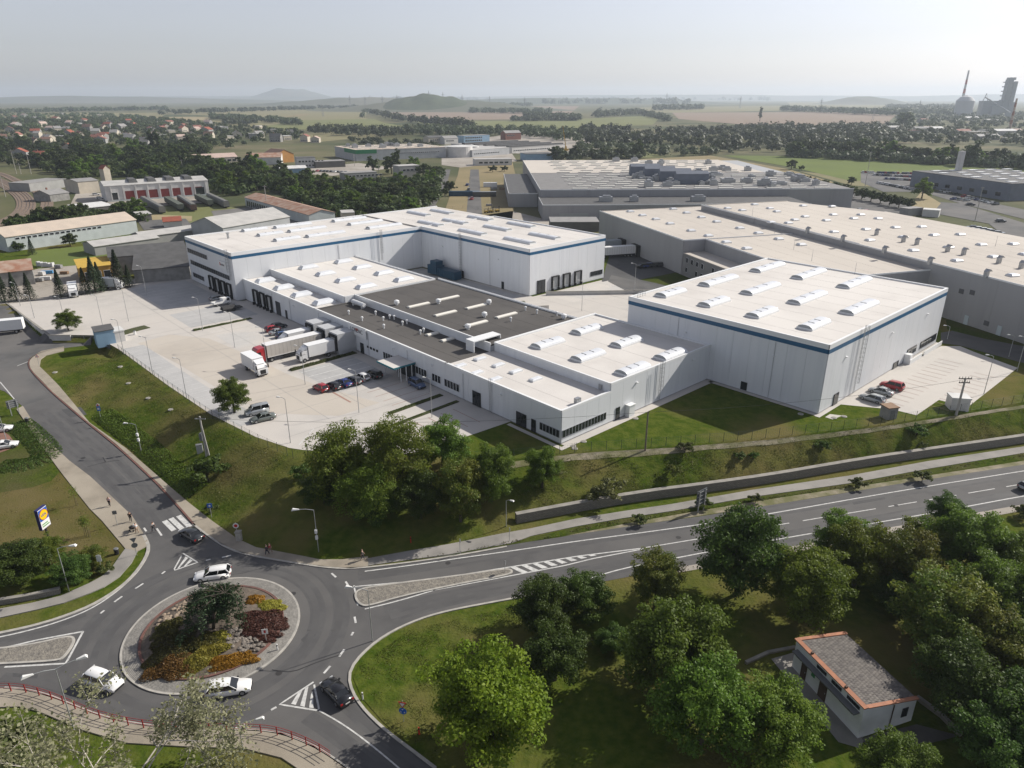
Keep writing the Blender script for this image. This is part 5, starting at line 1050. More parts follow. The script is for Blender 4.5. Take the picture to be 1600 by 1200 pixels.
def lobes(rg, n, rx, rz, zc, shape='round'):
    """leaf clumps strung along boughs, so that the outline is ragged and the crown has gaps"""
    out = []; nb = max(7, n//5); ga = rg.uniform(0, 6.28)
    for i in range(nb):
        f = (i+.5)/nb; z = 1-1.75*f if shape != 'dome' else 1-1.0*f
        a = ga+i*2.39996+rg.normal()*.25; k = math.sqrt(max(0, 1-z*z)); d = np.array([math.cos(a)*k, math.sin(a)*k, z])
        if shape == 'cone': d = np.array([math.cos(a)*(1.05-(z+1)/2)*.95, math.sin(a)*(1.05-(z+1)/2)*.95, z])
        elif shape == 'column': d = np.array([math.cos(a)*.62*math.sqrt(max(.12, 1-z*z)), math.sin(a)*.62*math.sqrt(max(.12, 1-z*z)), z])
        reach = rg.uniform(.70, 1.04); tt = rg.uniform(-.28, .28); m = int(round(n/nb))+rg.integers(0, 3)
        for j in range(m):
            t = reach*(.42+.58*((j+rg.random())/m)**.8); c = d*t+rg.normal(size=3)*np.array([.11, .11, .08])
            if shape == 'dome': c[2] = max(c[2], -.2)
            q = rg.uniform(.13, .25)*(1.15-.35*t)
            out.append((c*np.array([rx, rx, rz])+np.array([0, 0, zc]), q*(rx if shape != 'column' else rx*1.5), tt+rg.uniform(-.15, .15)))
    return out
def crown(name, seed, n, rx, rz, zc, leaves, size, m, shape='round', asp=.62, tight=.35):
    rg = np.random.default_rng(seed); L = lobes(rg, n, rx, rz, zc, shape); C_s, N_s, T_s = [], [], []
    w = np.array([q[1]**2 for q in L]); cnt = np.maximum((leaves*w/w.sum()).astype(int), 5)
    for (c, r_, tt), k in zip(L, cnt):
        d = rg.normal(size=(k, 3)); d /= np.linalg.norm(d, axis=1, keepdims=True); d[:, 2] = np.where(d[:, 2] < -.5, -d[:, 2]*.5, d[:, 2])
        rad = r_*(tight+(1.18-tight)*rg.random(k)**.55); sq = np.array([1.12, 1.12, .72])
        C_s.append(c+d*rad[:, None]*sq); N_s.append(d*.7+rg.normal(size=(k, 3))*.6+np.array([0, 0, .45])); T_s.append(.45+tt+rg.normal(size=k)*.25)
    cen = np.concatenate(C_s); cen[:, 2] = np.maximum(cen[:, 2], .05)
    return leafmesh(name, cen, np.concatenate(N_s), size, np.concatenate(T_s), m, asp, rg), L
def trunk(name, L, zc, r0, m=bark, seed=0, k=34, bare=.7):
    rg = np.random.default_rng(seed); mb = MB(); top = Vector((0, 0, zc+.1)); fork = zc*.55
    mb.tube([(0,0,-.4), (.06,0,fork*.5), (0,.05,fork), top], [r0*1.25, r0, r0*.8, r0*.35], 8)
    for i in rg.permutation(len(L))[:k]:
        c = Vector(L[i][0]); a = Vector((0, 0, rg.uniform(fork*.75, zc*.8))); mid = a.lerp(c, .5)+Vector((0, 0, .1*c.length)); mb.tube([a, mid, c], [r0*.32, r0*.17, r0*.05], 5, caps=False)
    return mb.mesh(name, m, True)
PROTO = {}
def proto(kind):
    if kind in PROTO: return PROTO[kind]
    K = {  # mat, lobes, rx, rz, zc, leaves, size, shape, trunk radius
     'bright': ('bright', 130, 5, 4.8, 5.0, 26000, .16, 'round', .28), 'mid': ('mid', 130, 5, 4.9, 4.9, 26000, .15, 'round', .28), 'mid2': ('mid', 130, 5, 5.4, 5.4, 25000, .15, 'round', .26), 'dark': ('dark', 130, 5, 5.2, 5.2, 25000, .15, 'round', .28),
     'dark2': ('dark', 130, 5, 4.4, 4.4, 23000, .155, 'round', .28), 'olive': ('olive', 130, 5, 4.9, 4.9, 26000, .15, 'round', .26), 'rust': ('rust', 130, 5, 4.9, 4.9, 25000, .15, 'round', .26), 'loose': ('loose', 170, 5, 5.4, 5.2, 20000, .13, 'round', .2), 'cone': ('rust', 130, 5, 6.8, 6.6, 24000, .15, 'round', .24),
     'town1': ('town', 46, 5, 4.8, 4.6, 2300, .46, 'round', .3), 'town2': ('town', 44, 5, 5.8, 5.6, 2300, .46, 'round', .3), 'town3': ('town', 40, 5, 4.0, 3.9, 2000, .46, 'round', .3), 'poplar': ('town', 44, 2.4, 8, 8.4, 1900, .42, 'column', .3), 'town4': ('mid', 44, 5, 4.9, 4.8, 2200, .46, 'round', .3),
     'shrub': ('shrub', 30, 2, 1.3, 1.0, 1500, .16, 'dome', .06), 'shrubd': ('dark', 30, 2, 1.4, 1.1, 1500, .16, 'dome', .06), 'shrubr': ('rust', 30, 2, 1.6, 1.2, 1400, .15, 'dome', .06), 'shrubp': ('pale', 30, 2, 1.6, 1.2, 1200, .14, 'dome', .05)}
    m, n, rx, rz, zc, lv, sz, sh, tr = K[kind]; sd_ = sum(map(ord, kind))
    cm_, L = crown('crown', sd_, n, rx, rz, zc, lv, sz, LM[m], sh); tm = trunk('trunk', L, zc, tr, seed=sd_)
    PROTO[kind] = (cm_, tm, rx, zc, zc+rz); return PROTO[kind]
def plant(kind, x, y, w, label, cat='tree', group=None, hs=1.0, name=None, rz=None, z=None):
    cm_, tm, rx, zc, top = proto(kind); s = w/2/rx; z = h1(x, y) if z is None else z
    t = T(name or ('shrub' if kind.startswith('shrub') else 'tree'), label, cat, (x, y, z), random.uniform(0, 6.28) if rz is None else rz, group); t.scale = (s, s, s*hs)
    ob('trunk' if not kind.startswith('shrub') else 'stem', tm, t); ob('crown' if not kind.startswith('shrub') else 'foliage', cm_, t); return t
def at_crown(kind, cx, cy, wpx, label, cat='tree', group=None, hs=1.0, z0=None):
    """place a tree so that its crown centre stands on that sight line, at the height its own size gives it"""
    cm_, tm, rx, zc, top = proto(kind); g = G(cx, min(cy+wpx*.35, 1195)).z if z0 is None else z0
    for _ in range(1):
        p = P(cx, cy, g+3); dep = p.y*CP-(g+3-H)*SP; w = wpx*.86*dep/F; s = w/2/rx; p = P(cx, cy, g+zc*s*hs); g = h1(p.x, p.y)
    return plant(kind, p.x, p.y, w, label, cat, group, hs)
NEAR = [('bright',765,1098,205,'bright yellow-green round tree at the bottom centre',1), ('dark',850,945,118,'dark leafy tree nearest the traffic island tip',1), ('dark2',915,930,100,'dark tree with light top right of its twin by the main road',1.1), ('dark2',868,1025,120,'grey-green tree behind the bright yellow-green one',1.05),
 ('cone',1027,903,98,'dark conical tree with browning edges below the main road',1), ('mid',1055,1010,185,'large fresh green tree in the middle of the park',1), ('mid2',1105,1095,175,'broad green tree left of the small white house',1.05), ('dark',1160,862,150,'tall dark green tree overlapping the main road',1.15), ('olive',1262,915,140,'olive green tree above the small white house',1.1),
 ('olive',1345,868,120,'yellowing green tree left of the grove below the main road',1.1), ('rust',1415,880,130,'yellow-brown tinged tree in the middle of the grove below the road',1.1), ('mid2',1510,845,130,'bright topped tree at the right end of the grove below the road',1), ('dark',1482,800,70,'small dark tree touching the main road edge',1), ('olive',1212,1130,160,'yellow-green tree hiding the left wall of the small white house',1),
 ('mid',1405,1192,130,'green tree at the bottom edge in front of the small white house',.9), ('rust',1475,955,170,'rusty topped tree right of the small white house roof',1), ('mid2',1560,925,140,'green tree above the rusty ones at the right edge',1), ('rust',1572,1010,150,'large rust-brown tree at the right edge',1), ('dark',1500,1060,150,'shady dark tree behind the small white house',1), ('dark2',1590,1110,170,'dark tree in the lower right corner',1), ('dark',1400,930,80,'small dark tree just behind the small white house roof',1),
 ('mid',1320,842,105,'green tree at the left end of the grove below the road',1), ('olive',1450,848,100,'olive tree between the grove and the right edge',1), ('mid2',1570,868,110,'green tree at the right edge above the rusty trees',1), ('dark',1605,955,120,'dark tree cut by the right edge',1), ('rust',1545,1000,130,'rusty tree in the middle of the lower right wood',1), ('dark2',1560,1165,150,'dark tree at the bottom right edge',1), ('dark2',960,1000,70,'small dark tree between the two green crowns',.8),
 ('loose',530,712,125,'feathery olive tree at the left end of the bank grove',1.1), ('loose',618,702,130,'feathery yellow-green tree in the middle of the bank grove',1.15), ('loose',575,765,115,'shaded feathery tree low on the bank grove',1), ('mid2',690,690,90,'rounded green tree top right of the feathery grove',1.1), ('dark',655,770,95,'dark tree at the foot of the bank grove',1), ('rust',718,755,100,'brown tinged tree at the right front of the bank grove',1.3), ('dark2',505,765,90,'dark low tree at the left front of the bank grove',.8), ('mid2',768,728,85,'green tree between the grove and the low hall corner',1.3), ('mid',848,722,66,'dense round green tree in front of the low hall corner',1.3), ('dark2',585,795,90,'darkest low tree at the foot of the feathery grove',.8),
 ('mid',362,618,66,'single round tree between the lorry yard fence and the power pole',1.05), ('mid2',103,500,44,'small round tree by the yard gate',.85), ('dark',28,880,105,'dark spreading tree at the left edge by the low stone wall',.8), ('olive',70,862,66,'olive bush-like tree under the yellow sign',.9), ('dark2',112,888,76,'dense dark tree beside the leaning street lamp',.8), ('rust',143,870,56,'reddish shrubby tree beside the pavement bend',.8)]
for k, cx, cy, w, lab, hs in NEAR: at_crown(k, cx, cy, w, lab, 'tree', hs=hs)
SHR = [('shrubd',325,738,66,'large dark green shrub below the power pole on the left bank'),('shrubp',945,768,62,'pale green willowy shrub hanging over the retaining wall'),('shrubr',1052,738,30,'brown shrub in the middle of the right bank'),('shrub',1070,700,32,'green shrub on the trodden path right of the wooden pole'),('shrubd',1155,714,22,'small dark shrub on the bank, left of a pair'),('shrubd',1178,713,18,'small dark shrub on the bank, right of a pair'),('shrubd',1285,697,26,'dark forked shrub alone on the right bank'),('shrubd',1431,676,34,'round dark green bush near the top of the right bank'),('shrub',1441,700,16,'little bush growing on top of the retaining wall'),('shrub',165,888,30,'low flowering shrub by the pavement bend'),('shrub',330,795,26,'tall weedy shrub by the blue path sign'),('shrubp',860,742,40,'straw-coloured shrub beside the dense round tree'),('shrubd',470,740,40,'dark shrub at the fence corner left of the feathery grove'),
       ('shrub',20,1165,120,'silvery bush in the bottom left corner'),('shrub',1100,788,30,'weedy shrub below the big road sign'),('shrub',1000,812,30,'weedy shrub on the verge left of the big road sign'),('shrub',1180,780,26,'weedy shrub on the verge right of the big road sign'),('shrub',1340,756,30,'weedy shrub on the verge half way to the right edge'),('shrub',1440,745,34,'dense weeds on the verge near the right edge'),('shrub',1600,802,40,'bush at the right edge beside the road'),('shrub',915,1000,30,'small shrub at the foot of the dark trees')]
for k, cx, cy, w, lab in SHR:
    q = G(cx, cy+w*.22); plant(k, q.x, q.y, w*(q.y*CP-(q.z-H)*SP)/F, lab, 'shrub')
# clipped ground-cover hedge on the left bank
def hedge(name, label, pts, wid, hh, n, m, size=.14, cat='hedge'):
    line_ = resample(smooth_line(pts, 2), .25); rg = np.random.default_rng(len(pts)*7+n); i = rg.integers(0, len(line_)-1, n); cen = np.array([[line_[k].x, line_[k].y, 0] for k in i]); tn = np.array([(line_[k+1]-line_[k]).normalized()[:] for k in i])
    off = rg.uniform(-1, 1, n); side = np.stack([-tn[:, 1], tn[:, 0], np.zeros(n)], 1); cen = cen+side*(off*wid/2)[:, None]
    z = hf(cen[:, 0], cen[:, 1]); bump = .75+.25*np.sin(cen[:, 0]*1.3)*np.sin(cen[:, 1]*1.1); cen[:, 2] = z+hh*bump*np.sqrt(np.maximum(1-off**2, .02))*rg.uniform(.75, 1.0, n)
    nm = side*off[:, None]+np.array([0, 0, .8])+rg.normal(size=(n, 3))*.5; me_ = leafmesh(name, cen, nm, size, .5+rg.normal(size=n)*.3, m, rg=rg); return tag(ob(name, me_), label, cat)
hedge('ground_cover', 'thick band of bright ground cover on the bank beside the left pavement', gpx([(160,648),(200,676),(235,706),(270,738),(310,772)]), 4.2, .7, 9000, LM['mid'], .15, 'ground cover')
hedge('hedge', 'clipped dark hedge around the red-paved car park at the left edge', gpx([(0,730),(40,728),(75,715),(70,700),(45,675),(25,660)]), 5, .5, 6000, LM['dark'], .14)
hedge('hedge', 'planted green strip in front of the docked white lorry', [FM.w(-17.4,64), FM.w(-1.2,64.6)], 1.3, .6, 1800, LM['shrub'], .13); hedge('hedge', 'planted green strip nearest the rear loading docks', [FM.w(-22.4,107), FM.w(-7,107.5)], 1.1, .5, 1400, LM['shrub'], .13)
hedge('hedge', 'planted strip between the parked blue car and the trees, nearer the entrance', [FM.w(-14.4,30.4), FM.w(-1.9,31)], 1.0, .4, 1200, LM['shrub'], .12); hedge('hedge', 'narrow planted strip closest to the feathery grove', [FM.w(-20.8,25.4), FM.w(-1.5,26.3)], .8, .35, 1200, LM['shrub'], .12)
# rough weeds and tussocks on banks and lawns: nobody could count them
def tussocks(name, areas, n, m, size, hmin, hmax, seed):
    rg = np.random.default_rng(seed); out = []
    for pl, share in areas:
        pl = [(p.x, p.y) for p in gpx(pl)]; xs = [p[0] for p in pl]; ys = [p[1] for p in pl]; k = int(n*share); X = rg.uniform(min(xs), max(xs), k*4); Y = rg.uniform(min(ys), max(ys), k*4); ok = inpoly(X, Y, pl)
        X, Y = X[ok][:k], Y[ok][:k]; cl = np.sin(X*1.7+np.sin(Y*.9)*2)+np.sin(Y*1.9+X*.6)+np.sin(X*.35)*np.sin(Y*.4)*1.4; keep = cl+rg.normal(size=len(X))*.9 > .1; X, Y = X[keep], Y[keep]; out.append(np.stack([X, Y, hf(X, Y)+rg.uniform(hmin, hmax, len(X))], 1))
    cen = np.concatenate(out); me_ = leafmesh(name, cen, rg.normal(size=cen.shape)*np.array([1, 1, .45])+np.array([0, 0, .35]), size, .5+rg.normal(size=len(cen))*.35, m, .45, rg); return tag(ob(name, me_), kind='stuff')
BANKR = [(880,716),(1200,694),(1600,640),(1600,682),(1350,716),(1090,757),(900,786),(812,804),(790,760)]
BANKL = [(190,560),(330,660),(450,716),(460,760),(330,810),(250,760),(140,650),(90,600),(120,560)]
tussocks('rough_grass', [(BANKR, .5), (BANKL, .25), ([(560,1040),(640,985),(800,948),(840,960),(700,1060),(680,1190),(600,1130)], .25)], 95000, leafmat('grass_blade', (.055,.088,.012), (.105,.125,.025), .4, 0), .085, .02, .07, 5)
tussocks('dry_grass', [(BANKR, .45), (BANKL, .25), ([(-40,760),(80,730),(180,845),(150,900),(0,895)], .2), ([(560,1040),(640,985),(800,948),(840,960),(700,1060),(680,1190),(600,1130)], .1)], 16000, leafmat('grass_dry', (.13,.115,.05), (.19,.165,.08), .3, 0), .10, .02, .09, 6)
tussocks('verge_weeds', [([(880,836),(1000,812),(1230,776),(1600,716),(1600,710),(1325,758),(1050,801),(900,825)], .6), ([(575,888),(800,850),(880,838),(830,841),(640,877)], .1), ([(1000,898),(1280,852),(1500,812),(1620,792),(1620,804),(1500,824),(1280,862),(1000,910)], .3)], 16000, leafmat('weed_leaf', (.052,.068,.022), (.12,.105,.04), .3, 0), .15, .05, .35, 7)
# silver-leaved tree at the bottom left with pale bare limbs
p = P(172, 1216, 8.5); st = T('tree', 'sparse silver-leaved tree with pale bare branches at the bottom left', 'tree', (p.x, p.y, h1(p.x, p.y))); rg = np.random.default_rng(44)
mb = MB(); mb.tube([(0,0,-.3),(.2,0,3),(-.1,.2,6)], [.34,.28,.2], 8); tips = []
def limb(a, d, L, r_, lev):
    pts = [a]; q = a.copy(); dd = d.normalized()
    for i in range(4): dd = (dd+Vector(rg.normal(size=3))*.16+Vector((0, 0, .05))).normalized(); q = q+dd*L/4; pts.append(q.copy())
    mb.tube(pts, [r_*(1-.17*i) for i in range(5)], 5, caps=False)
    if lev == 0: tips.extend(pts[1:]); return
    for i in (2, 3, 4, 4): limb(pts[i], dd+Vector(rg.normal(size=3))*.62, L*rg.uniform(.5, .72), r_*.48, lev-1)
for i in range(9): a = 2*math.pi*i/9+.3; limb(Vector((0, 0, rg.uniform(3.6, 6))), Vector((math.cos(a), math.sin(a), rg.uniform(.15, .6))), rg.uniform(5.0, 7.6), .13, 2)
mb.build('trunk', barkw, st, True); tips = np.array([t_[:] for t_ in tips]); cen = np.repeat(tips, 26, 0)+rg.normal(size=(len(tips)*26, 3))*.42
ob('crown', leafmesh('crown', cen, rg.normal(size=cen.shape)+np.array([0, 0, .5]), .16, .5+rg.normal(size=len(cen))*.3, LM['silver'], rg=rg), st)
# firs
def firmesh(seed, h=10, r_=3.3, m='fir', n=2600):
    rg = np.random.default_rng(seed); z = h*(.08+.92*rg.random(n)**.8); t = z/h; lay = np.floor(t*14)/14; rr = r_*(1-lay)*(.35+.65*rg.random(n)**.6)*(1-.35*(t*14 % 1)); a = rg.uniform(0, 6.28, n)
    cen = np.stack([np.cos(a)*rr, np.sin(a)*rr, z-rr*.22], 1); return leafmesh('crown', cen, np.stack([np.cos(a)*.5, np.sin(a)*.5, np.ones(n)], 1)+rg.normal(size=(n, 3))*.35, .24, .4+rg.normal(size=n)*.3, LM[m], .45, rg)
fm_ = [firmesh(i) for i in (1, 2)]; ft = MB().tube([(0,0,-.3),(0,0,9.5)], [.22,.04], 6).mesh('trunk', bark)
for i, (x, y, h, lab) in enumerate(((8,472,9,'fir at the left edge of the yard, first of the row'),(26,470,8.5,'fir second in the row along the yard edge'),(48,468,8,'slim fir third in the row along the yard edge'),(96,465,8.5,'fir beside the white van cab behind the yard'),(135,459,8,'fir left of the tallest pair in front of the yellow roof'),(150,457,11,'tall fir in front of the yellow roofed workshop'),(158,455,9,'fir right of the tall fir at the yellow workshop'),(188,450,12,'tallest fir at the corner of the dark barn'),(203,448,7,'short fir at the dark barn wall'),(-12,470,10,'fir cut by the left frame edge'),(51,398,6.5,'small conifer on the lawn before the beige shed'))):
    p = P(x, y, 5); t = T('fir_tree', lab, 'fir tree', (p.x, p.y, h1(p.x, p.y)), i, 'firs along the yard edge'); t.scale = (h/10,)*3; ob('trunk', ft, t); ob('crown', fm_[i % 2], t)
# weeping cedar, bed shrubs and rocks on the roundabout
def bedpt(px, py): q = P(px, py, .8); return q.x, q.y, bedz(q.x, q.y)
x, y, z = bedpt(335, 990); cd = T('weeping_cedar', 'weeping dark green cedar in the middle of the roundabout', 'tree', (x, y, z)); cd.scale = (1.35, 1.35, .95); rg = np.random.default_rng(9); mbc = MB(); C_s = []
spine = [Vector(q) for q in ((0,0,0),(.2,.1,1.6),(.1,.2,3.2),(.6,.6,4.2),(1.2,.8,4.5),(1.7,.9,4.1))]; mbc.tube(spine, [.16,.14,.12,.09,.06,.03], 6)
for i in range(26):
    a = spine[rg.integers(1, 5)]; an = rg.uniform(0, 6.28); Lb = rg.uniform(.8, 3.0) if math.cos(an) < .3 else rg.uniform(.6, 1.8); pts = [a, a+Vector((math.cos(an)*Lb*.5, math.sin(an)*Lb*.5, .25)), a+Vector((math.cos(an)*Lb, math.sin(an)*Lb, -.1)), a+Vector((math.cos(an)*Lb*1.12, math.sin(an)*Lb*1.12, -a.z*rg.uniform(.65, .95)))]
    mbc.tube(pts, [.05,.04,.03,.01], 4, caps=False)
    for k in range(260): f_ = rg.random()*3; j = int(min(f_, 2)); q = pts[j].lerp(pts[j+1], f_-j); C_s.append((q.x+rg.normal()*.2, q.y+rg.normal()*.2, max(q.z-abs(rg.normal())*.38, .05)))
mbc.build('trunk', bark, cd, True); cen = np.array(C_s); ob('crown', leafmesh('crown', cen, rg.normal(size=cen.shape)*np.array([1, 1, .3]), .15, .45+rg.normal(size=len(cen))*.3, LM['cedar'], .4, rg), cd)
def mound(px, py, rx, ry, hh, n, m, lab, rot=0., size=.11):
    rx *= 1.35; ry *= 1.35; n = int(n*1.7); x, y, z = bedpt(px, py); rg = np.random.default_rng(int(px*7+py)); d = rg.random(n)**.5; a = rg.uniform(0, 6.28, n); k = 1+.16*np.sin(a*4+px)+.1*np.sin(a*7)
    X, Y = d*k*np.cos(a)*rx, d*k*np.sin(a)*ry; X, Y = X*math.cos(rot)-Y*math.sin(rot), X*math.sin(rot)+Y*math.cos(rot); bz = np.array([bedz(x+u, y+v) for u, v in zip(X, Y)])
    lc = rg.uniform(-1, 1, (14, 2))*np.array([rx, ry]); lump = .45+.6*np.maximum(0, 1-np.min(np.hypot(X[:, None]-lc[:, 0], Y[:, None]-lc[:, 1]), 1)/(.38*max(rx, ry))); Z = bz-z+hh*np.sqrt(np.maximum(1-d**2, .03))*lump*rg.uniform(.7, 1, n); t = T('bed_shrub', lab, 'shrub', (x, y, z)); cen = np.stack([X, Y, Z], 1)
    ob('foliage', leafmesh('foliage', cen, np.stack([X/rx*.6, Y/ry*.6, np.ones(n)], 1)+rg.normal(size=(n, 3))*.6, size, .5+rg.normal(size=n)*.3, LM[m], rg=rg), t); MB().tube([(0,0,-.1),(0,0,hh*.6)], [.06,.03], 5).build('stem', bark, t)
mound(268,1015,2.1,2.2,.7,2600,'heath','dark olive-brown shrub mass at the left of the roundabout bed'); mound(270,1040,2.4,1.3,.8,2400,'amber','amber-brown shrub carpet at the front left of the roundabout bed',.2); mound(322,1012,1.6,1.3,.7,1700,'heath','brown green shrub below the cedar'); mound(262,985,1.3,1.3,.7,1200,'heath','dark shrub in the shade left of the cedar')
mound(318,1028,2.3,1.0,.85,2600,'lime','pale lime shrub band across the front of the roundabout bed',.85); mound(347,1000,.7,.6,.6,600,'lime','small lime shrub right of the cedar foot'); mound(362,1030,2.2,.75,.5,1900,'gold','orange-gold shrub carpet at the front right of the roundabout bed',.35)
mound(412,970,2.2,1.5,.7,2600,'wine','wine red shrub carpet at the right of the roundabout bed',.2); mound(408,990,1.7,.8,.6,1400,'wine','smaller wine red shrub in front of the larger one'); mound(423,945,1.3,1.1,.5,1400,'lime','yellow-green shrub at the upper right of the roundabout bed'); mound(400,938,.8,.9,.6,800,'gold','bright orange shrub at the upper right of the roundabout bed'); mound(332,930,.8,.7,1.5,900,'pale','pale upright conifer behind the cedar'); mound(315,938,.7,.7,1.4,900,'cedar','small dark conifer behind the cedar on the left')
rk = mat('bed_rock', (.20,.175,.15), (.13,.115,.10), 2.2, .9, bump=.5); rk2 = mat('bed_rock_tan', (.33,.26,.19), (.24,.19,.14), 2, .9, bump=.5); rmesh = []
for i in range(5):
    bm = bmesh.new(); bmesh.ops.create_icosphere(bm, subdivisions=1, radius=.3)
    for v in bm.verts: v.co = Vector((v.co.x*random.uniform(.7, 1.3), v.co.y*random.uniform(.6, 1.1), v.co.z*random.uniform(.4, .8)))
    me_ = bpy.data.meshes.new('rock'); bm.to_mesh(me_); bm.free(); me_.materials.append(rk if i < 3 else rk2); rmesh.append(me_)
for px0, py0, sx, sy, n, ms, lab, sl in ((385,1006,34,16,95,rmesh[:3],'grey brown broken stone in the rockery slope right of the cedar',.25),(275,958,30,14,45,rmesh[3:],'tan broken stone in the upper left of the roundabout bed',-.6),(345,1062,50,6,18,rmesh[:3],'small stone along the front kerb of the roundabout bed',-.2)):
    for i in range(n):
        a, r_ = random.uniform(0, 6.28), math.sqrt(random.random()); dx = math.cos(a)*r_*sx; px, py = px0+dx, py0+math.sin(a)*r_*sy+dx*sl; x, y, z = bedpt(px, py)
        if math.hypot(x-RC.x, y-RC.y) > 7.7: continue
        o = tag(ob('rock', random.choice(ms), None, (x, y, z+.05), random.uniform(0, 6)), lab, 'rock', 'rocks of the roundabout bed '+lab[:4]); k = random.uniform(.6, 1.3); o.scale = (k, k, k)
# car park tree rows and single trees further back
def mid(kind, px, py, wpx, lab, group=None, hs=1.0):
    p = P(px, py, 5); w = wpx*(p.y*CP+55*SP)/F; return plant(kind, p.x, p.y, w, lab, 'tree', group, hs, z=5.0)
for i in range(5): mid('town3', 1240+i*8, 281+i*2.2, 15, 'clipped dark tree '+['first','second','third','fourth','fifth'][i]+' from the left in the short car park row', 'short car park tree row', 1.0)
for i in range(10): mid('town1', 1288+i*14.5, 299+i*3.2, 22, 'dark round tree '+ORD[i]+' from the left in the long car park row', 'long car park tree row', .95)
for k, x, y, w, lab in (('town4',1440,311,34,'largest round tree at the end of the car park row'),('town1',1330,289,15,'single small tree behind the car park row'),('town1',1236,265,18,'single round bush tree on the dry strip'),('town3',1252,266,10,'low bush right of the single bush tree'),('town1',870,251,26,'tree left of the clump behind the huge grey factory'),('town2',897,251,22,'tree second in the clump behind the huge grey factory'),('town1',925,250,20,'tree third in the clump behind the huge grey factory'),('town1',945,248,18,'small tree at the right of the clump behind the factory'),('town2',995,247,26,'dark cone-like tree alone behind the beige factory roof'),('town1',967,247,18,'bushy tree left of the dark lone tree behind the factory'),
  ('town2',583,270,24,'dark tree in front of the green-banded factory, left of a pair'),('town2',612,272,30,'broad dark tree in front of the green-banded factory'),('poplar',622,271,12,'pointed dark tree right of the broad dark tree'),('town4',647,266,22,'light green tree before the pale factory wall'),('town1',662,278,26,'dark tree beside the grey two-storey house'),('town1',702,300,20,'dark tree on the dry grass beside the storage road'),('town1',695,306,14,'smaller dark tree on the dry grass beside the storage road'),('town1',685,312,16,'bush at the hedge end near the rear warehouse roof'),('town1',676,318,18,'hedge-end tree beside the lane behind the rear warehouse'),('town3',770,269,14,'low bush on the storage yard embankment'),('town3',788,268,12,'second low bush on the storage yard embankment'),('poplar',240,245,13,'tall dark poplar left of a pair in the town'),('poplar',250,245,13,'tall dark poplar right of a pair in the town'),('poplar',1187,190,7,'lone poplar far away above the tree belt'),('town1',1412,200,28,'big dark tree standing out before the cement plant'),('town1',110,385,24,'dark bush at the wall of the beige shed'),('town3',30,392,20,'low bush at the left of the beige shed wall')):
    mid(k, x, y, w, lab)
def scatter(px, n, kinds, wm, lab, group, seed, mind=5.0):
    rg = random.Random(seed); pl = [(p.x, p.y) for p in ppx(px)]; xs = [p[0] for p in pl]; ys = [p[1] for p in pl]; got = []; tries = 0
    look = {'town1': 'round dark', 'town2': 'tall dark', 'town3': 'low dark', 'town4': 'light green', 'poplar': 'slender'}
    while len(got) < n and tries < n*60:
        tries += 1; x, y = rg.uniform(min(xs), max(xs)), rg.uniform(min(ys), max(ys))
        if not inpoly(np.array([x]), np.array([y]), pl)[0] or any((x-a)**2+(y-b)**2 < mind**2 for a, b in got): continue
        got.append((x, y)); k = rg.choice(kinds); w_ = rg.uniform(*wm); fx, fy = (x/y-min(a/b for a, b in pl))/(max(a/b for a, b in pl)-min(a/b for a, b in pl)), (y-min(ys))/(max(ys)-min(ys))
        lb = ('broad ' if w_ > sum(wm)*.54 else 'small ' if w_ < sum(wm)*.44 else '')+look[k]+' '+lab+', '+('front' if fy < .33 else 'middle' if fy < .66 else 'back')+' '+['far left','left','centre left','centre right','right','far right'][min(int(fx*6), 5)]
        plant(k, x, y, w_*(.5 if k == 'poplar' else 1), lb, 'tree', group, rg.uniform(.8, 1.15), z=h1(x, y))
scatter([(455,282),(540,292),(650,285),(690,272),(676,322),(640,336),(560,340),(522,338),(470,316),(430,302),(400,290)], 105, ['town1','town3','town4','town1'], (6,11), 'tree in the garden plots behind the rear warehouse', 'garden plot trees', 3, 5)
scatter([(330,268),(400,268),(470,283),(400,300),(370,305),(332,300)], 30, ['town1','town2','town4'], (9,14), 'tree between the white depot and the pale blue shed', 'trees right of the depot', 4, 6)
scatter([(110,240),(330,240),(330,285),(215,285),(180,272),(110,285),(70,262)], 66, ['town1','town2','town2','town4'], (10,17), 'tree in the wood behind the white depot', 'trees behind the depot', 5, 7)
scatter([(0,225),(60,232),(110,245),(60,268),(0,262)], 12, ['town1','town2'], (10,16), 'tree between the railway and the first houses', 'trees by the railway', 6, 7)
scatter([(20,352),(60,345),(130,340),(140,352),(60,362),(10,366)], 12, ['town1','town3'], (7,11), 'tree behind the beige shed', 'trees behind the beige shed', 7, 5)
scatter([(185,330),(220,328),(225,345),(190,350)], 5, ['town1','town4'], (7,10), 'tree between the beige shed and the goods wagons', 'trees by the goods wagons', 8, 5)
for i in range(36):
    f_ = i/35; x = 1240+f_*400; y = 243+f_*22+random.uniform(-2.5, 2.5); mid(random.choice(['town1','town2','town4','town1']), x, y, random.uniform(20, 32), 'leafy tree '+ORD[i]+' from the left in the belt beyond the green meadow', 'tree belt beyond the meadow', random.uniform(.85, 1.15))
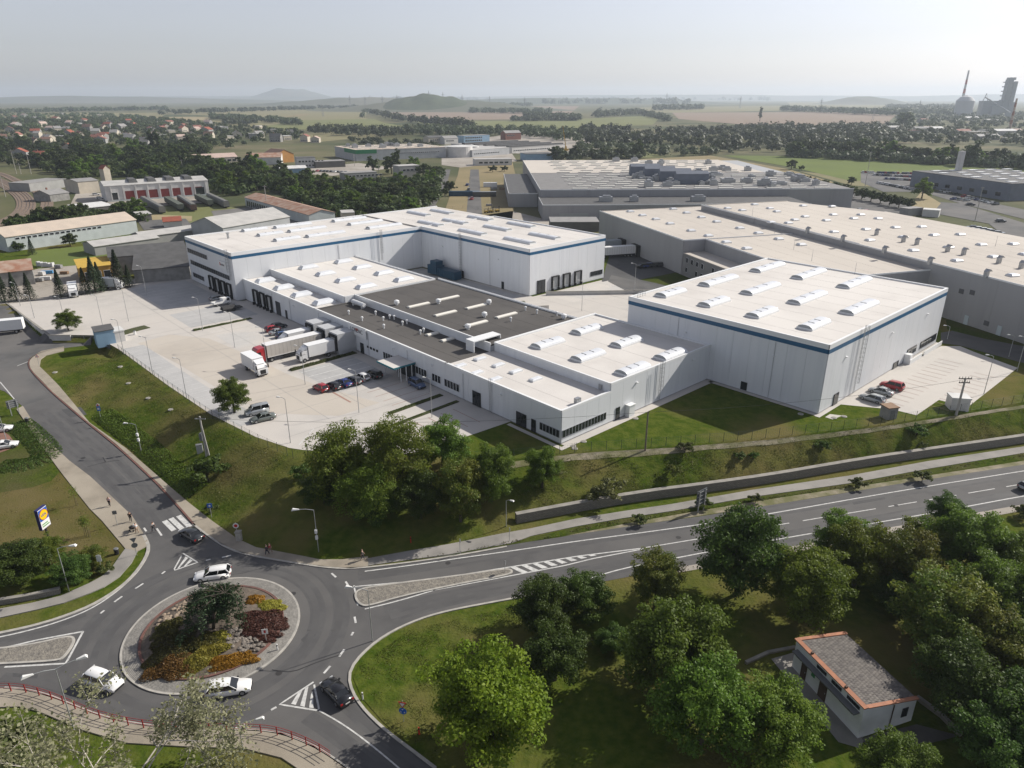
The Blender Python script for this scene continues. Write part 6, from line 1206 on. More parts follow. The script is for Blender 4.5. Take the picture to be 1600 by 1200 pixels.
# far woods, hedgerows and the tree mass of the town: one mass each
def wood(name, px, n, m, hgt_, seed, sz=(5, 9), bunch=1.0):
    rg = np.random.default_rng(seed); pl = [(p.x, p.y) for p in ppx(px)]; xs = [p[0] for p in pl]; ys = [p[1] for p in pl]; k = n*8; X = rg.uniform(min(xs), max(xs), k); Y = rg.uniform(min(ys), max(ys), k); ok = inpoly(X, Y, pl); X, Y = X[ok][:n], Y[ok][:n]; n = len(X)
    Lf = 84; r_ = rg.uniform(*sz, n); hh = r_*hgt_; d = rg.normal(size=(n, Lf, 3)); d /= np.linalg.norm(d, axis=2, keepdims=True); d[..., 2] = np.where(d[..., 2] < -.5, -d[..., 2], d[..., 2])
    rad = .62+.5*rg.random((n, Lf)); ph = rg.uniform(0, 6.28, (n, 1)); rad = rad*(1+.28*np.sin(np.arctan2(d[..., 1], d[..., 0])*3+ph)+.2*np.sin(d[..., 2]*5+ph*2)); cen = np.stack([X[:, None]+d[..., 0]*rad*r_[:, None]*.62, Y[:, None]+d[..., 1]*rad*r_[:, None]*.62, 5+hh[:, None]*.55+d[..., 2]*rad*hh[:, None]*.5], -1).reshape(-1, 3)
    nm = d.reshape(-1, 3)+rg.normal(size=(n*Lf, 3))*.35+np.array([0, 0, .3]); s = np.repeat(r_*.18, Lf); me_ = leafmesh(name, cen, nm, s, np.repeat(rg.uniform(.1, .9, n), Lf)+rg.normal(size=n*Lf)*.12, LM[m], .8, rg); return tag(ob(name, me_), kind='stuff')
TOWN = [(-20,188),(250,186),(330,196),(480,206),(470,218),(380,228),(330,240),(250,242),(110,242),(0,226),(-20,225)]
wood('town_trees', TOWN, 1000, 'town', .98, 11, (4, 8.5)); wood('town_trees', [(-20,180),(150,178),(260,186),(330,195),(200,200),(-20,204)], 560, 'town', .8, 12, (5, 9))
wood('far_wood', [(1010,210),(1200,200),(1420,200),(1420,214),(1240,238),(1130,238),(1010,232),(905,226),(900,205),(960,204)], 620, 'far', 1.1, 13, (6, 11)); wood('far_wood', [(640,203),(780,204),(900,208),(905,224),(800,214),(680,214),(620,210)], 260, 'far', 1.15, 14, (6, 10))
wood('far_wood', [(470,204),(640,206),(650,214),(560,216),(470,208)], 110, 'far', 1.2, 15, (6, 10)); wood('far_wood', [(905,228),(1010,234),(1130,240),(1180,240),(1040,246),(960,242),(900,238)], 90, 'far', .9, 16, (4, 8))
wood('far_wood', [(1400,204),(1640,206),(1640,230),(1420,226),(1300,236),(1300,222)], 260, 'far', 1.1, 17, (5, 9)); wood('far_wood', [(1385,167),(1495,168),(1500,176),(1440,175),(1390,172)], 260, 'far', 1.0, 18, (12, 18)); wood('far_wood', [(1400,180),(1640,178),(1640,200),(1400,200)], 330, 'far', 1.0, 19, (6, 11))
for j, (pts, wpx) in enumerate((([(250,179),(340,176),(470,171),(560,169)], 3),([(565,186),(570,176),(590,171),(600,170)], 2.5),([(580,178),(620,188),(680,196),(740,201)], 2.6),([(700,172),(780,167),(830,166)], 1.6),([(800,189),(905,188)], 1.8),([(735,176),(860,178)], 1.8),([(915,200),(925,182),(940,170)], 3.5),([(930,182),(1000,178),(1045,190)], 5),([(850,163),(960,161),(1080,163)], 3),([(1020,172),(1100,170)], 2.4),([(1220,173),(1300,177),(1420,182)], 1.6),([(820,182),(905,188)], 3),([(0,178),(130,174),(260,172)], 1.5),([(330,186),(420,190),(470,196)], 4),([(350,193),(400,192)], 4),([(860,160),(1000,156),(1200,157)], 2),([(560,160),(640,158),(800,156)], 1.6),([(1380,176),(1500,180)], 2.4))):
    a = [(x, y-wpx/2) for x, y in pts]+[(x, y+wpx/2) for x, y in pts[::-1]]; w3 = ppx(a); d = w3[0].y; wood('hedgerow', a, int(70+len(pts)*30), 'far', 1.0, 30+j, (d*.0035, d*.006))

wood('undergrowth', [(455,282),(540,292),(650,285),(690,272),(676,322),(640,338),(560,342),(522,340),(470,318),(430,304),(400,290)], 520, 'town', .75, 61, (3.5, 6)); wood('undergrowth', [(330,262),(400,268),(470,283),(400,300),(370,307),(332,300),(335,285)], 170, 'town', .8, 62, (4, 7)); wood('undergrowth', [(60,240),(330,240),(330,285),(215,287),(180,274),(110,287),(60,262)], 420, 'town', .85, 63, (5, 8)); wood('undergrowth', [(1235,238),(1420,244),(1650,256),(1650,268),(1420,256),(1235,246)], 330, 'far', .9, 64, (5, 9)); wood('undergrowth', [(0,222),(60,232),(110,245),(60,264),(0,258)], 90, 'town', .8, 65, (4, 7)); wood('undergrowth', [(20,350),(60,343),(150,338),(225,332),(225,346),(140,354),(60,364),(10,368)], 110, 'town', .7, 66, (3, 5))
wood('undergrowth', [(540,218),(670,222),(690,232),(660,236),(560,226)], 60, 'far', .8, 67, (4, 7)); wood('undergrowth', [(850,246),(1010,243),(1010,249),(860,253)], 70, 'far', .9, 68, (4, 7))
# ================================================================== VEHICLES
def paintm(n, c, metal=.0): return mat('paint_'+n, c, rough=.3, spec=.5, coat=.6, metal=metal)
PC = {'white': paintm('white', (.72,.72,.71)), 'red': paintm('red', (.32,.012,.02)), 'black': paintm('black', (.012,.012,.014)), 'blue': paintm('blue', (.012,.030,.16)), 'grey': paintm('grey', (.055,.056,.06)), 'silver': paintm('silver', (.36,.38,.39), .4), 'green': paintm('greygreen', (.16,.18,.165), .3), 'midblue': paintm('midblue', (.035,.07,.16)), 'dark': paintm('darkgrey', (.03,.033,.036))}
carglass = mat('car_glass', (.012,.014,.016), rough=.05, spec=.7); tyre = mat('tyre', (.016,.016,.017), rough=.85); rimm = mat('rim', (.36,.37,.38), rough=.35, metal=.7); lampm = mat('headlamp', (.62,.64,.66), rough=.15, spec=.7); tailm = mat('taillamp', (.30,.012,.012), rough=.25); trimm = mat('black_trim', (.02,.02,.021), rough=.6); platem = mat('plate', (.65,.65,.62), rough=.5)
KIND = {  # L, W, H, belt, hood z, tail z, glass base rear/front, roof rear/front
 'hatch': (4.1, 1.76, 1.48, .92, .86, .90, -1.98, 1.0, -1.45, .25), 'sedan': (4.6, 1.82, 1.44, .92, .84, .96, -1.55, 1.05, -.95, .25), 'wagon': (4.75, 1.84, 1.48, .93, .85, .93, -2.28, 1.0, -1.85, .25),
 'suv': (4.5, 1.86, 1.68, 1.05, 1.0, 1.02, -2.15, 1.05, -1.8, .4), 'coupe': (4.4, 1.82, 1.34, .86, .80, .88, -1.75, .95, -.75, .1), 'van': (4.4, 1.82, 1.85, 1.12, 1.05, 1.08, -2.15, 1.25, -2.05, .75)}
def carparts(kind):
    L, Wd, Ht, belt, hood, tail, gr, gf, rr_, rf_ = KIND[kind]; hl = L/2; w = Wd/2
    st = [(-hl, .38, tail-.22, w*.80), (-hl+.08, .30, tail-.05, w*.90), (-hl+.35, .24, tail, w*.97), (gr+.1, .2, max(tail, belt), w), (-.6, .2, belt, w), (.5, .2, belt, w), (gf, .2, belt-.02, w*.99), (gf+.25, .2, hood+.01, w*.98), (hl-.55, .22, hood-.06, w*.95), (hl-.14, .28, hood-.18, w*.86), (hl, .36, hood-.36, w*.74)]
    mb = MB(); n = 9
    for x, zl, zt, ww in st:
        zm = zl+(zt-zl)*.55
        ring = [(-ww*.93, zl), (-ww, zl+.12), (-ww*1.01, zm), (-ww*.94, zt-.03), (0, zt+.035), (ww*.94, zt-.03), (ww*1.01, zm), (ww, zl+.12), (ww*.93, zl)]
        mb.v += [(x, y, z) for y, z in ring]
    for i in range(len(st)-1):
        for k in range(n): a = i*n+k; b = i*n+(k+1) % n; mb.f.append((a, b, b+n, a+n)); mb.m.append(0)
    mb.f.append(tuple(range(n))); mb.m.append(0); mb.f.append(tuple(range((len(st)-1)*n, len(st)*n))[::-1]); mb.m.append(0)
    # roof shell and pillars
    wb, wt = w*.93, w*.74; zr = Ht; rs = [(rr_-.06, wt*.94, zr-.06), (rr_+.35, wt, zr), ((rr_+rf_)/2, wt*1.02, zr+.02), (rf_-.3, wt, zr-.01), (rf_+.05, wt*.95, zr-.07)]
    o = len(mb.v)
    for x, ww, z in rs: mb.v += [(x, -ww, z-.07), (x, -ww*.93, z), (x, 0, z+.035), (x, ww*.93, z), (x, ww, z-.07)]
    for i in range(len(rs)-1):
        for k in range(4): a = o+i*5+k; mb.f.append((a, a+1, a+6, a+5)); mb.m.append(0)
    for s in (-1, 1):
        for xa, xb, r_ in ((gr, rr_, .075), ((gr+gf)/2-.1, (rr_+rf_)/2-.1, .045), (gf, rf_, .045)): mb.tube([(xa, s*wb*.98, belt-.03), (xb, s*wt*.985, zr-.06)], [r_, r_], 4)
    body = fixn(mb.mesh('body', [PC['white']], True))
    g = MB(); zb = belt-.02; zt = zr-.05; q = [(gr+.02, zb, wb*.97), (rr_+.02, zt, wt*.97), (rf_-.02, zt, wt*.97), (gf-.02, zb, wb*.95)]
    g.v += [(x, -ww, z) for x, z, ww in q]+[(x, ww, z) for x, z, ww in q]; g.f += [(0,1,2,3), (7,6,5,4), (0,4,5,1), (3,2,6,7)]; g.m += [0]*4
    gl = fixn(g.mesh('window_glass', [carglass]))
    lm = MB().box(hl-.30, hl-.10, -.17, .17, -.08, .08).mesh('headlight', [lampm]); tm_ = MB().box(-.03, .05, -.13, .13, -.11, .11).mesh('taillight', [tailm])
    return dict(body=body, glass=gl, head=lm, tail=tm_, d=KIND[kind])
whm = MB().tube([(0,-.1,0),(0,.1,0)], [.33]*2, 16).mesh('wheel', tyre); rim_ = MB().tube([(0,-.115,0),(0,.115,0)], [.215]*2, 12).mesh('rim', rimm)
bmpm = MB().box(0, .06, -.62, .62, -.12, .12).mesh('bumper', trimm); plm = MB().box(0, .02, -.26, .26, -.06, .06).mesh('number_plate', platem); mirm = MB().box(-.06, .12, -.09, .09, -.07, .08).mesh('mirror', trimm)
CARS = {}
def mk(kind, col, label, pos, hd, group=None, name='car'):
    if kind not in CARS: CARS[kind] = carparts(kind)
    p = CARS[kind]; L, Wd, Ht, belt, hood, tail = p['d'][:6]; t = T(name, label, 'van' if kind == 'van' else 'car', pos, hd, group)
    b = ob('body', p['body'], t); b.material_slots[0].link = 'OBJECT'; b.material_slots[0].material = PC[col]; ob('window_glass', p['glass'], t)
    for x in (-L*.295, L*.31):
        for s in (-1, 1): wv = ob('wheel', whm, t, (x, s*(Wd/2-.09), .33)); ob('rim', rim_, wv)
    for s in (-1, 1): ob('headlight', p['head'], t, (-.0, s*Wd*.34, hood-.27)); ob('taillight', p['tail'], t, (-L/2+.03, s*Wd*.37, tail-.22)); ob('mirror', mirm, t, (p['d'][7]-.15, s*(Wd/2+.05), belt+.05))
    ob('bumper', bmpm, t, (-L/2-.03, 0, .45)); ob('bumper', bmpm, t, (L/2-.04, 0, .42)); ob('number_plate', plm, t, (-L/2-.04, 0, .62)); return t
def car(kind, col, label, rear, front, z=None, group=None):
    a, b = (G(*rear), G(*front)) if z is None else (P(*rear, z), P(*front, z)); d = b-a; c = (a+b)/2
    return mk(kind, col, label, (c.x, c.y, (h1(c.x, c.y) if z is None else z)+.036), math.atan2(d.y, d.x), group)
def caruv(kind, col, label, u, v, ang, group=None): p = FM.w(u, v); return mk(kind, col, label, (p.x, p.y, 5.04), U0+R(ang), group)
car('wagon', 'white', 'white estate car passing behind the roundabout', (357,899), (309,906)); car('wagon', 'white', 'white estate car in front of the roundabout', (333,1085), (384,1077)); car('suv', 'white', 'white off-road car entering the roundabout at bottom left', (143,1064), (184,1078)); car('sedan', 'dark', 'dark saloon leaving the roundabout towards the zebra crossing', (311,847), (289,833)); car('sedan', 'black', 'black saloon on the lower right roundabout arm', (539,1100), (514,1073)); car('wagon', 'silver', 'silver car cut by the right edge on the main road', (1592,768), (1630,760))
for px, k, c, lab in (((505,612),'hatch','red','small red hatchback at the left end of the yard parking row'),((525,609),'hatch','black','black car second in the yard parking row'),((541,604),'sedan','blue','dark blue car third in the yard parking row'),((556,600),'wagon','grey','dark grey estate fourth in the yard parking row'),((570,595),'hatch','white','white hatchback fifth in the yard parking row'),((588,591),'suv','black','black SUV at the entrance end of the yard parking row')):
    u, v = FM.loc(*px, 5); caruv(k, c, lab, u, v+1.0, 94)
u, v = FM.loc(652, 604, 5); caruv('suv', 'midblue', 'blue SUV parked alone beside the long low hall', u, v, -92)
car('van', 'silver', 'silver passenger van beside the lone tree in the yard', (418,643), (386,650), 5.0); car('sedan', 'green', 'grey-green saloon next to the silver van', (428,653), (394,661), 5.0)
for u, v, k, c, lab in ((-5.4,94.5,'hatch','dark','dark hatchback nearest the hall door'),(-7.6,93.2,'hatch','red','red car by the white hall wall'),(-7.8,90.0,'sedan','silver','silver saloon second from the red car'),(-7.8,87.0,'hatch','midblue','blue-grey hatchback beside the docked trailer')): caruv(k, c, lab, u, v, 0)
car('wagon', 'silver', 'silver estate nearest the bank in the right car park', (1377,631), (1347,622), 5.0); car('sedan', 'silver', 'silver saloon in the middle of three in the right car park', (1392,620), (1360,611), 5.0); car('suv', 'red', 'red SUV in the right car park', (1408,611), (1378,603), 5.0)
car('coupe', 'white', 'white coupe on the red paving at the left edge', (-10,702), (26,697)); car('coupe', 'white', 'white car cut by the left edge behind the coupe', (-16,676), (16,672))
# lorries
whb = mat('lorry_white', (.70,.70,.69), (.66,.66,.655), .5, .5); curt = mat('trailer_curtain', (.47,.44,.40), (.42,.395,.36), .4, .7); cabred = paintm('cab_red', (.36,.012,.02)); greyt = mat('trailer_grey', (.30,.33,.35), rough=.6)
bigw = MB().tube([(0,-.16,0),(0,.16,0)], [.5]*2, 16).mesh('wheel', tyre); bigr = MB().tube([(0,-.17,0),(0,.17,0)], [.27]*2, 12).mesh('rim', rimm)
def wheels(t, xs, w=1.05):
    for x in xs:
        for s in (-1, 1): q = ob('wheel', bigw, t, (x, s*w, .5)); ob('rim', bigr, q)
def cab(t, xf, m, hh=3.6, L=2.2, w=1.22):
    """cab-over tractor: front face at x = xf"""
    pr = [(xf-L, .55), (xf-.02, .55), (xf, 1.5), (xf-.12, 2.0), (xf-.38, hh-.45), (xf-.75, hh-.12), (xf-L, hh)]; mb = MB(); n = len(pr)
    mb.v += [(x, -w, z) for x, z in pr]+[(x, w, z) for x, z in pr]; mb.f += [tuple(range(n)), tuple(range(n, 2*n))[::-1]]+[(i, n+i, n+(i+1) % n, (i+1) % n) for i in range(n)]; mb.m += [0]*(n+2)
    c = ob('cab', fixn(mb.mesh('cab', m)), t)
    MB().add([(xf-.10,-w*.93,1.95),(xf-.10,w*.93,1.95),(xf-.33,w*.9,hh-.62),(xf-.33,-w*.9,hh-.62)], [(0,1,2,3)]).add([(xf-.06,-w*.93,1.95),(xf-.06,w*.93,1.95),(xf-.30,w*.9,hh-.62),(xf-.30,-w*.9,hh-.62)], [(0,1,2,3)]).build('windscreen', carglass, c)
    for s in (-1, 1): MB().box(xf-1.25, xf-.42, s*w-.02, s*w+.02, 1.95, hh-.85).build('side_window', carglass, c); MB().box(xf-.25, xf-.05, s*(w+.08), s*(w+.3), 1.8, 2.7).build('mirror', trimm, c); MB().box(xf-.03, xf+.03, s*w*.72-.2, s*w*.72+.2, .75, 1.05).build('headlight', lampm, c)
    MB().box(xf-.02, xf+.04, -w*.55, w*.55, .7, 1.6).build('grille', trimm, c); return c
def box_truck(label, pos, hd, L=8.0, m=whb, cm=whb, name='box_truck'):
    t = T(name, label, 'lorry', pos, hd); cab(t, L/2, cm, 2.75, 1.9, 1.1)
    b = MB().box(-L/2, L/2-2.1, -1.2, 1.2, 1.05, 3.6).build('cargo_box', m, t); MB().box(-L/2-.02, L/2-2.08, -1.22, 1.22, 3.6, 3.68).build('box_roof', whitef, b); MB().box(-L/2, L/2-1.8, -.5, .5, .6, 1.04).build('chassis', trimm, t)
    MB().add([(L/2-1.9,-1.0,2.78),(L/2-.7,-.9,2.78),(L/2-.7,.9,2.78),(L/2-1.9,1.0,2.78),(L/2-1.9,-1.05,3.5),(L/2-1.9,1.05,3.5)], [(0,1,2,3),(1,4,5,2),(0,4,1),(3,2,5),(0,3,5,4)]).build('wind_deflector', whitef, t); wheels(t, (-L/2+1.7, L/2-1.0), .98); return t
def semi(label, pos, hd, cm, tm, L=16.0, name='articulated_lorry'):
    t = T(name, label, 'lorry', pos, hd); cab(t, L/2, cm, 3.7, 2.3); x1 = L/2-2.7
    b = MB().box(-L/2, x1, -1.26, 1.26, 1.3, 3.95).build('trailer', tm, t); MB().box(-L/2-.03, x1+.03, -1.29, 1.29, 3.95, 4.02).box(-L/2-.03, x1+.03, -1.29, 1.29, 1.18, 1.3).build('trailer_frame', whb, b)
    n = 14; k = (x1+L/2)/n; bm_ = MB()
    for i in range(n+1): bm_.box(-L/2+i*k-.03, -L/2+i*k+.03, -1.275, 1.275, 1.3, 3.95)
    bm_.build('curtain_strap', mat('strap', (.36,.34,.31)), b); MB().box(-L/2, L/2-.6, -.5, .5, .6, 1.17).box(-L/2+4.5, L/2-6.5, -1.2, 1.2, .55, .95).build('chassis', trimm, t); wheels(t, (-L/2+1.6, -L/2+2.9, -L/2+4.2, L/2-3.6, L/2-1.35)); return t
def uvp(u, v, z=5.04): p = FM.w(u, v); return (p.x, p.y, z)
semi('articulated lorry with a red cab and beige curtain trailer docked at the hall', uvp(-13.6, 73), U0+math.pi, cabred, curt); box_truck('white box lorry docked beside the planted strip', uvp(-9.6, 67.4), U0+math.pi, 8.6); box_truck('white box lorry hidden behind the red articulated lorry', uvp(-9.2, 78.6), U0+math.pi, 7.8)
a, b = P(386,573,5), P(414,590,5); d = b-a; box_truck('white box lorry driving across the yard', tuple((a+b)/2+Vector((0,0,.04))), math.atan2(d.y, d.x), 8.0)
a, b = G(38,518), G(-16,524); d = b-a; box_truck('white box lorry at the left edge beside the pale retaining wall', tuple((a+b)/2+Vector((0,0,.04))), math.atan2(d.y, d.x), 8.2)
semi('white articulated lorry docked at the grey warehouse', tuple(FG.w(-9.5, 32, .05)), FG.ang+math.pi, whb, whb); t = T('trailer', 'blue-grey trailer docked at the grey warehouse behind the white lorry', 'trailer', FG.w(-8.5, 44, .05), FG.ang+math.pi); b = MB().box(-6.8, 6.8, -1.26, 1.26, 1.3, 3.95).build('trailer_box', greyt, t); MB().box(-6.8, 6.8, -.5, .5, .6, 1.29).build('chassis', trimm, t); wheels(t, (-5.2,-3.9,-2.6), 1.05); MB().box(5.2,5.5,-.9,-.7,0,1.28).box(5.2,5.5,.7,.9,0,1.28).build('landing_leg', trimm, t)
# pickup and flat trailer by the rear docks
u, v = FM.loc(346, 477, 5); t = T('pickup', 'white pickup truck parked by the rear loading docks', 'pickup', uvp(u, v), U0+R(6)); cab(t, 2.6, whb, 2.1, 2.4, .92); MB().box(-2.6, .2, -.95, .95, .75, .9).box(-2.6, .2, -.95, -.88, .9, 1.3).box(-2.6, .2, .88, .95, .9, 1.3).box(-2.6, -2.53, -.95, .95, .9, 1.3).build('load_bed', whb, t)
for x in (-1.6, 1.6):
    for s in (-1, 1): q = ob('wheel', whm, t, (x, s*.85, .33)); ob('rim', rim_, q)
u, v = FM.loc(362, 485, 5); t = T('flatbed_trailer', 'dark low trailer with tarpaulin beside the white pickup', 'trailer', uvp(u, v), U0); MB().box(-2.8, 2.8, -1.1, 1.1, .55, .8).build('deck', trimm, t); MB().extr([(-1,.8),(1,.8),(.7,1.5),(-.7,1.4)], -2.6, 1.2).build('tarpaulin', mat('tarp', (.035,.035,.036), rough=.7), t)
for x in (-.9, .3):
    for s in (-1, 1): ob('wheel', whm, t, (x, s*1.15, .33))
u, v = FM.loc(341, 469, 5); caruv('wagon', 'silver', 'grey estate behind the white pickup', u, v, 5)
for px, hd, lab in (((116,462),R(-60),'white lorry cab parked behind the firs'),((176,452),R(10),'grey flat lorry at the dark barn wall')): p = P(*px, 5); box_truck(lab, (p.x, p.y, 5.05), hd, 6.5, greyt, whb)
# far parked cars: one simple body each
def simple():
    L, Wd = 4.4, 1.78; mb = MB(); mb.extr([(-.86,.25),(.86,.25),(.9,.6),(.84,.9),(-.84,.9),(-.9,.6)], -2.2, 2.2, 0)
    mb.add([(-1.9,-.8,.9),(1.1,-.8,.9),(1.1,.8,.9),(-1.9,.8,.9),(-1.5,-.65,1.4),(.4,-.65,1.4),(.4,.65,1.4),(-1.5,.65,1.4)], [(0,1,5,4),(1,2,6,5),(2,3,7,6),(3,0,4,7)], 1); mb.box(-1.55, .45, -.67, .67, 1.4, 1.47, 0)
    for x in (-1.3, 1.35):
        for s in (-.8, .8): mb.tube([(x,s-.1,.32),(x,s+.1,.32)], [.32]*2, 10, 2)
    return mb.mesh('parked_car', [PC['white'], carglass, tyre])
sm_ = simple(); colw = {'white': 'white', 'silver': 'silver', 'black': 'black', 'grey': 'grey', 'red': 'red', 'blue': 'blue', 'dark': 'dark'}
def row(a, b, n, hd, place, seed, miss=.08, z=5.15):
    rg = random.Random(seed)
    for i in range(n):
        if rg.random() < miss: continue
        p = P(a[0]+(b[0]-a[0])*i/max(n-1, 1), a[1]+(b[1]-a[1])*i/max(n-1, 1), z); c = rg.choice(['white','white','silver','silver','black','grey','dark','red','blue'])
        o = tag(ob('parked_car', sm_, None, p, R(hd)+rg.choice((0, math.pi))+rg.uniform(-.03, .03)), colw[c]+' car parked '+place+', '+ORD[i]+' from the left', 'car', 'cars parked '+place); o.material_slots[0].link = 'OBJECT'; o.material_slots[0].material = PC[c]
row((1348,270),(1446,272.5),26,70,'in the back row left of the blue-grey hall',1); row((1366,274),(1446,278),20,70,'in the second row left of the blue-grey hall',2); row((1384,280),(1446,283.5),16,70,'in the third row left of the blue-grey hall',3); row((1374,287),(1425,297),14,110,'in the curved row before the blue-grey hall',4)
row((1452,294),(1562,322),17,20,'along the wall of the blue-grey hall',5, .2); row((1186,271),(1222,276),9,70,'beside the dry field behind the huge factory',6); row((1214,281),(1262,294),12,60,'in the car park behind the short tree row',7, .15); row((1300,322),(1352,332),6,20,'under the long tree row',8, .3); row((1518,357),(1560,366),6,-15,'at the kerb behind the very large grey warehouse',9, 0); row((905,348),(938,348),6,85,'in front of the huge grey factory',10, 0); row((1490,312),(1510,314),3,20,'in the lane before the blue-grey hall',11, 0)
row((730,290),(737,312),4,85,'on the storage yard road',12, 0); row((400,330),(412,336),4,-30,'before the garage row',13, 0); row((600,285),(610,282),3,70,'by the grey clubhouse',14, 0); row((150,305),(168,322),4,30,'by the white depot',15, 0); row((496,268),(540,270),9,80,'by the white two-storey building',16, .1); row((1003,418),(1030,416),4,20,'on the lorry park by the grey warehouse',17, 0); row((478,256),(500,258),6,80,'before the green-banded factory',18, 0)
for px, col, lab, hd in (((1516,321),'black','black car driving on the lane before the blue-grey hall',-10),((1563,347),'dark','dark and white car turning on the right-hand road',-5)):
    p = P(*px, 5.2); o = tag(ob('moving_car', sm_, None, p, R(hd)), lab, 'car'); o.material_slots[0].link = 'OBJECT'; o.material_slots[0].material = PC[col]
for px, sx, c, lab in (((725,306),18,'blue','dark blue shipping container on the dry storage yard'),((757,307),14,'dark','grey shipping container beside the storage road'),((766,292),9,'white','white van body on the storage yard')):
    p = P(*px, 5.1); t = T('container', lab, 'container', p, R(2)); MB().box(-sx/2, sx/2, -1.3, 1.3, .1, 2.8).build('shell', blueb if c == 'blue' else PC[c], t); rb = MB()
    for i in range(int(sx)): rb.box(-sx/2+i+.3, -sx/2+i+.6, -1.36, -1.3, .2, 2.7)
    rb.build('rib', blueb if c == 'blue' else PC[c], t)
p = P(884, 236, 5); t = T('crane', 'small yellow crane beside the white saw-roof factory', 'crane', p); ym = mat('crane_yellow', (.45,.28,.03)); MB().box(-3,3,-1.5,1.5,.5,2.5).box(-1,1,-1,1,2.5,5).build('carrier', ym, t); MB().tube([(0,0,4),(-4,0,26)], [.6,.35], 4).build('boom', ym, t)
# ================================================================== STREET FURNITURE
galv = mat('galv_pole', (.42,.43,.43), (.36,.37,.37), 3, .5, metal=.5); lampw = mat('lamp_head', (.62,.62,.60), rough=.5); woodp = mat('wood_pole', (.20,.165,.13), (.14,.115,.09), 3, .9); red = mat('rail_red', (.27,.025,.022), (.21,.022,.02), 2, .5)
sblue = mat('sign_blue', (.012,.10,.42), rough=.5); swhite = mat('sign_white', (.66,.66,.65), rough=.5); sback = mat('sign_back', (.17,.175,.18), rough=.6, metal=.3); syellow = mat('sign_yellow', (.72,.46,.0), rough=.45); sred = mat('sign_red2', (.46,.02,.02), rough=.5)
def lamp(label, base, h, arm=(1.2, 0), heads=1, z=None, r=.07, name='street_lamp', boxes=0, group=None, tilt=.25, hs=1):
    p = G(*base) if z is None else P(*base, z); t = T(name, label, 'street lamp', p, 0, group); MB().tube([(0,0,-.2),(0,0,h*.5),(0,0,h)], [r, r*.8, r*.55], 8).build('pole', galv, t)
    for k in range(heads):
        ax, ay = arm[0]*(1 if k == 0 else -1), arm[1]*(1 if k == 0 else -1); L = math.hypot(ax, ay) or 1; q = MB().tube([(0,0,h-.05),(ax*.5,ay*.5,h+tilt*.8),(ax,ay,h+tilt)], [.045,.04,.035], 6).build('arm', galv, t)
        ang = math.atan2(ay, ax); xf = Matrix.Translation((ax, ay, h+tilt)) @ Matrix.Rotation(ang, 4, 'Z'); MB().add([xf @ Vector(v)*1 for v in ((-.1*hs,-.08,-.05),(.62*hs,-.17*hs,-.06),(.62*hs,.17*hs,-.06),(-.1*hs,.08,-.05),(-.05,-.06,.06),(.5*hs,-.12*hs,.12*hs),(.5*hs,.12*hs,.12*hs),(-.05,.06,.06))], [(0,3,2,1),(4,5,6,7),(0,1,5,4),(1,2,6,5),(2,3,7,6),(3,0,4,7)]).build('lamp_head', lampw, t)
    for k in range(boxes): MB().box(-.16,.16,-.3,.0,2.2+k*1.0,2.75+k*1.0).build('junction_box', swhite, t)
    return t
lamp('tall street lamp on the lawn at the east island', (582,1002), 7.4, (-1.9,.25), hs=1.3); lamp('street lamp with two heads and boxes on the bank above the pavement', (498,862), 6.9, (-2.0,-.3), 1, boxes=2, hs=1.5); lamp('street lamp with a camera box above the left pavement', (221,706), 5.4, (-1.4,0), boxes=2, hs=1.2); lamp('leaning street lamp at the grey footpath', (108,923), 6.6, (1.5,.2), hs=1.4); lamp('double headed street lamp rising through the silver-leaved tree', (116,1140), 8, (1.6,1.0), 2, hs=1.5); lamp('thin street lamp beside the left road sign', (12,694), 8, (-1.2,0)); lamp('short lamp post by the trees at the retaining wall end', (791,822), 4.4, (.6,-.3)); lamp('low lamp in front of the red railing at the bottom', (380,1172), 3.4, (1.6,.5), tilt=.1, hs=1.2)
yl = [((229,461),8.6,'in the shade before the rear docks'),((201,502),8.4,'at the planted tip by the gate'),((317,517),8.4,'at the end of the strip nearest the rear docks'),((367,543),8.4,'in front of the red lorry cab'),((239,585),8.2,'in the middle of the fence-side bays'),((292,623),8.2,'at the lower end of the fence-side bays'),((194,553),8.0,'beside the blue gatehouse'),((161,511),8.2,'behind the blue gatehouse roof'),((104,513),8.0,'in front of the small gate tree'),((32,478),6.5,'at the firs in the far left corner'),((54,497),6,'in the far left bays'),((417,568),8.2,'at the end of the hedge by the moving lorry'),((477,601),8.2,'beside the grey bays'),((561,645),8.4,'at the end of the strip behind the parked cars'),((454,692),8.2,'at the lower corner of the yard'),((675,652),7.6,'right of the feathery grove'),((991,459),9,'on the ramp behind the rear court'),((909,486),8.4,'in the rear court'),((1537,616),8.0,'in the right car park edge'),((1589,580),7.6,'at the far corner of the right car park'),((1576,558),5,'by the small lane junction'),((1480,530),3.2,'by the corner of the right hall')]
for b_, h, lab in yl: lamp('slim yard lamp '+lab, b_, h, (-.9,.2), z=5.0, r=.075, name='yard_lamp', group='slim yard lamps')
def disc(mb, c, r, n=20, mi=0, y=0): mb.add([(c[0]+math.cos(2*math.pi*k/n)*r, y, c[1]+math.sin(2*math.pi*k/n)*r) for k in range(n)]+[(c[0]+math.cos(2*math.pi*k/n)*r, y+.03, c[1]+math.sin(2*math.pi*k/n)*r) for k in range(n)], [tuple(range(n)), tuple(range(n, 2*n))[::-1]]+[(k, n+k, n+(k+1) % n, (k+1) % n) for k in range(n)], mi); return mb
def ngon(mb, pts, y=0, mi=0): n = len(pts); mb.add([(p[0], y, p[1]) for p in pts]+[(p[0], y+.03, p[1]) for p in pts], [tuple(range(n)), tuple(range(n, 2*n))[::-1]]+[(k, n+k, n+(k+1) % n, (k+1) % n) for k in range(n)], mi); return mb
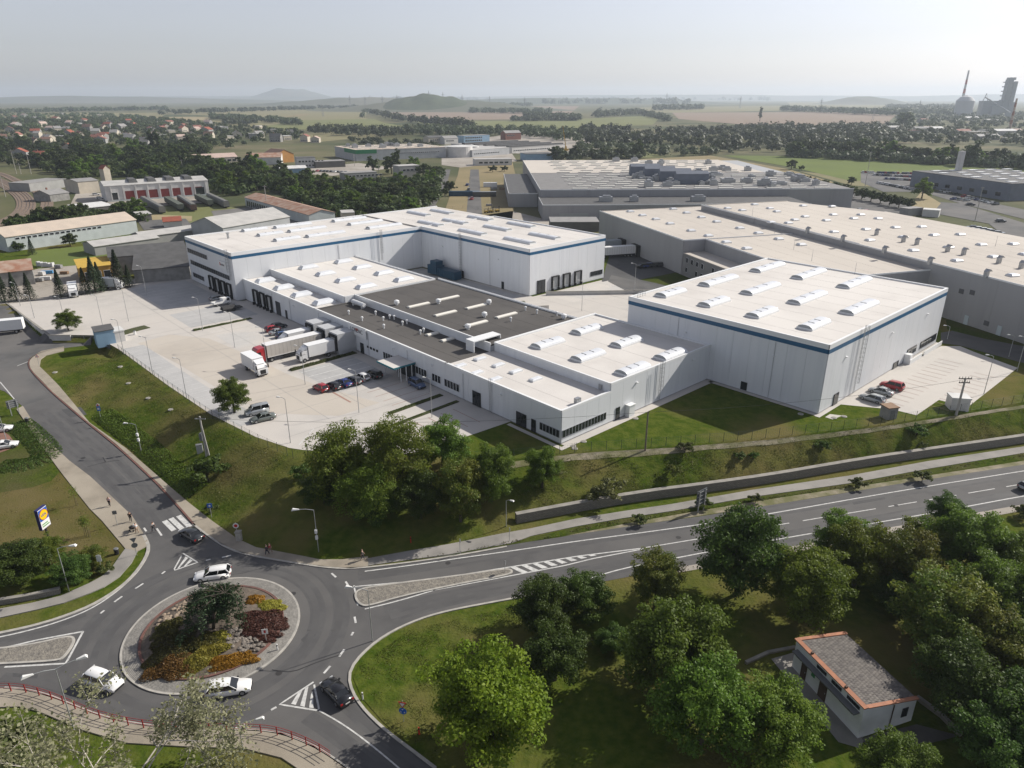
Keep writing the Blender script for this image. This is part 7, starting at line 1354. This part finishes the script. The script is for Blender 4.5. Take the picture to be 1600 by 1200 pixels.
def sign(label, base, rz, plates, h=2.6, name='road_sign', cat='sign', z=None):
    """plates: (kind, centre z, size, face material); the sign faces local -y"""
    p = G(*base) if z is None else P(*base, z); t = T(name, label, cat, p, R(rz)); MB().tube([(0,0,-.2),(0,0,h)], [.04]*2, 6).build('post', galv, t)
    for k, zc, s, m in plates:
        b = {'disc': lambda: disc(MB(), (0, zc), s, y=-.08), 'tri': lambda: ngon(MB(), [(-s, zc+s*.75), (s, zc+s*.75), (0, zc-s)][::-1], -.08), 'triup': lambda: ngon(MB(), [(-s, zc-s*.75), (s, zc-s*.75), (0, zc+s)], -.08), 'sq': lambda: ngon(MB(), [(-s, zc-s), (s, zc-s), (s, zc+s), (-s, zc+s)], -.08), 'tall': lambda: ngon(MB(), [(-s*.6, zc-s), (s*.6, zc-s), (s*.6, zc+s), (-s*.6, zc+s)], -.08)}[k]().build('sign_plate', m, t)
        if m is sred and k.startswith('tri'): (ngon(MB(), [(-s*.62, zc+s*.5), (s*.62, zc+s*.5), (0, zc-s*.58)][::-1], -.10) if k == 'tri' else ngon(MB(), [(-s*.62, zc-s*.5), (s*.62, zc-s*.5), (0, zc+s*.58)], -.10)).build('inner_face', swhite, b)
        if m is sblue and k == 'disc': [MB().box(-.05*s*4, .05*s*4, -.11, -.085, -.04, .04, xf=Matrix.Translation((math.cos(a_)*s*.55, 0, zc+math.sin(a_)*s*.55)) @ Matrix.Rotation(-a_+math.pi/2, 4, 'Y')).build('arrow', swhite, b) for a_ in (R(90), R(210), R(330))]
        if m is swhite and k == 'disc': disc(MB(), (0, zc), s*.6, y=-.1).build('inner_face', sred, b)
        if m is sblue and k in ('sq', 'tall'): MB().box(-s*.35, s*.35, -.11, -.085, zc-s*.5, zc+s*.35).build('pictogram', swhite, b)
    return t
sign('give way and roundabout sign on the lower lawn', (631,1128), -14, [('tri',2.4,.45,sred),('disc',1.55,.42,sblue)], 2.9); sign('white and red arrow sign on the right of the roundabout bed', (416,1000), 8, [('sq',1.3,.35,swhite),('tall',1.3,.2,sred)], 1.7, z=.6); sign('grey backed pair of signs seen from behind at the path corner', (214,868), 25, [('tri',2.6,.45,sback),('disc',1.75,.40,sback)], 3.0); sign('small double sign seen from behind by the left pavement', (184,822), 20, [('sq',2.4,.3,sback)], 2.8); sign('white flag shaped sign in the shrubs by the path', (160,893), 10, [('tall',2.2,.5,swhite)], 2.8); sign('blue footpath sign on the left bank', (331,809), 12, [('sq',2.2,.36,sblue)], 2.6); sign('white and blue cycle sign on the left bank', (158,655), 12, [('disc',3.0,.3,swhite),('tall',2.3,.5,sblue)], 3.3); sign('red and white sign beside the gate bend', (62,573), 12, [('triup',2.6,.4,sred)], 3.0); sign('keep-right sign on the tip of the long traffic island', (789,895), 80, [('disc',1.6,.35,sback)], 2.0); sign('small grey sign at the rear kerb of the roundabout', (316,926), 5, [('sq',1.2,.3,sback)], 1.5, z=.2); sign('short sign at the start of the footpath by the retaining wall', (719,866), 60, [('tall',2.2,.25,sback)], 2.6); sign('thin sign by the footpath at the bank grove', (796,846), 60, [('tall',2.0,.22,sback)], 2.4)
sign('round sign above a stone pillar at the left bank foot', (372,842), 8, [('disc',2.3,.42,swhite)], 2.8); p = G(374, 845); t = T('stone_pillar', 'short grey stone pillar under the round sign', 'pillar', p); MB().prism([(-.35,-.3),(.35,-.3),(.4,.3),(-.3,.35)], -.1, 1.5).build('shaft', kerbm, t); MB().prism([(-.42,-.36),(.42,-.36),(.46,.36),(-.38,.4)], 1.5, 1.65).build('cap', cop, t)
for b_, lab, m in (((567,1093),'white marker post at the kerb opposite the black saloon',swhite),((655,1148),'thin red stake at the edge of the bright tree',sred),((642,848),'red and white marker stick below the bank grove',sred),((434,1017),'short post at the left of the roundabout bed',swhite)): 
    p = G(*b_); t = T('marker_post', lab, 'post', p); MB().box(-.07,.07,-.05,.05,-.1,1.0).build('shaft', m, t); MB().box(-.072,.072,-.052,.052,.7,.85).build('band', trimm, t)
# big boards seen from behind
def board(label, a, b, z0, z1, legs, m=sback):
    p, q = G(*a), G(*b); d = q-p; L = d.length; t = T('road_board', label, 'road sign', p, math.atan2(d.y, d.x)); MB().box(0, L, -.05, .05, z0, z1).build('panel', m, t)
    for x in legs: MB().box(x*L-.07, x*L+.07, -.2, -.06, -.2, z1-.1).build('post', galv, t)
    n = 4
    for i in range(n): MB().box(.02, L-.02, -.1, -.052, z0+(i+.5)*(z1-z0)/n-.04, z0+(i+.5)*(z1-z0)/n+.04).build('rail', galv, t)
    return t
board('large dark direction board seen from behind beside the footpath', (1086,803), (1101,795), 1.2, 3.9, (.2,.8), mat('board_dark', (.075,.085,.09), rough=.6)); board('grey direction board seen from behind at the left road', (15,651), (33,646), 1.6, 3.2, (.2,.85))
# retail totem with yellow disc
p = G(76, 842); t = T('totem_sign', 'tall blue and white totem with a yellow disc on the dry lawn', 'sign', p, R(84)); t.scale = (.82,)*3; navy = mat('totem_navy', (.02,.02,.10), rough=.4)
MB().box(-.12,.12,-.12,.12,-.2,2.6).build('post', trimm, t); f_ = MB().box(-1.1,1.1,-.28,.28,2.4,6.4).build('cabinet', navy, t); MB().box(-1.02,1.02,-.32,-.285,2.5,6.3).build('face', swhite, f_); disc(MB(), (0, 5.1), .92, 28, y=-.385).build('disc', syellow, f_); MB().box(-.98,.98,-.345,-.322,4.05,6.2).build('blue_square', mat('totem_blue', (.01,.09,.40), rough=.4), f_)
lettering(f_, 'LiDL', .66, (0, -.405, 5.1), (R(90), 0, 0), mat('totem_blue', (.01,.09,.40), rough=.4)); ring = MB().tube([(math.cos(a_)*.93, -.37, 5.1+math.sin(a_)*.93) for a_ in [2*math.pi*i/28 for i in range(29)]], [.045]*29, 4, caps=False); ring.build('ring', sred, f_)
MB().box(-.8,.8,-.36,-.342,2.9,3.1).box(-.8,.5,-.36,-.342,3.3,3.5).build('print', mat('totem_green', (.10,.28,.08)), f_)
# red railing
def railing(pts, label):
    l = resample(smooth_line(gpx(pts), 2), .25); t = T('railing', label, 'railing', l[0]); step = 7; zz = hf(np.array([p.x for p in l]), np.array([p.y for p in l]))+.12; q = [Vector((p.x, p.y, z))-t.location for p, z in zip(l, zz)]
    for h in (.45, .78, 1.1): MB().tube([v+Vector((0, 0, h)) for v in q[::2]], [.03]*len(q[::2]), 5).build('rail', red, t)
    pm = MB().box(-.05,.05,-.04,.04,-.1,1.12).mesh('post', red)
    for v in q[::step]: ob('post', pm, t, v)
railing([(-60,1084),(0,1081),(25,1081),(48,1084),(80,1093),(118,1109),(150,1122),(190,1133),(240,1141),(330,1145),(400,1145),(440,1150),(490,1170),(519,1189)], 'red steel railing round the bottom left of the roundabout')
# fences
def fence(pts, label, z=None, h=1.7, m=None, step=2.6):
    m = m or mat('fence_green', (.035,.05,.04), rough=.6); l = resample([Vector(p) for p in pts], step); t = T('wire_fence', label, 'fence', l[0]); zz = hf(np.array([p.x for p in l]), np.array([p.y for p in l])); q = [Vector((p.x, p.y, a_))-t.location for p, a_ in zip(l, zz)]; pm = MB().tube([(0,0,-.2),(0,0,h)], [.04]*2, 6).mesh('post', m)
    for v in q: ob('post', pm, t, v)
    w = MB()
    for k in range(6): w.tube([v+Vector((0, 0, .12+k*(h-.2)/5)) for v in q], [.009 if k not in (0, 5) else .014]*len(q), 3, caps=False)
    for a_, b_ in zip(q, q[1:]):
        for j in range(1, 6): v = a_.lerp(b_, j/6); w.tube([v+Vector((0,0,.12)), v+Vector((0,0,h-.1))], [.006]*2, 3, caps=False)
    wo_ = w.build('wire_mesh', m, t)
off_ = lambda l, dx, dy: [Vector((p[0]+dx, p[1]+dy, 0)) for p in l]
fence([Vector(q) for q in YS[:5]], 'green wire fence between the lorry yard and the left bank'); fence([Vector(q) for q in YS[4:9]], 'green wire fence behind the bank grove'); fence([Vector(q) for q in YS[8:14]], 'green wire fence along the top of the right bank')
fence([P(*q, 5) for q in ((690,328),(735,325),(800,340))], 'thin fence by the storage road behind the rear warehouse', h=1.6, step=6)
# sliding gate and kiosk fence
a, b = G(97, 531), G(147, 524); d = b-a; t = T('sliding_gate', 'grey sliding gate at the yard entrance by the small tree', 'gate', a, math.atan2(d.y, d.x)); L = d.length; fr_ = MB()
for z in (.15, 1.55): fr_.box(0, L, -.03, .03, z, z+.07)
for x in (0, L*.33, L*.66, L): fr_.box(x-.04, x+.04, -.04, .04, 0, 1.65)
fr_.build('gate_frame', galv, t); bar = MB().box(-.012,.012,-.012,.012,.2,1.55).mesh('bar', galv)
for i in range(int(L/.35)): ob('bar', bar, t, (.2+i*.35, 0, 0))
# poles and wires
def wire(a, b, sag, label): pts = [a.lerp(b, i/20)-Vector((0, 0, sag*4*(i/20)*(1-i/20))) for i in range(21)]; o = MB().tube(pts, [.022]*21, 4).build('power_line', trimm); return tag(o, label, 'cable')
p1 = G(323, 712); t = T('power_pole', 'concrete power pole with a transformer box left of the feathery grove', 'power pole', p1); MB().tube([(0,0,-.3),(0,0,7.4)], [.22,.14], 8).build('shaft', polem, t); MB().tube([(.45,0,-.3),(.05,0,5.5)], [.15,.12], 8).build('strut', polem, t); MB().box(-.9,.9,-.08,.08,6.9,7.05).build('cross_arm', galv, t); MB().box(-.55,-.05,-.4,.3,3.0,4.3).build('transformer', sback, t); mi_ = MB().tube([(0,0,0),(0,0,.35)], [.06,.04], 6).mesh('insulator', trimm)
for x in (-.8, -.3, .3, .8): ob('insulator', mi_, t, (x, 0, 7.05))
p = G(313, 707); t = T('utility_cabinet', 'grey utility cabinet beside the concrete power pole', 'cabinet', p, R(20)); MB().box(-.5,.5,-.3,.3,-.1,1.5).build('body', mat('cabinet_grey', (.33,.34,.33)), t); MB().box(-.54,.54,-.34,.34,1.5,1.58).build('lid', sback, t)
p2 = G(1008, 704); t = T('power_pole', 'plain wooden pole on the trodden path below the low hall', 'power pole', p2); MB().tube([(0,0,-.3),(0,0,7.2)], [.16,.11], 8).build('shaft', woodp, t); ob('insulator', mi_, t, (.12, 0, 7.0))
p3 = G(1494, 648); t = T('power_pole', 'power pole with crowded insulators beside the right car park', 'power pole', p3); MB().tube([(0,0,-.3),(0,0,7.4)], [.24,.16], 8).build('shaft', polem, t)
for z, L in ((7.2, 1.2), (6.4, 1.0)): MB().box(-L, L, -.08, .08, z, z+.14).build('cross_arm', trimm, t)
for z, L in ((7.34, 1.1), (6.54, .9)):
    for x in (-L, -L/2, 0, L/2, L): ob('insulator', mi_, t, (x, 0, z))
up = Vector((0, 0, 7.1)); wire(p1+up, p2+up, 1.3, 'black cable from the concrete pole across the yard edge to the wooden pole'); wire(p2+up, p3+up, 1.0, 'black cable from the wooden pole to the right power pole'); wire(p3+up, p3+Vector((45, 12, 7.3)), .6, 'black cable leaving the right power pole to the right')
p = G(1387, 652); t = T('substation_kiosk', 'small square brick kiosk with a brown lid at the right fence', 'kiosk', p, R(14)); MB().box(-1.05,1.05,-1.0,1.0,-.2,2.2).build('wall', W['conc'], t); MB().box(-1.2,1.2,-1.15,1.15,2.2,2.4).build('lid', C_('lid_brown', (.25,.16,.10)), t); MB().box(-.5,.4,-1.06,-1.005,0,1.8).build('door', sback, t)
# manhole rings in the grass
mhm = MB().tube([(0,0,-.05),(0,0,.1)], [.55,.5], 14).mesh('manhole', kerbm); lidm = MB().tube([(0,0,.1),(0,0,.13)], [.36]*2, 12).mesh('lid', cop)
for (x, y), lab in zip(((188,573),(86,582),(201,599),(232,622),(267,640),(896,697),(898,701),(912,690),(993,654),(1251,647),(1303,653),(1319,651)), ('nearest the gatehouse','at the pavement bend','below the first lamp','in the middle of the left bank','near the lower lamp','nearest the low hall corner','second at the low hall corner','right of the low hall corner pair','before the side door of the low hall','left of the right hall corner','in front of the right hall corner','right of the right hall corner')):
    g = G(x, y); t = T('manhole_cover', 'pale round manhole ring in the grass '+lab, 'manhole', g, 0, 'manhole rings in the grass'); ob('ring', mhm, t); ob('lid', lidm, t)
for (x, y), lab in (((211,523),'white litter bin at the gatehouse corner'),((43,660),'black litter bin beside the left pavement'),((183,866),'black litter bin at the shrubs by the path bend')): g = G(x, y); t = T('litter_bin', lab, 'bin', g); MB().tube([(0,0,0),(0,0,.9)], [.28,.33], 10).build('drum', swhite if 'white' in lab else trimm, t); MB().tube([(0,0,.9),(0,0,1.0)], [.36,.3], 10).build('lid', sback, t)
for (x, y, h), lab in zip(((119,790,3.0),(136,838,3.2),(133,837,3.0),(139,839,3.0)), ('young staked tree alone on the dry lawn','young staked tree left of the pavement, middle of three','young staked tree left of the pavement, left of three','young staked tree left of the pavement, right of three')):
    g = G(x, y); t = T('young_tree', lab, 'tree', g); MB().tube([(0,0,-.1),(.03,0,h)], [.035,.015], 5).build('trunk', bark, t); rg = np.random.default_rng(x); cen = rg.normal(size=(240, 3))*np.array([.33, .33, .5])+np.array([0, 0, h*.85]); ob('crown', leafmesh('crown', cen, rg.normal(size=cen.shape), .08, .5+rg.normal(size=240)*.3, LM['olive'], rg=rg), t); MB().tube([(.25,0,-.1),(.25,0,1.5)], [.03]*2, 5).build('stake', woodp, t)
# low edging walls behind the court and ramp
for a, b, lab, h in (((40,71),(58,60),'sloping concrete ramp wall in the rear court',1.0),((68,71),(100,45),'long concrete ramp wall between rear court and lane',1.1)): q0, q1 = FM.w(*a), FM.w(*b); wallrun([q0, q1], h, .35, lab, m=mat('pale_concrete', (.52,.51,.48)), name='ramp_wall', base_z=4.95)
# ------------------------------------------------------------------ small white house in the park
pa, pb, pc_ = P(1237, 1042, 0), P(1340, 1152, 0), P(1429, 1130, 0); d = pa-pb; Lh = d.length; Wh = (pc_-pb).length
FH = Frame(pb, math.atan2(d.y, d.x)-math.pi/2)      # a axis across the gable, b axis along the long front
hs_ = T('small_house', 'small white flat-fronted house with a grey tiled roof among the park trees', 'house', (pb.x, pb.y, 0), FH.ang); hw = C_('house_white', (.72,.73,.74), (.64,.65,.66), .8); Hf, Hb = 3.9, 2.9
MB().add([(0,0,-.3),(Wh,0,-.3),(Wh,Lh,-.3),(0,Lh,-.3),(0,0,Hf-.05),(Wh,0,Hb-.05),(Wh,Lh,Hb-.05),(0,Lh,Hf-.05)], [(0,3,2,1),(4,5,6,7),(0,1,5,4),(1,2,6,5),(2,3,7,6),(3,0,4,7)]).build('wall', hw, hs_)
terra = C_('terracotta', (.36,.16,.09), (.28,.13,.08), 1.5); tilem = [mat('tile_a', (.17,.155,.14), (.12,.11,.10), 2, .9), mat('tile_b', (.13,.12,.11), (.10,.09,.085), 2, .9)]
sl_ = (Hb-Hf)/Wh; rowd = .42; tl = MB(); nr = int((Wh-.5)/rowd); nc = int((Lh-.6)/.34); zr = lambda x: Hf+sl_*x
for i in range(nr):
    for j in range(nc):
        x, y = .35+i*rowd, .3+j*.34+(.17 if i % 2 else 0); dz = random.uniform(0, .02); mi = 0 if random.random() < .6 else 1
        tl.add([(x,y,zr(x)+.02+dz),(x+rowd+.05,y,zr(x+rowd)+.075+dz),(x+rowd+.05,y+.32,zr(x+rowd)+.075+dz),(x,y+.32,zr(x)+.02+dz),(x+rowd+.05,y,zr(x+rowd)+.02),(x+rowd+.05,y+.32,zr(x+rowd)+.02),(x+rowd*.5,y+.16,zr(x+rowd*.5)+.10+dz)], [(0,1,6),(1,2,6),(2,3,6),(3,0,6),(1,4,5,2)], mi)
MB().add([(.3,.1,zr(.3)-.02),(Wh,.1,zr(Wh)-.02),(Wh,Lh-.1,zr(Wh)-.02),(.3,Lh-.1,zr(.3)-.02),(.3,.1,zr(.3)+.012),(Wh,.1,zr(Wh)+.012),(Wh,Lh-.1,zr(Wh)+.012),(.3,Lh-.1,zr(.3)+.012)], [(4,5,6,7),(0,1,5,4),(1,2,6,5),(2,3,7,6),(3,0,4,7)]).build('roof_deck', tilem[1], hs_)
rt = tl.build('roof_tiles', tilem, hs_); rt['kind'] = 'stuff'
MB().box(-.2, .35, -.15, Lh+.15, Hf-.02, Hf+.1).build('front_coping', terra, hs_); MB().add([(.36,-.18,zr(.36)+.0),(Wh+.1,-.18,zr(Wh)+.0),(Wh+.1,.25,zr(Wh)+.0),(.36,.25,zr(.36)+.0),(.36,-.18,zr(.36)+.12),(Wh+.1,-.18,zr(Wh)+.12),(Wh+.1,.25,zr(Wh)+.12),(.36,.25,zr(.36)+.12)], [(4,5,6,7),(0,1,5,4),(1,2,6,5),(2,3,7,6)]).build('gable_coping', terra, hs_)
MB().add([(.36,Lh-.25,zr(.36)),(Wh+.1,Lh-.25,zr(Wh)),(Wh+.1,Lh+.18,zr(Wh)),(.36,Lh+.18,zr(.36)),(.36,Lh-.25,zr(.36)+.12),(Wh+.1,Lh-.25,zr(Wh)+.12),(Wh+.1,Lh+.18,zr(Wh)+.12),(.36,Lh+.18,zr(.36)+.12)], [(4,5,6,7),(0,1,5,4),(1,2,6,5),(2,3,7,6)]).build('gable_coping', terra, hs_)
MB().box(-.75, -.005, .4, Lh-.4, 2.75, 2.9).build('canopy', sback, hs_); brn = C_('door_brown', (.085,.055,.04))
for y0, y1 in ((Lh*.78,Lh*.86),(Lh*.47,Lh*.58)): q = MB().box(-.08,-.005,y0,y1,0,2.3).build('door', brn, hs_); MB().box(-.11,-.08,y0+.1,y0+.18,1.0,1.15).build('handle', galv, q)
for y0, y1, z0, z1 in ((Lh*.3,Lh*.44,3.1,3.5),(Lh*.52,Lh*.66,3.1,3.5),(Lh*.05,Lh*.22,3.1,3.5),(Lh*.12,Lh*.3,1.9,2.4),(Lh*.88,Lh*.96,1.9,2.4)): q = MB().box(-.06,-.005,y0,y1,z0,z1).build('window', frame, hs_); MB().box(-.08,-.055,y0+.06,y1-.06,z0+.06,z1-.06).build('pane', glass, q)
MB().box(-.06,-.006,Lh*.66,Lh*.71,1.5,1.9).build('notice', mat('notice_green', (.05,.25,.09)), hs_)
q = MB().box(Wh*.76,Wh*.87,-.06,-.005,.9,2.1).build('window', frame, hs_); MB().box(Wh*.775,Wh*.855,-.08,-.055,1.0,2.0).build('pane', glass, q); MB().tube([(Wh*.56,-.08,0),(Wh*.56,-.08,3.1)], [.05]*2, 6).build('downpipe', brn, hs_)
for y in (.25, .75): MB().box(-.05,.2,Lh*y,Lh*y+.25,Hf+.1,Hf+.3).build('vent', brn, hs_)
wallrun([P(1432,1092,.0), P(1470,1120,0), P(1500,1150,0)], .5, .3, 'low garden wall right of the small white house', m=C_('garden_wall', (.22,.20,.17)), name='garden_wall', base_z=-.1); wallrun([P(1165,1038,0), P(1200,1022,0), P(1242,1014,0)], .4, .3, 'low garden wall left of the small white house', m=C_('garden_wall', (.22,.20,.17)), name='garden_wall', base_z=-.1)
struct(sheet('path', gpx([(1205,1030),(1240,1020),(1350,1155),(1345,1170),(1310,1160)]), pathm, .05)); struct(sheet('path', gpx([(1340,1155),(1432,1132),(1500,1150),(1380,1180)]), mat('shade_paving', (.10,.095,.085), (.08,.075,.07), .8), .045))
# ------------------------------------------------------------------ goods and machines in the yards behind
palw = C_('pallet_wood', (.30,.21,.12)); slat = MB().box(-.6,.6,-.06,.06,0,.12).mesh('slat', palw); sackm = {'white': C_('sack_white', (.60,.60,.60)), 'blue': C_('sack_blue', (.06,.22,.42)), 'brown': C_('crate_brown', (.25,.16,.10)), 'grey': C_('crate_grey', (.25,.25,.25)), 'yellow': C_('machine_yellow', (.42,.27,.04))}
for i, (x, y, c, sx, sz, lab) in enumerate(((63,416,'white',2.4,1.6,'farthest by the green lawn'),(72,417,'white',2.8,1.5,'second from the lawn'),(80,417,'white',2.2,1.4,'third from the lawn'),(92,419,'grey',2.6,1.3,'beside the lawn fence'),(74,428,'blue',3.6,1.1,'in the middle of the yard'),(66,430,'white',2.4,1.2,'left of the blue stack'),(72,438,'white',3.0,1.4,'in front of the blue stack'),(101,428,'brown',2.6,.9,'near the yellow workshop'),(62,440,'grey',2.4,1.3,'nearest the fir row'),(764,322,'grey',3,1.2,'by the factory fence'),(772,296,'grey',4,1.6,'beside the white van body'),(785,297,'brown',4,1.5,'right of the white van body'),(716,240,'brown',5,1.6,'beside the large tank'),(776,240,'white',5,1.8,'before the multi-bay factory'))):
    p = P(x, y, 5.06); t = T('pallet_stack', {'white': 'white wrapped', 'blue': 'blue wrapped', 'brown': 'brown timber', 'grey': 'dark crated'}[c]+' goods stack '+lab, 'pallet', p, R(random.uniform(-25, 25)), 'goods stacked in the yards')
    for k in range(3): ob('slat', slat, t, (0, -.5+k*.5, 0)).scale = (sx/1.2, 1, 1)
    for k in range(3): w_ = sx/3; MB().box(-sx/2+k*w_+.04, -sx/2+(k+1)*w_-.04, -.55, .55, .13, .13+sz*random.uniform(.75, 1)).build('load', sackm[c], t)
for x, y, lab in ((760,333,'left of the row'),(768,332,'in the middle of the row'),(777,331,'right of the row')):
    p = P(x, y, 5.1); t = T('forklift', 'small yellow forklift '+lab+' beside the grey factory', 'forklift', p, R(random.uniform(-40, 40)), 'yellow machines beside the grey factory'); MB().prism([(-1.2,-.6),(.9,-.6),(.9,.6),(-1.2,.6)], .45, 1.15).build('body', sackm['yellow'], t); MB().box(.95,1.1,-.5,-.4,.1,2.8).box(.95,1.1,.4,.5,.1,2.8).box(.95,1.1,-.4,.4,2.6,2.75).build('mast', trimm, t); MB().box(-.8,.6,-.5,.5,2.1,2.2).box(-.8,-.72,-.5,-.42,1.15,2.1).box(-.8,-.72,.42,.5,1.15,2.1).box(.52,.6,-.5,-.42,1.15,2.1).box(.52,.6,.42,.5,1.15,2.1).build('cage', trimm, t)
    for wx in (-.8, .6):
        for wy in (-.62, .62): MB().tube([(wx,wy-.12,.36),(wx,wy+.12,.36)], [.36]*2, 10).build('wheel', tyre, t)
# ------------------------------------------------------------------ people
skin = mat('skin', (.42,.26,.19), rough=.6)
def skinned(name, verts, edges, rad, m, parent, root=0, lev=1):
    me_ = bpy.data.meshes.new(name); me_.from_pydata(verts, edges, []); o = ob(name, me_); o.modifiers.new('s', 'SKIN'); 
    for i, sv_ in enumerate(me_.skin_vertices[0].data): sv_.radius = (rad[i], rad[i]); sv_.use_root = (i == root)
    mo = o.modifiers.new('d', 'SUBSURF'); mo.levels = lev; mo.render_levels = lev; dg = bpy.context.evaluated_depsgraph_get(); dg.update(); nm = bpy.data.meshes.new_from_object(o.evaluated_get(dg)); bpy.data.objects.remove(o); nm.materials.clear(); nm.materials.append(m); nm.polygons.foreach_set('use_smooth', [True]*len(nm.polygons)); return ob(name, nm, parent)
def person(label, base, hd, top, legs, hair, stride=.28, arms=(.25, -.2), lean=0., bend=0., k=1.0, carry=None, pack=None):
    p = G(*base); t = T('person', label, 'person', (p.x, p.y, p.z+.13), R(hd)); t.scale = (k, k, k); s = stride; L = lean
    J = [(0,0,.95),(L*.4,0,1.15),(L,0,1.42),(L*1.15,0,1.52),(L*1.3,0,1.62),(L*1.3+.01,0,1.74), (0,.1,.9),(s*.55,.1,.5),(s*.75,.1,.08),(s*.75+.16,.1,.04), (0,-.1,.9),(-s*.35,-.1,.5),(-s,-.1,.1),(-s+.15,-.1,.05), (L,.2,1.4),(L+arms[0]*.4,.25,1.14),(L+arms[0]+bend,.22,.9+bend*.5),(L+arms[0]+bend+.07,.21,.83+bend*.6), (L,-.2,1.4),(L+arms[1]*.4,-.25,1.14),(L+arms[1]+bend,-.22,.9+bend*.5),(L+arms[1]+bend+.07,-.21,.83+bend*.6)]
    E_ = [(0,1),(1,2),(2,3),(3,4),(4,5),(0,6),(6,7),(7,8),(8,9),(0,10),(10,11),(11,12),(12,13),(2,14),(14,15),(15,16),(16,17),(2,18),(18,19),(19,20),(20,21)]; rd = [.13,.12,.14,.055,.09,.08,.085,.055,.04,.04,.085,.055,.04,.04,.06,.045,.032,.035,.06,.045,.032,.035]
    skinned('body', J, E_, rd, skin, t)
    for sgn, w_ in ((1, J[17]), (-1, J[21])):
        for f_ in range(5): MB().tube([(w_[0]-.01+.018*(f_-2), w_[1], w_[2]), (w_[0]+.02*(f_-2), w_[1]+.008*sgn, w_[2]-.05), (w_[0]+.02*(f_-2)+.01, w_[1]-.01*sgn, w_[2]-.085-.008*(2-abs(f_-2)))], [.011,.010,.007], 5).build('finger', skin, t)
    tm = mat('cloth_'+str(top), top, tuple(c*.75 for c in top), 6, .9); lm_ = mat('cloth_'+str(legs), legs, tuple(c*.75 for c in legs), 6, .9); hm2 = mat('hair_'+str(hair), hair, rough=.8)
    skinned('top', [J[i] for i in (0,1,2,14,15,18,19)], [(0,1),(1,2),(2,3),(3,4),(2,5),(5,6)], [.155,.15,.165,.08,.065,.08,.065], tm, t); skinned('trousers', [J[i] for i in (0,6,7,8,10,11,12)], [(0,1),(1,2),(2,3),(0,4),(4,5),(5,6)], [.15,.1,.072,.055,.1,.072,.055], lm_, t)
    hx = J[5][0]; skinned('hair', [(hx-.03,0,1.72),(hx-.07,0,1.66),(hx-.08,0,1.58)], [(0,1),(1,2)], [.095,.085,.06], hm2, t)
    for y in (.032, -.032): MB().box(hx+.075, hx+.092, y-.012, y+.012, 1.655, 1.672).build('eye', trimm, t)
    MB().add([(hx+.08,-.014,1.62),(hx+.08,.014,1.62),(hx+.115,0,1.615),(hx+.085,0,1.66)], [(0,2,1),(0,3,2),(1,2,3)]).build('nose', skin, t); MB().box(hx+.076, hx+.086, -.026, .026, 1.585, 1.595).build('mouth', mat('lips', (.28,.10,.09)), t)
    if pack: skinned('backpack', [(L-.2,0,1.05),(L-.24,0,1.3)], [(0,1)], [.14,.15], mat('pack_'+str(pack), pack), t)
    return t
person('person in a pale pink top and black trousers walking on the left pavement', (172,792), 110, (.55,.42,.45), (.015,.015,.018), (.06,.04,.03)); person('person in black walking ahead of the pushchair', (205,816), 120, (.018,.018,.02), (.015,.015,.017), (.03,.022,.018)); person('person in a white shirt pushing a pushchair at the path corner', (215,834), 165, (.55,.55,.56), (.42,.30,.22), (.10,.07,.05), .2, (.35,.35), .1, .12); person('person in light top and shorts crossing towards the zebra', (241,832), 170, (.45,.43,.42), (.05,.05,.055), (.05,.035,.03), .3, pack=(.03,.03,.03)); person('person in dark blue clothes beside a bright red bag on the pavement', (418,868), 185, (.02,.03,.07), (.025,.03,.05), (.03,.025,.02)); person('person in a bright red jacket on the pavement', (423,866), 185, (.45,.03,.07), (.30,.22,.17), (.08,.05,.04)); person('person in grey walking on the pavement below the bank grove', (567,876), 5, (.09,.095,.10), (.06,.062,.07), (.04,.03,.025))
p = G(208, 830); t = T('pushchair', 'dark pushchair with a white hood at the path corner', 'pushchair', (p.x, p.y, p.z+.13), R(165)); MB().extr([(-.22,.35),(.22,.35),(.25,.7),(-.25,.7)], -.35, .4).build('seat', trimm, t); MB().tube([(-.3+.5*math.cos(a_), 0, .7+.35*math.sin(a_)) for a_ in (R(100), R(130), R(165))], [.26,.27,.24], 8).build('hood', swhite, t); MB().tube([(-.35,.22,.6),(-.75,.22,1.0),(-.75,-.22,1.0),(-.35,-.22,.6)], [.02]*4, 5).build('handle', galv, t)
for x in (-.3, .35):
    for y in (-.25, .25): MB().tube([(x,y-.03,.14),(x,y+.03,.14)], [.14]*2, 12).build('wheel', tyre, t)
# ================================================================== the air
hz = MB().box(-16500, 16500, -600, 16500, -2, 235).build('haze', [])
tag(hz, kind='stuff')
hm = bpy.data.materials.new('haze_air'); hm.use_nodes = True; hn = hm.node_tree; hn.nodes.clear()
pv = hn.nodes.new('ShaderNodeVolumePrincipled'); pv.inputs['Color'].default_value = (.80,.90,1.0,1); pv.inputs['Density'].default_value = HAZE
pv.inputs['Anisotropy'].default_value = .25
oo = hn.nodes.new('ShaderNodeOutputMaterial'); hn.links.new(pv.outputs[0], oo.inputs['Volume'])
hz.data.materials.append(hm)
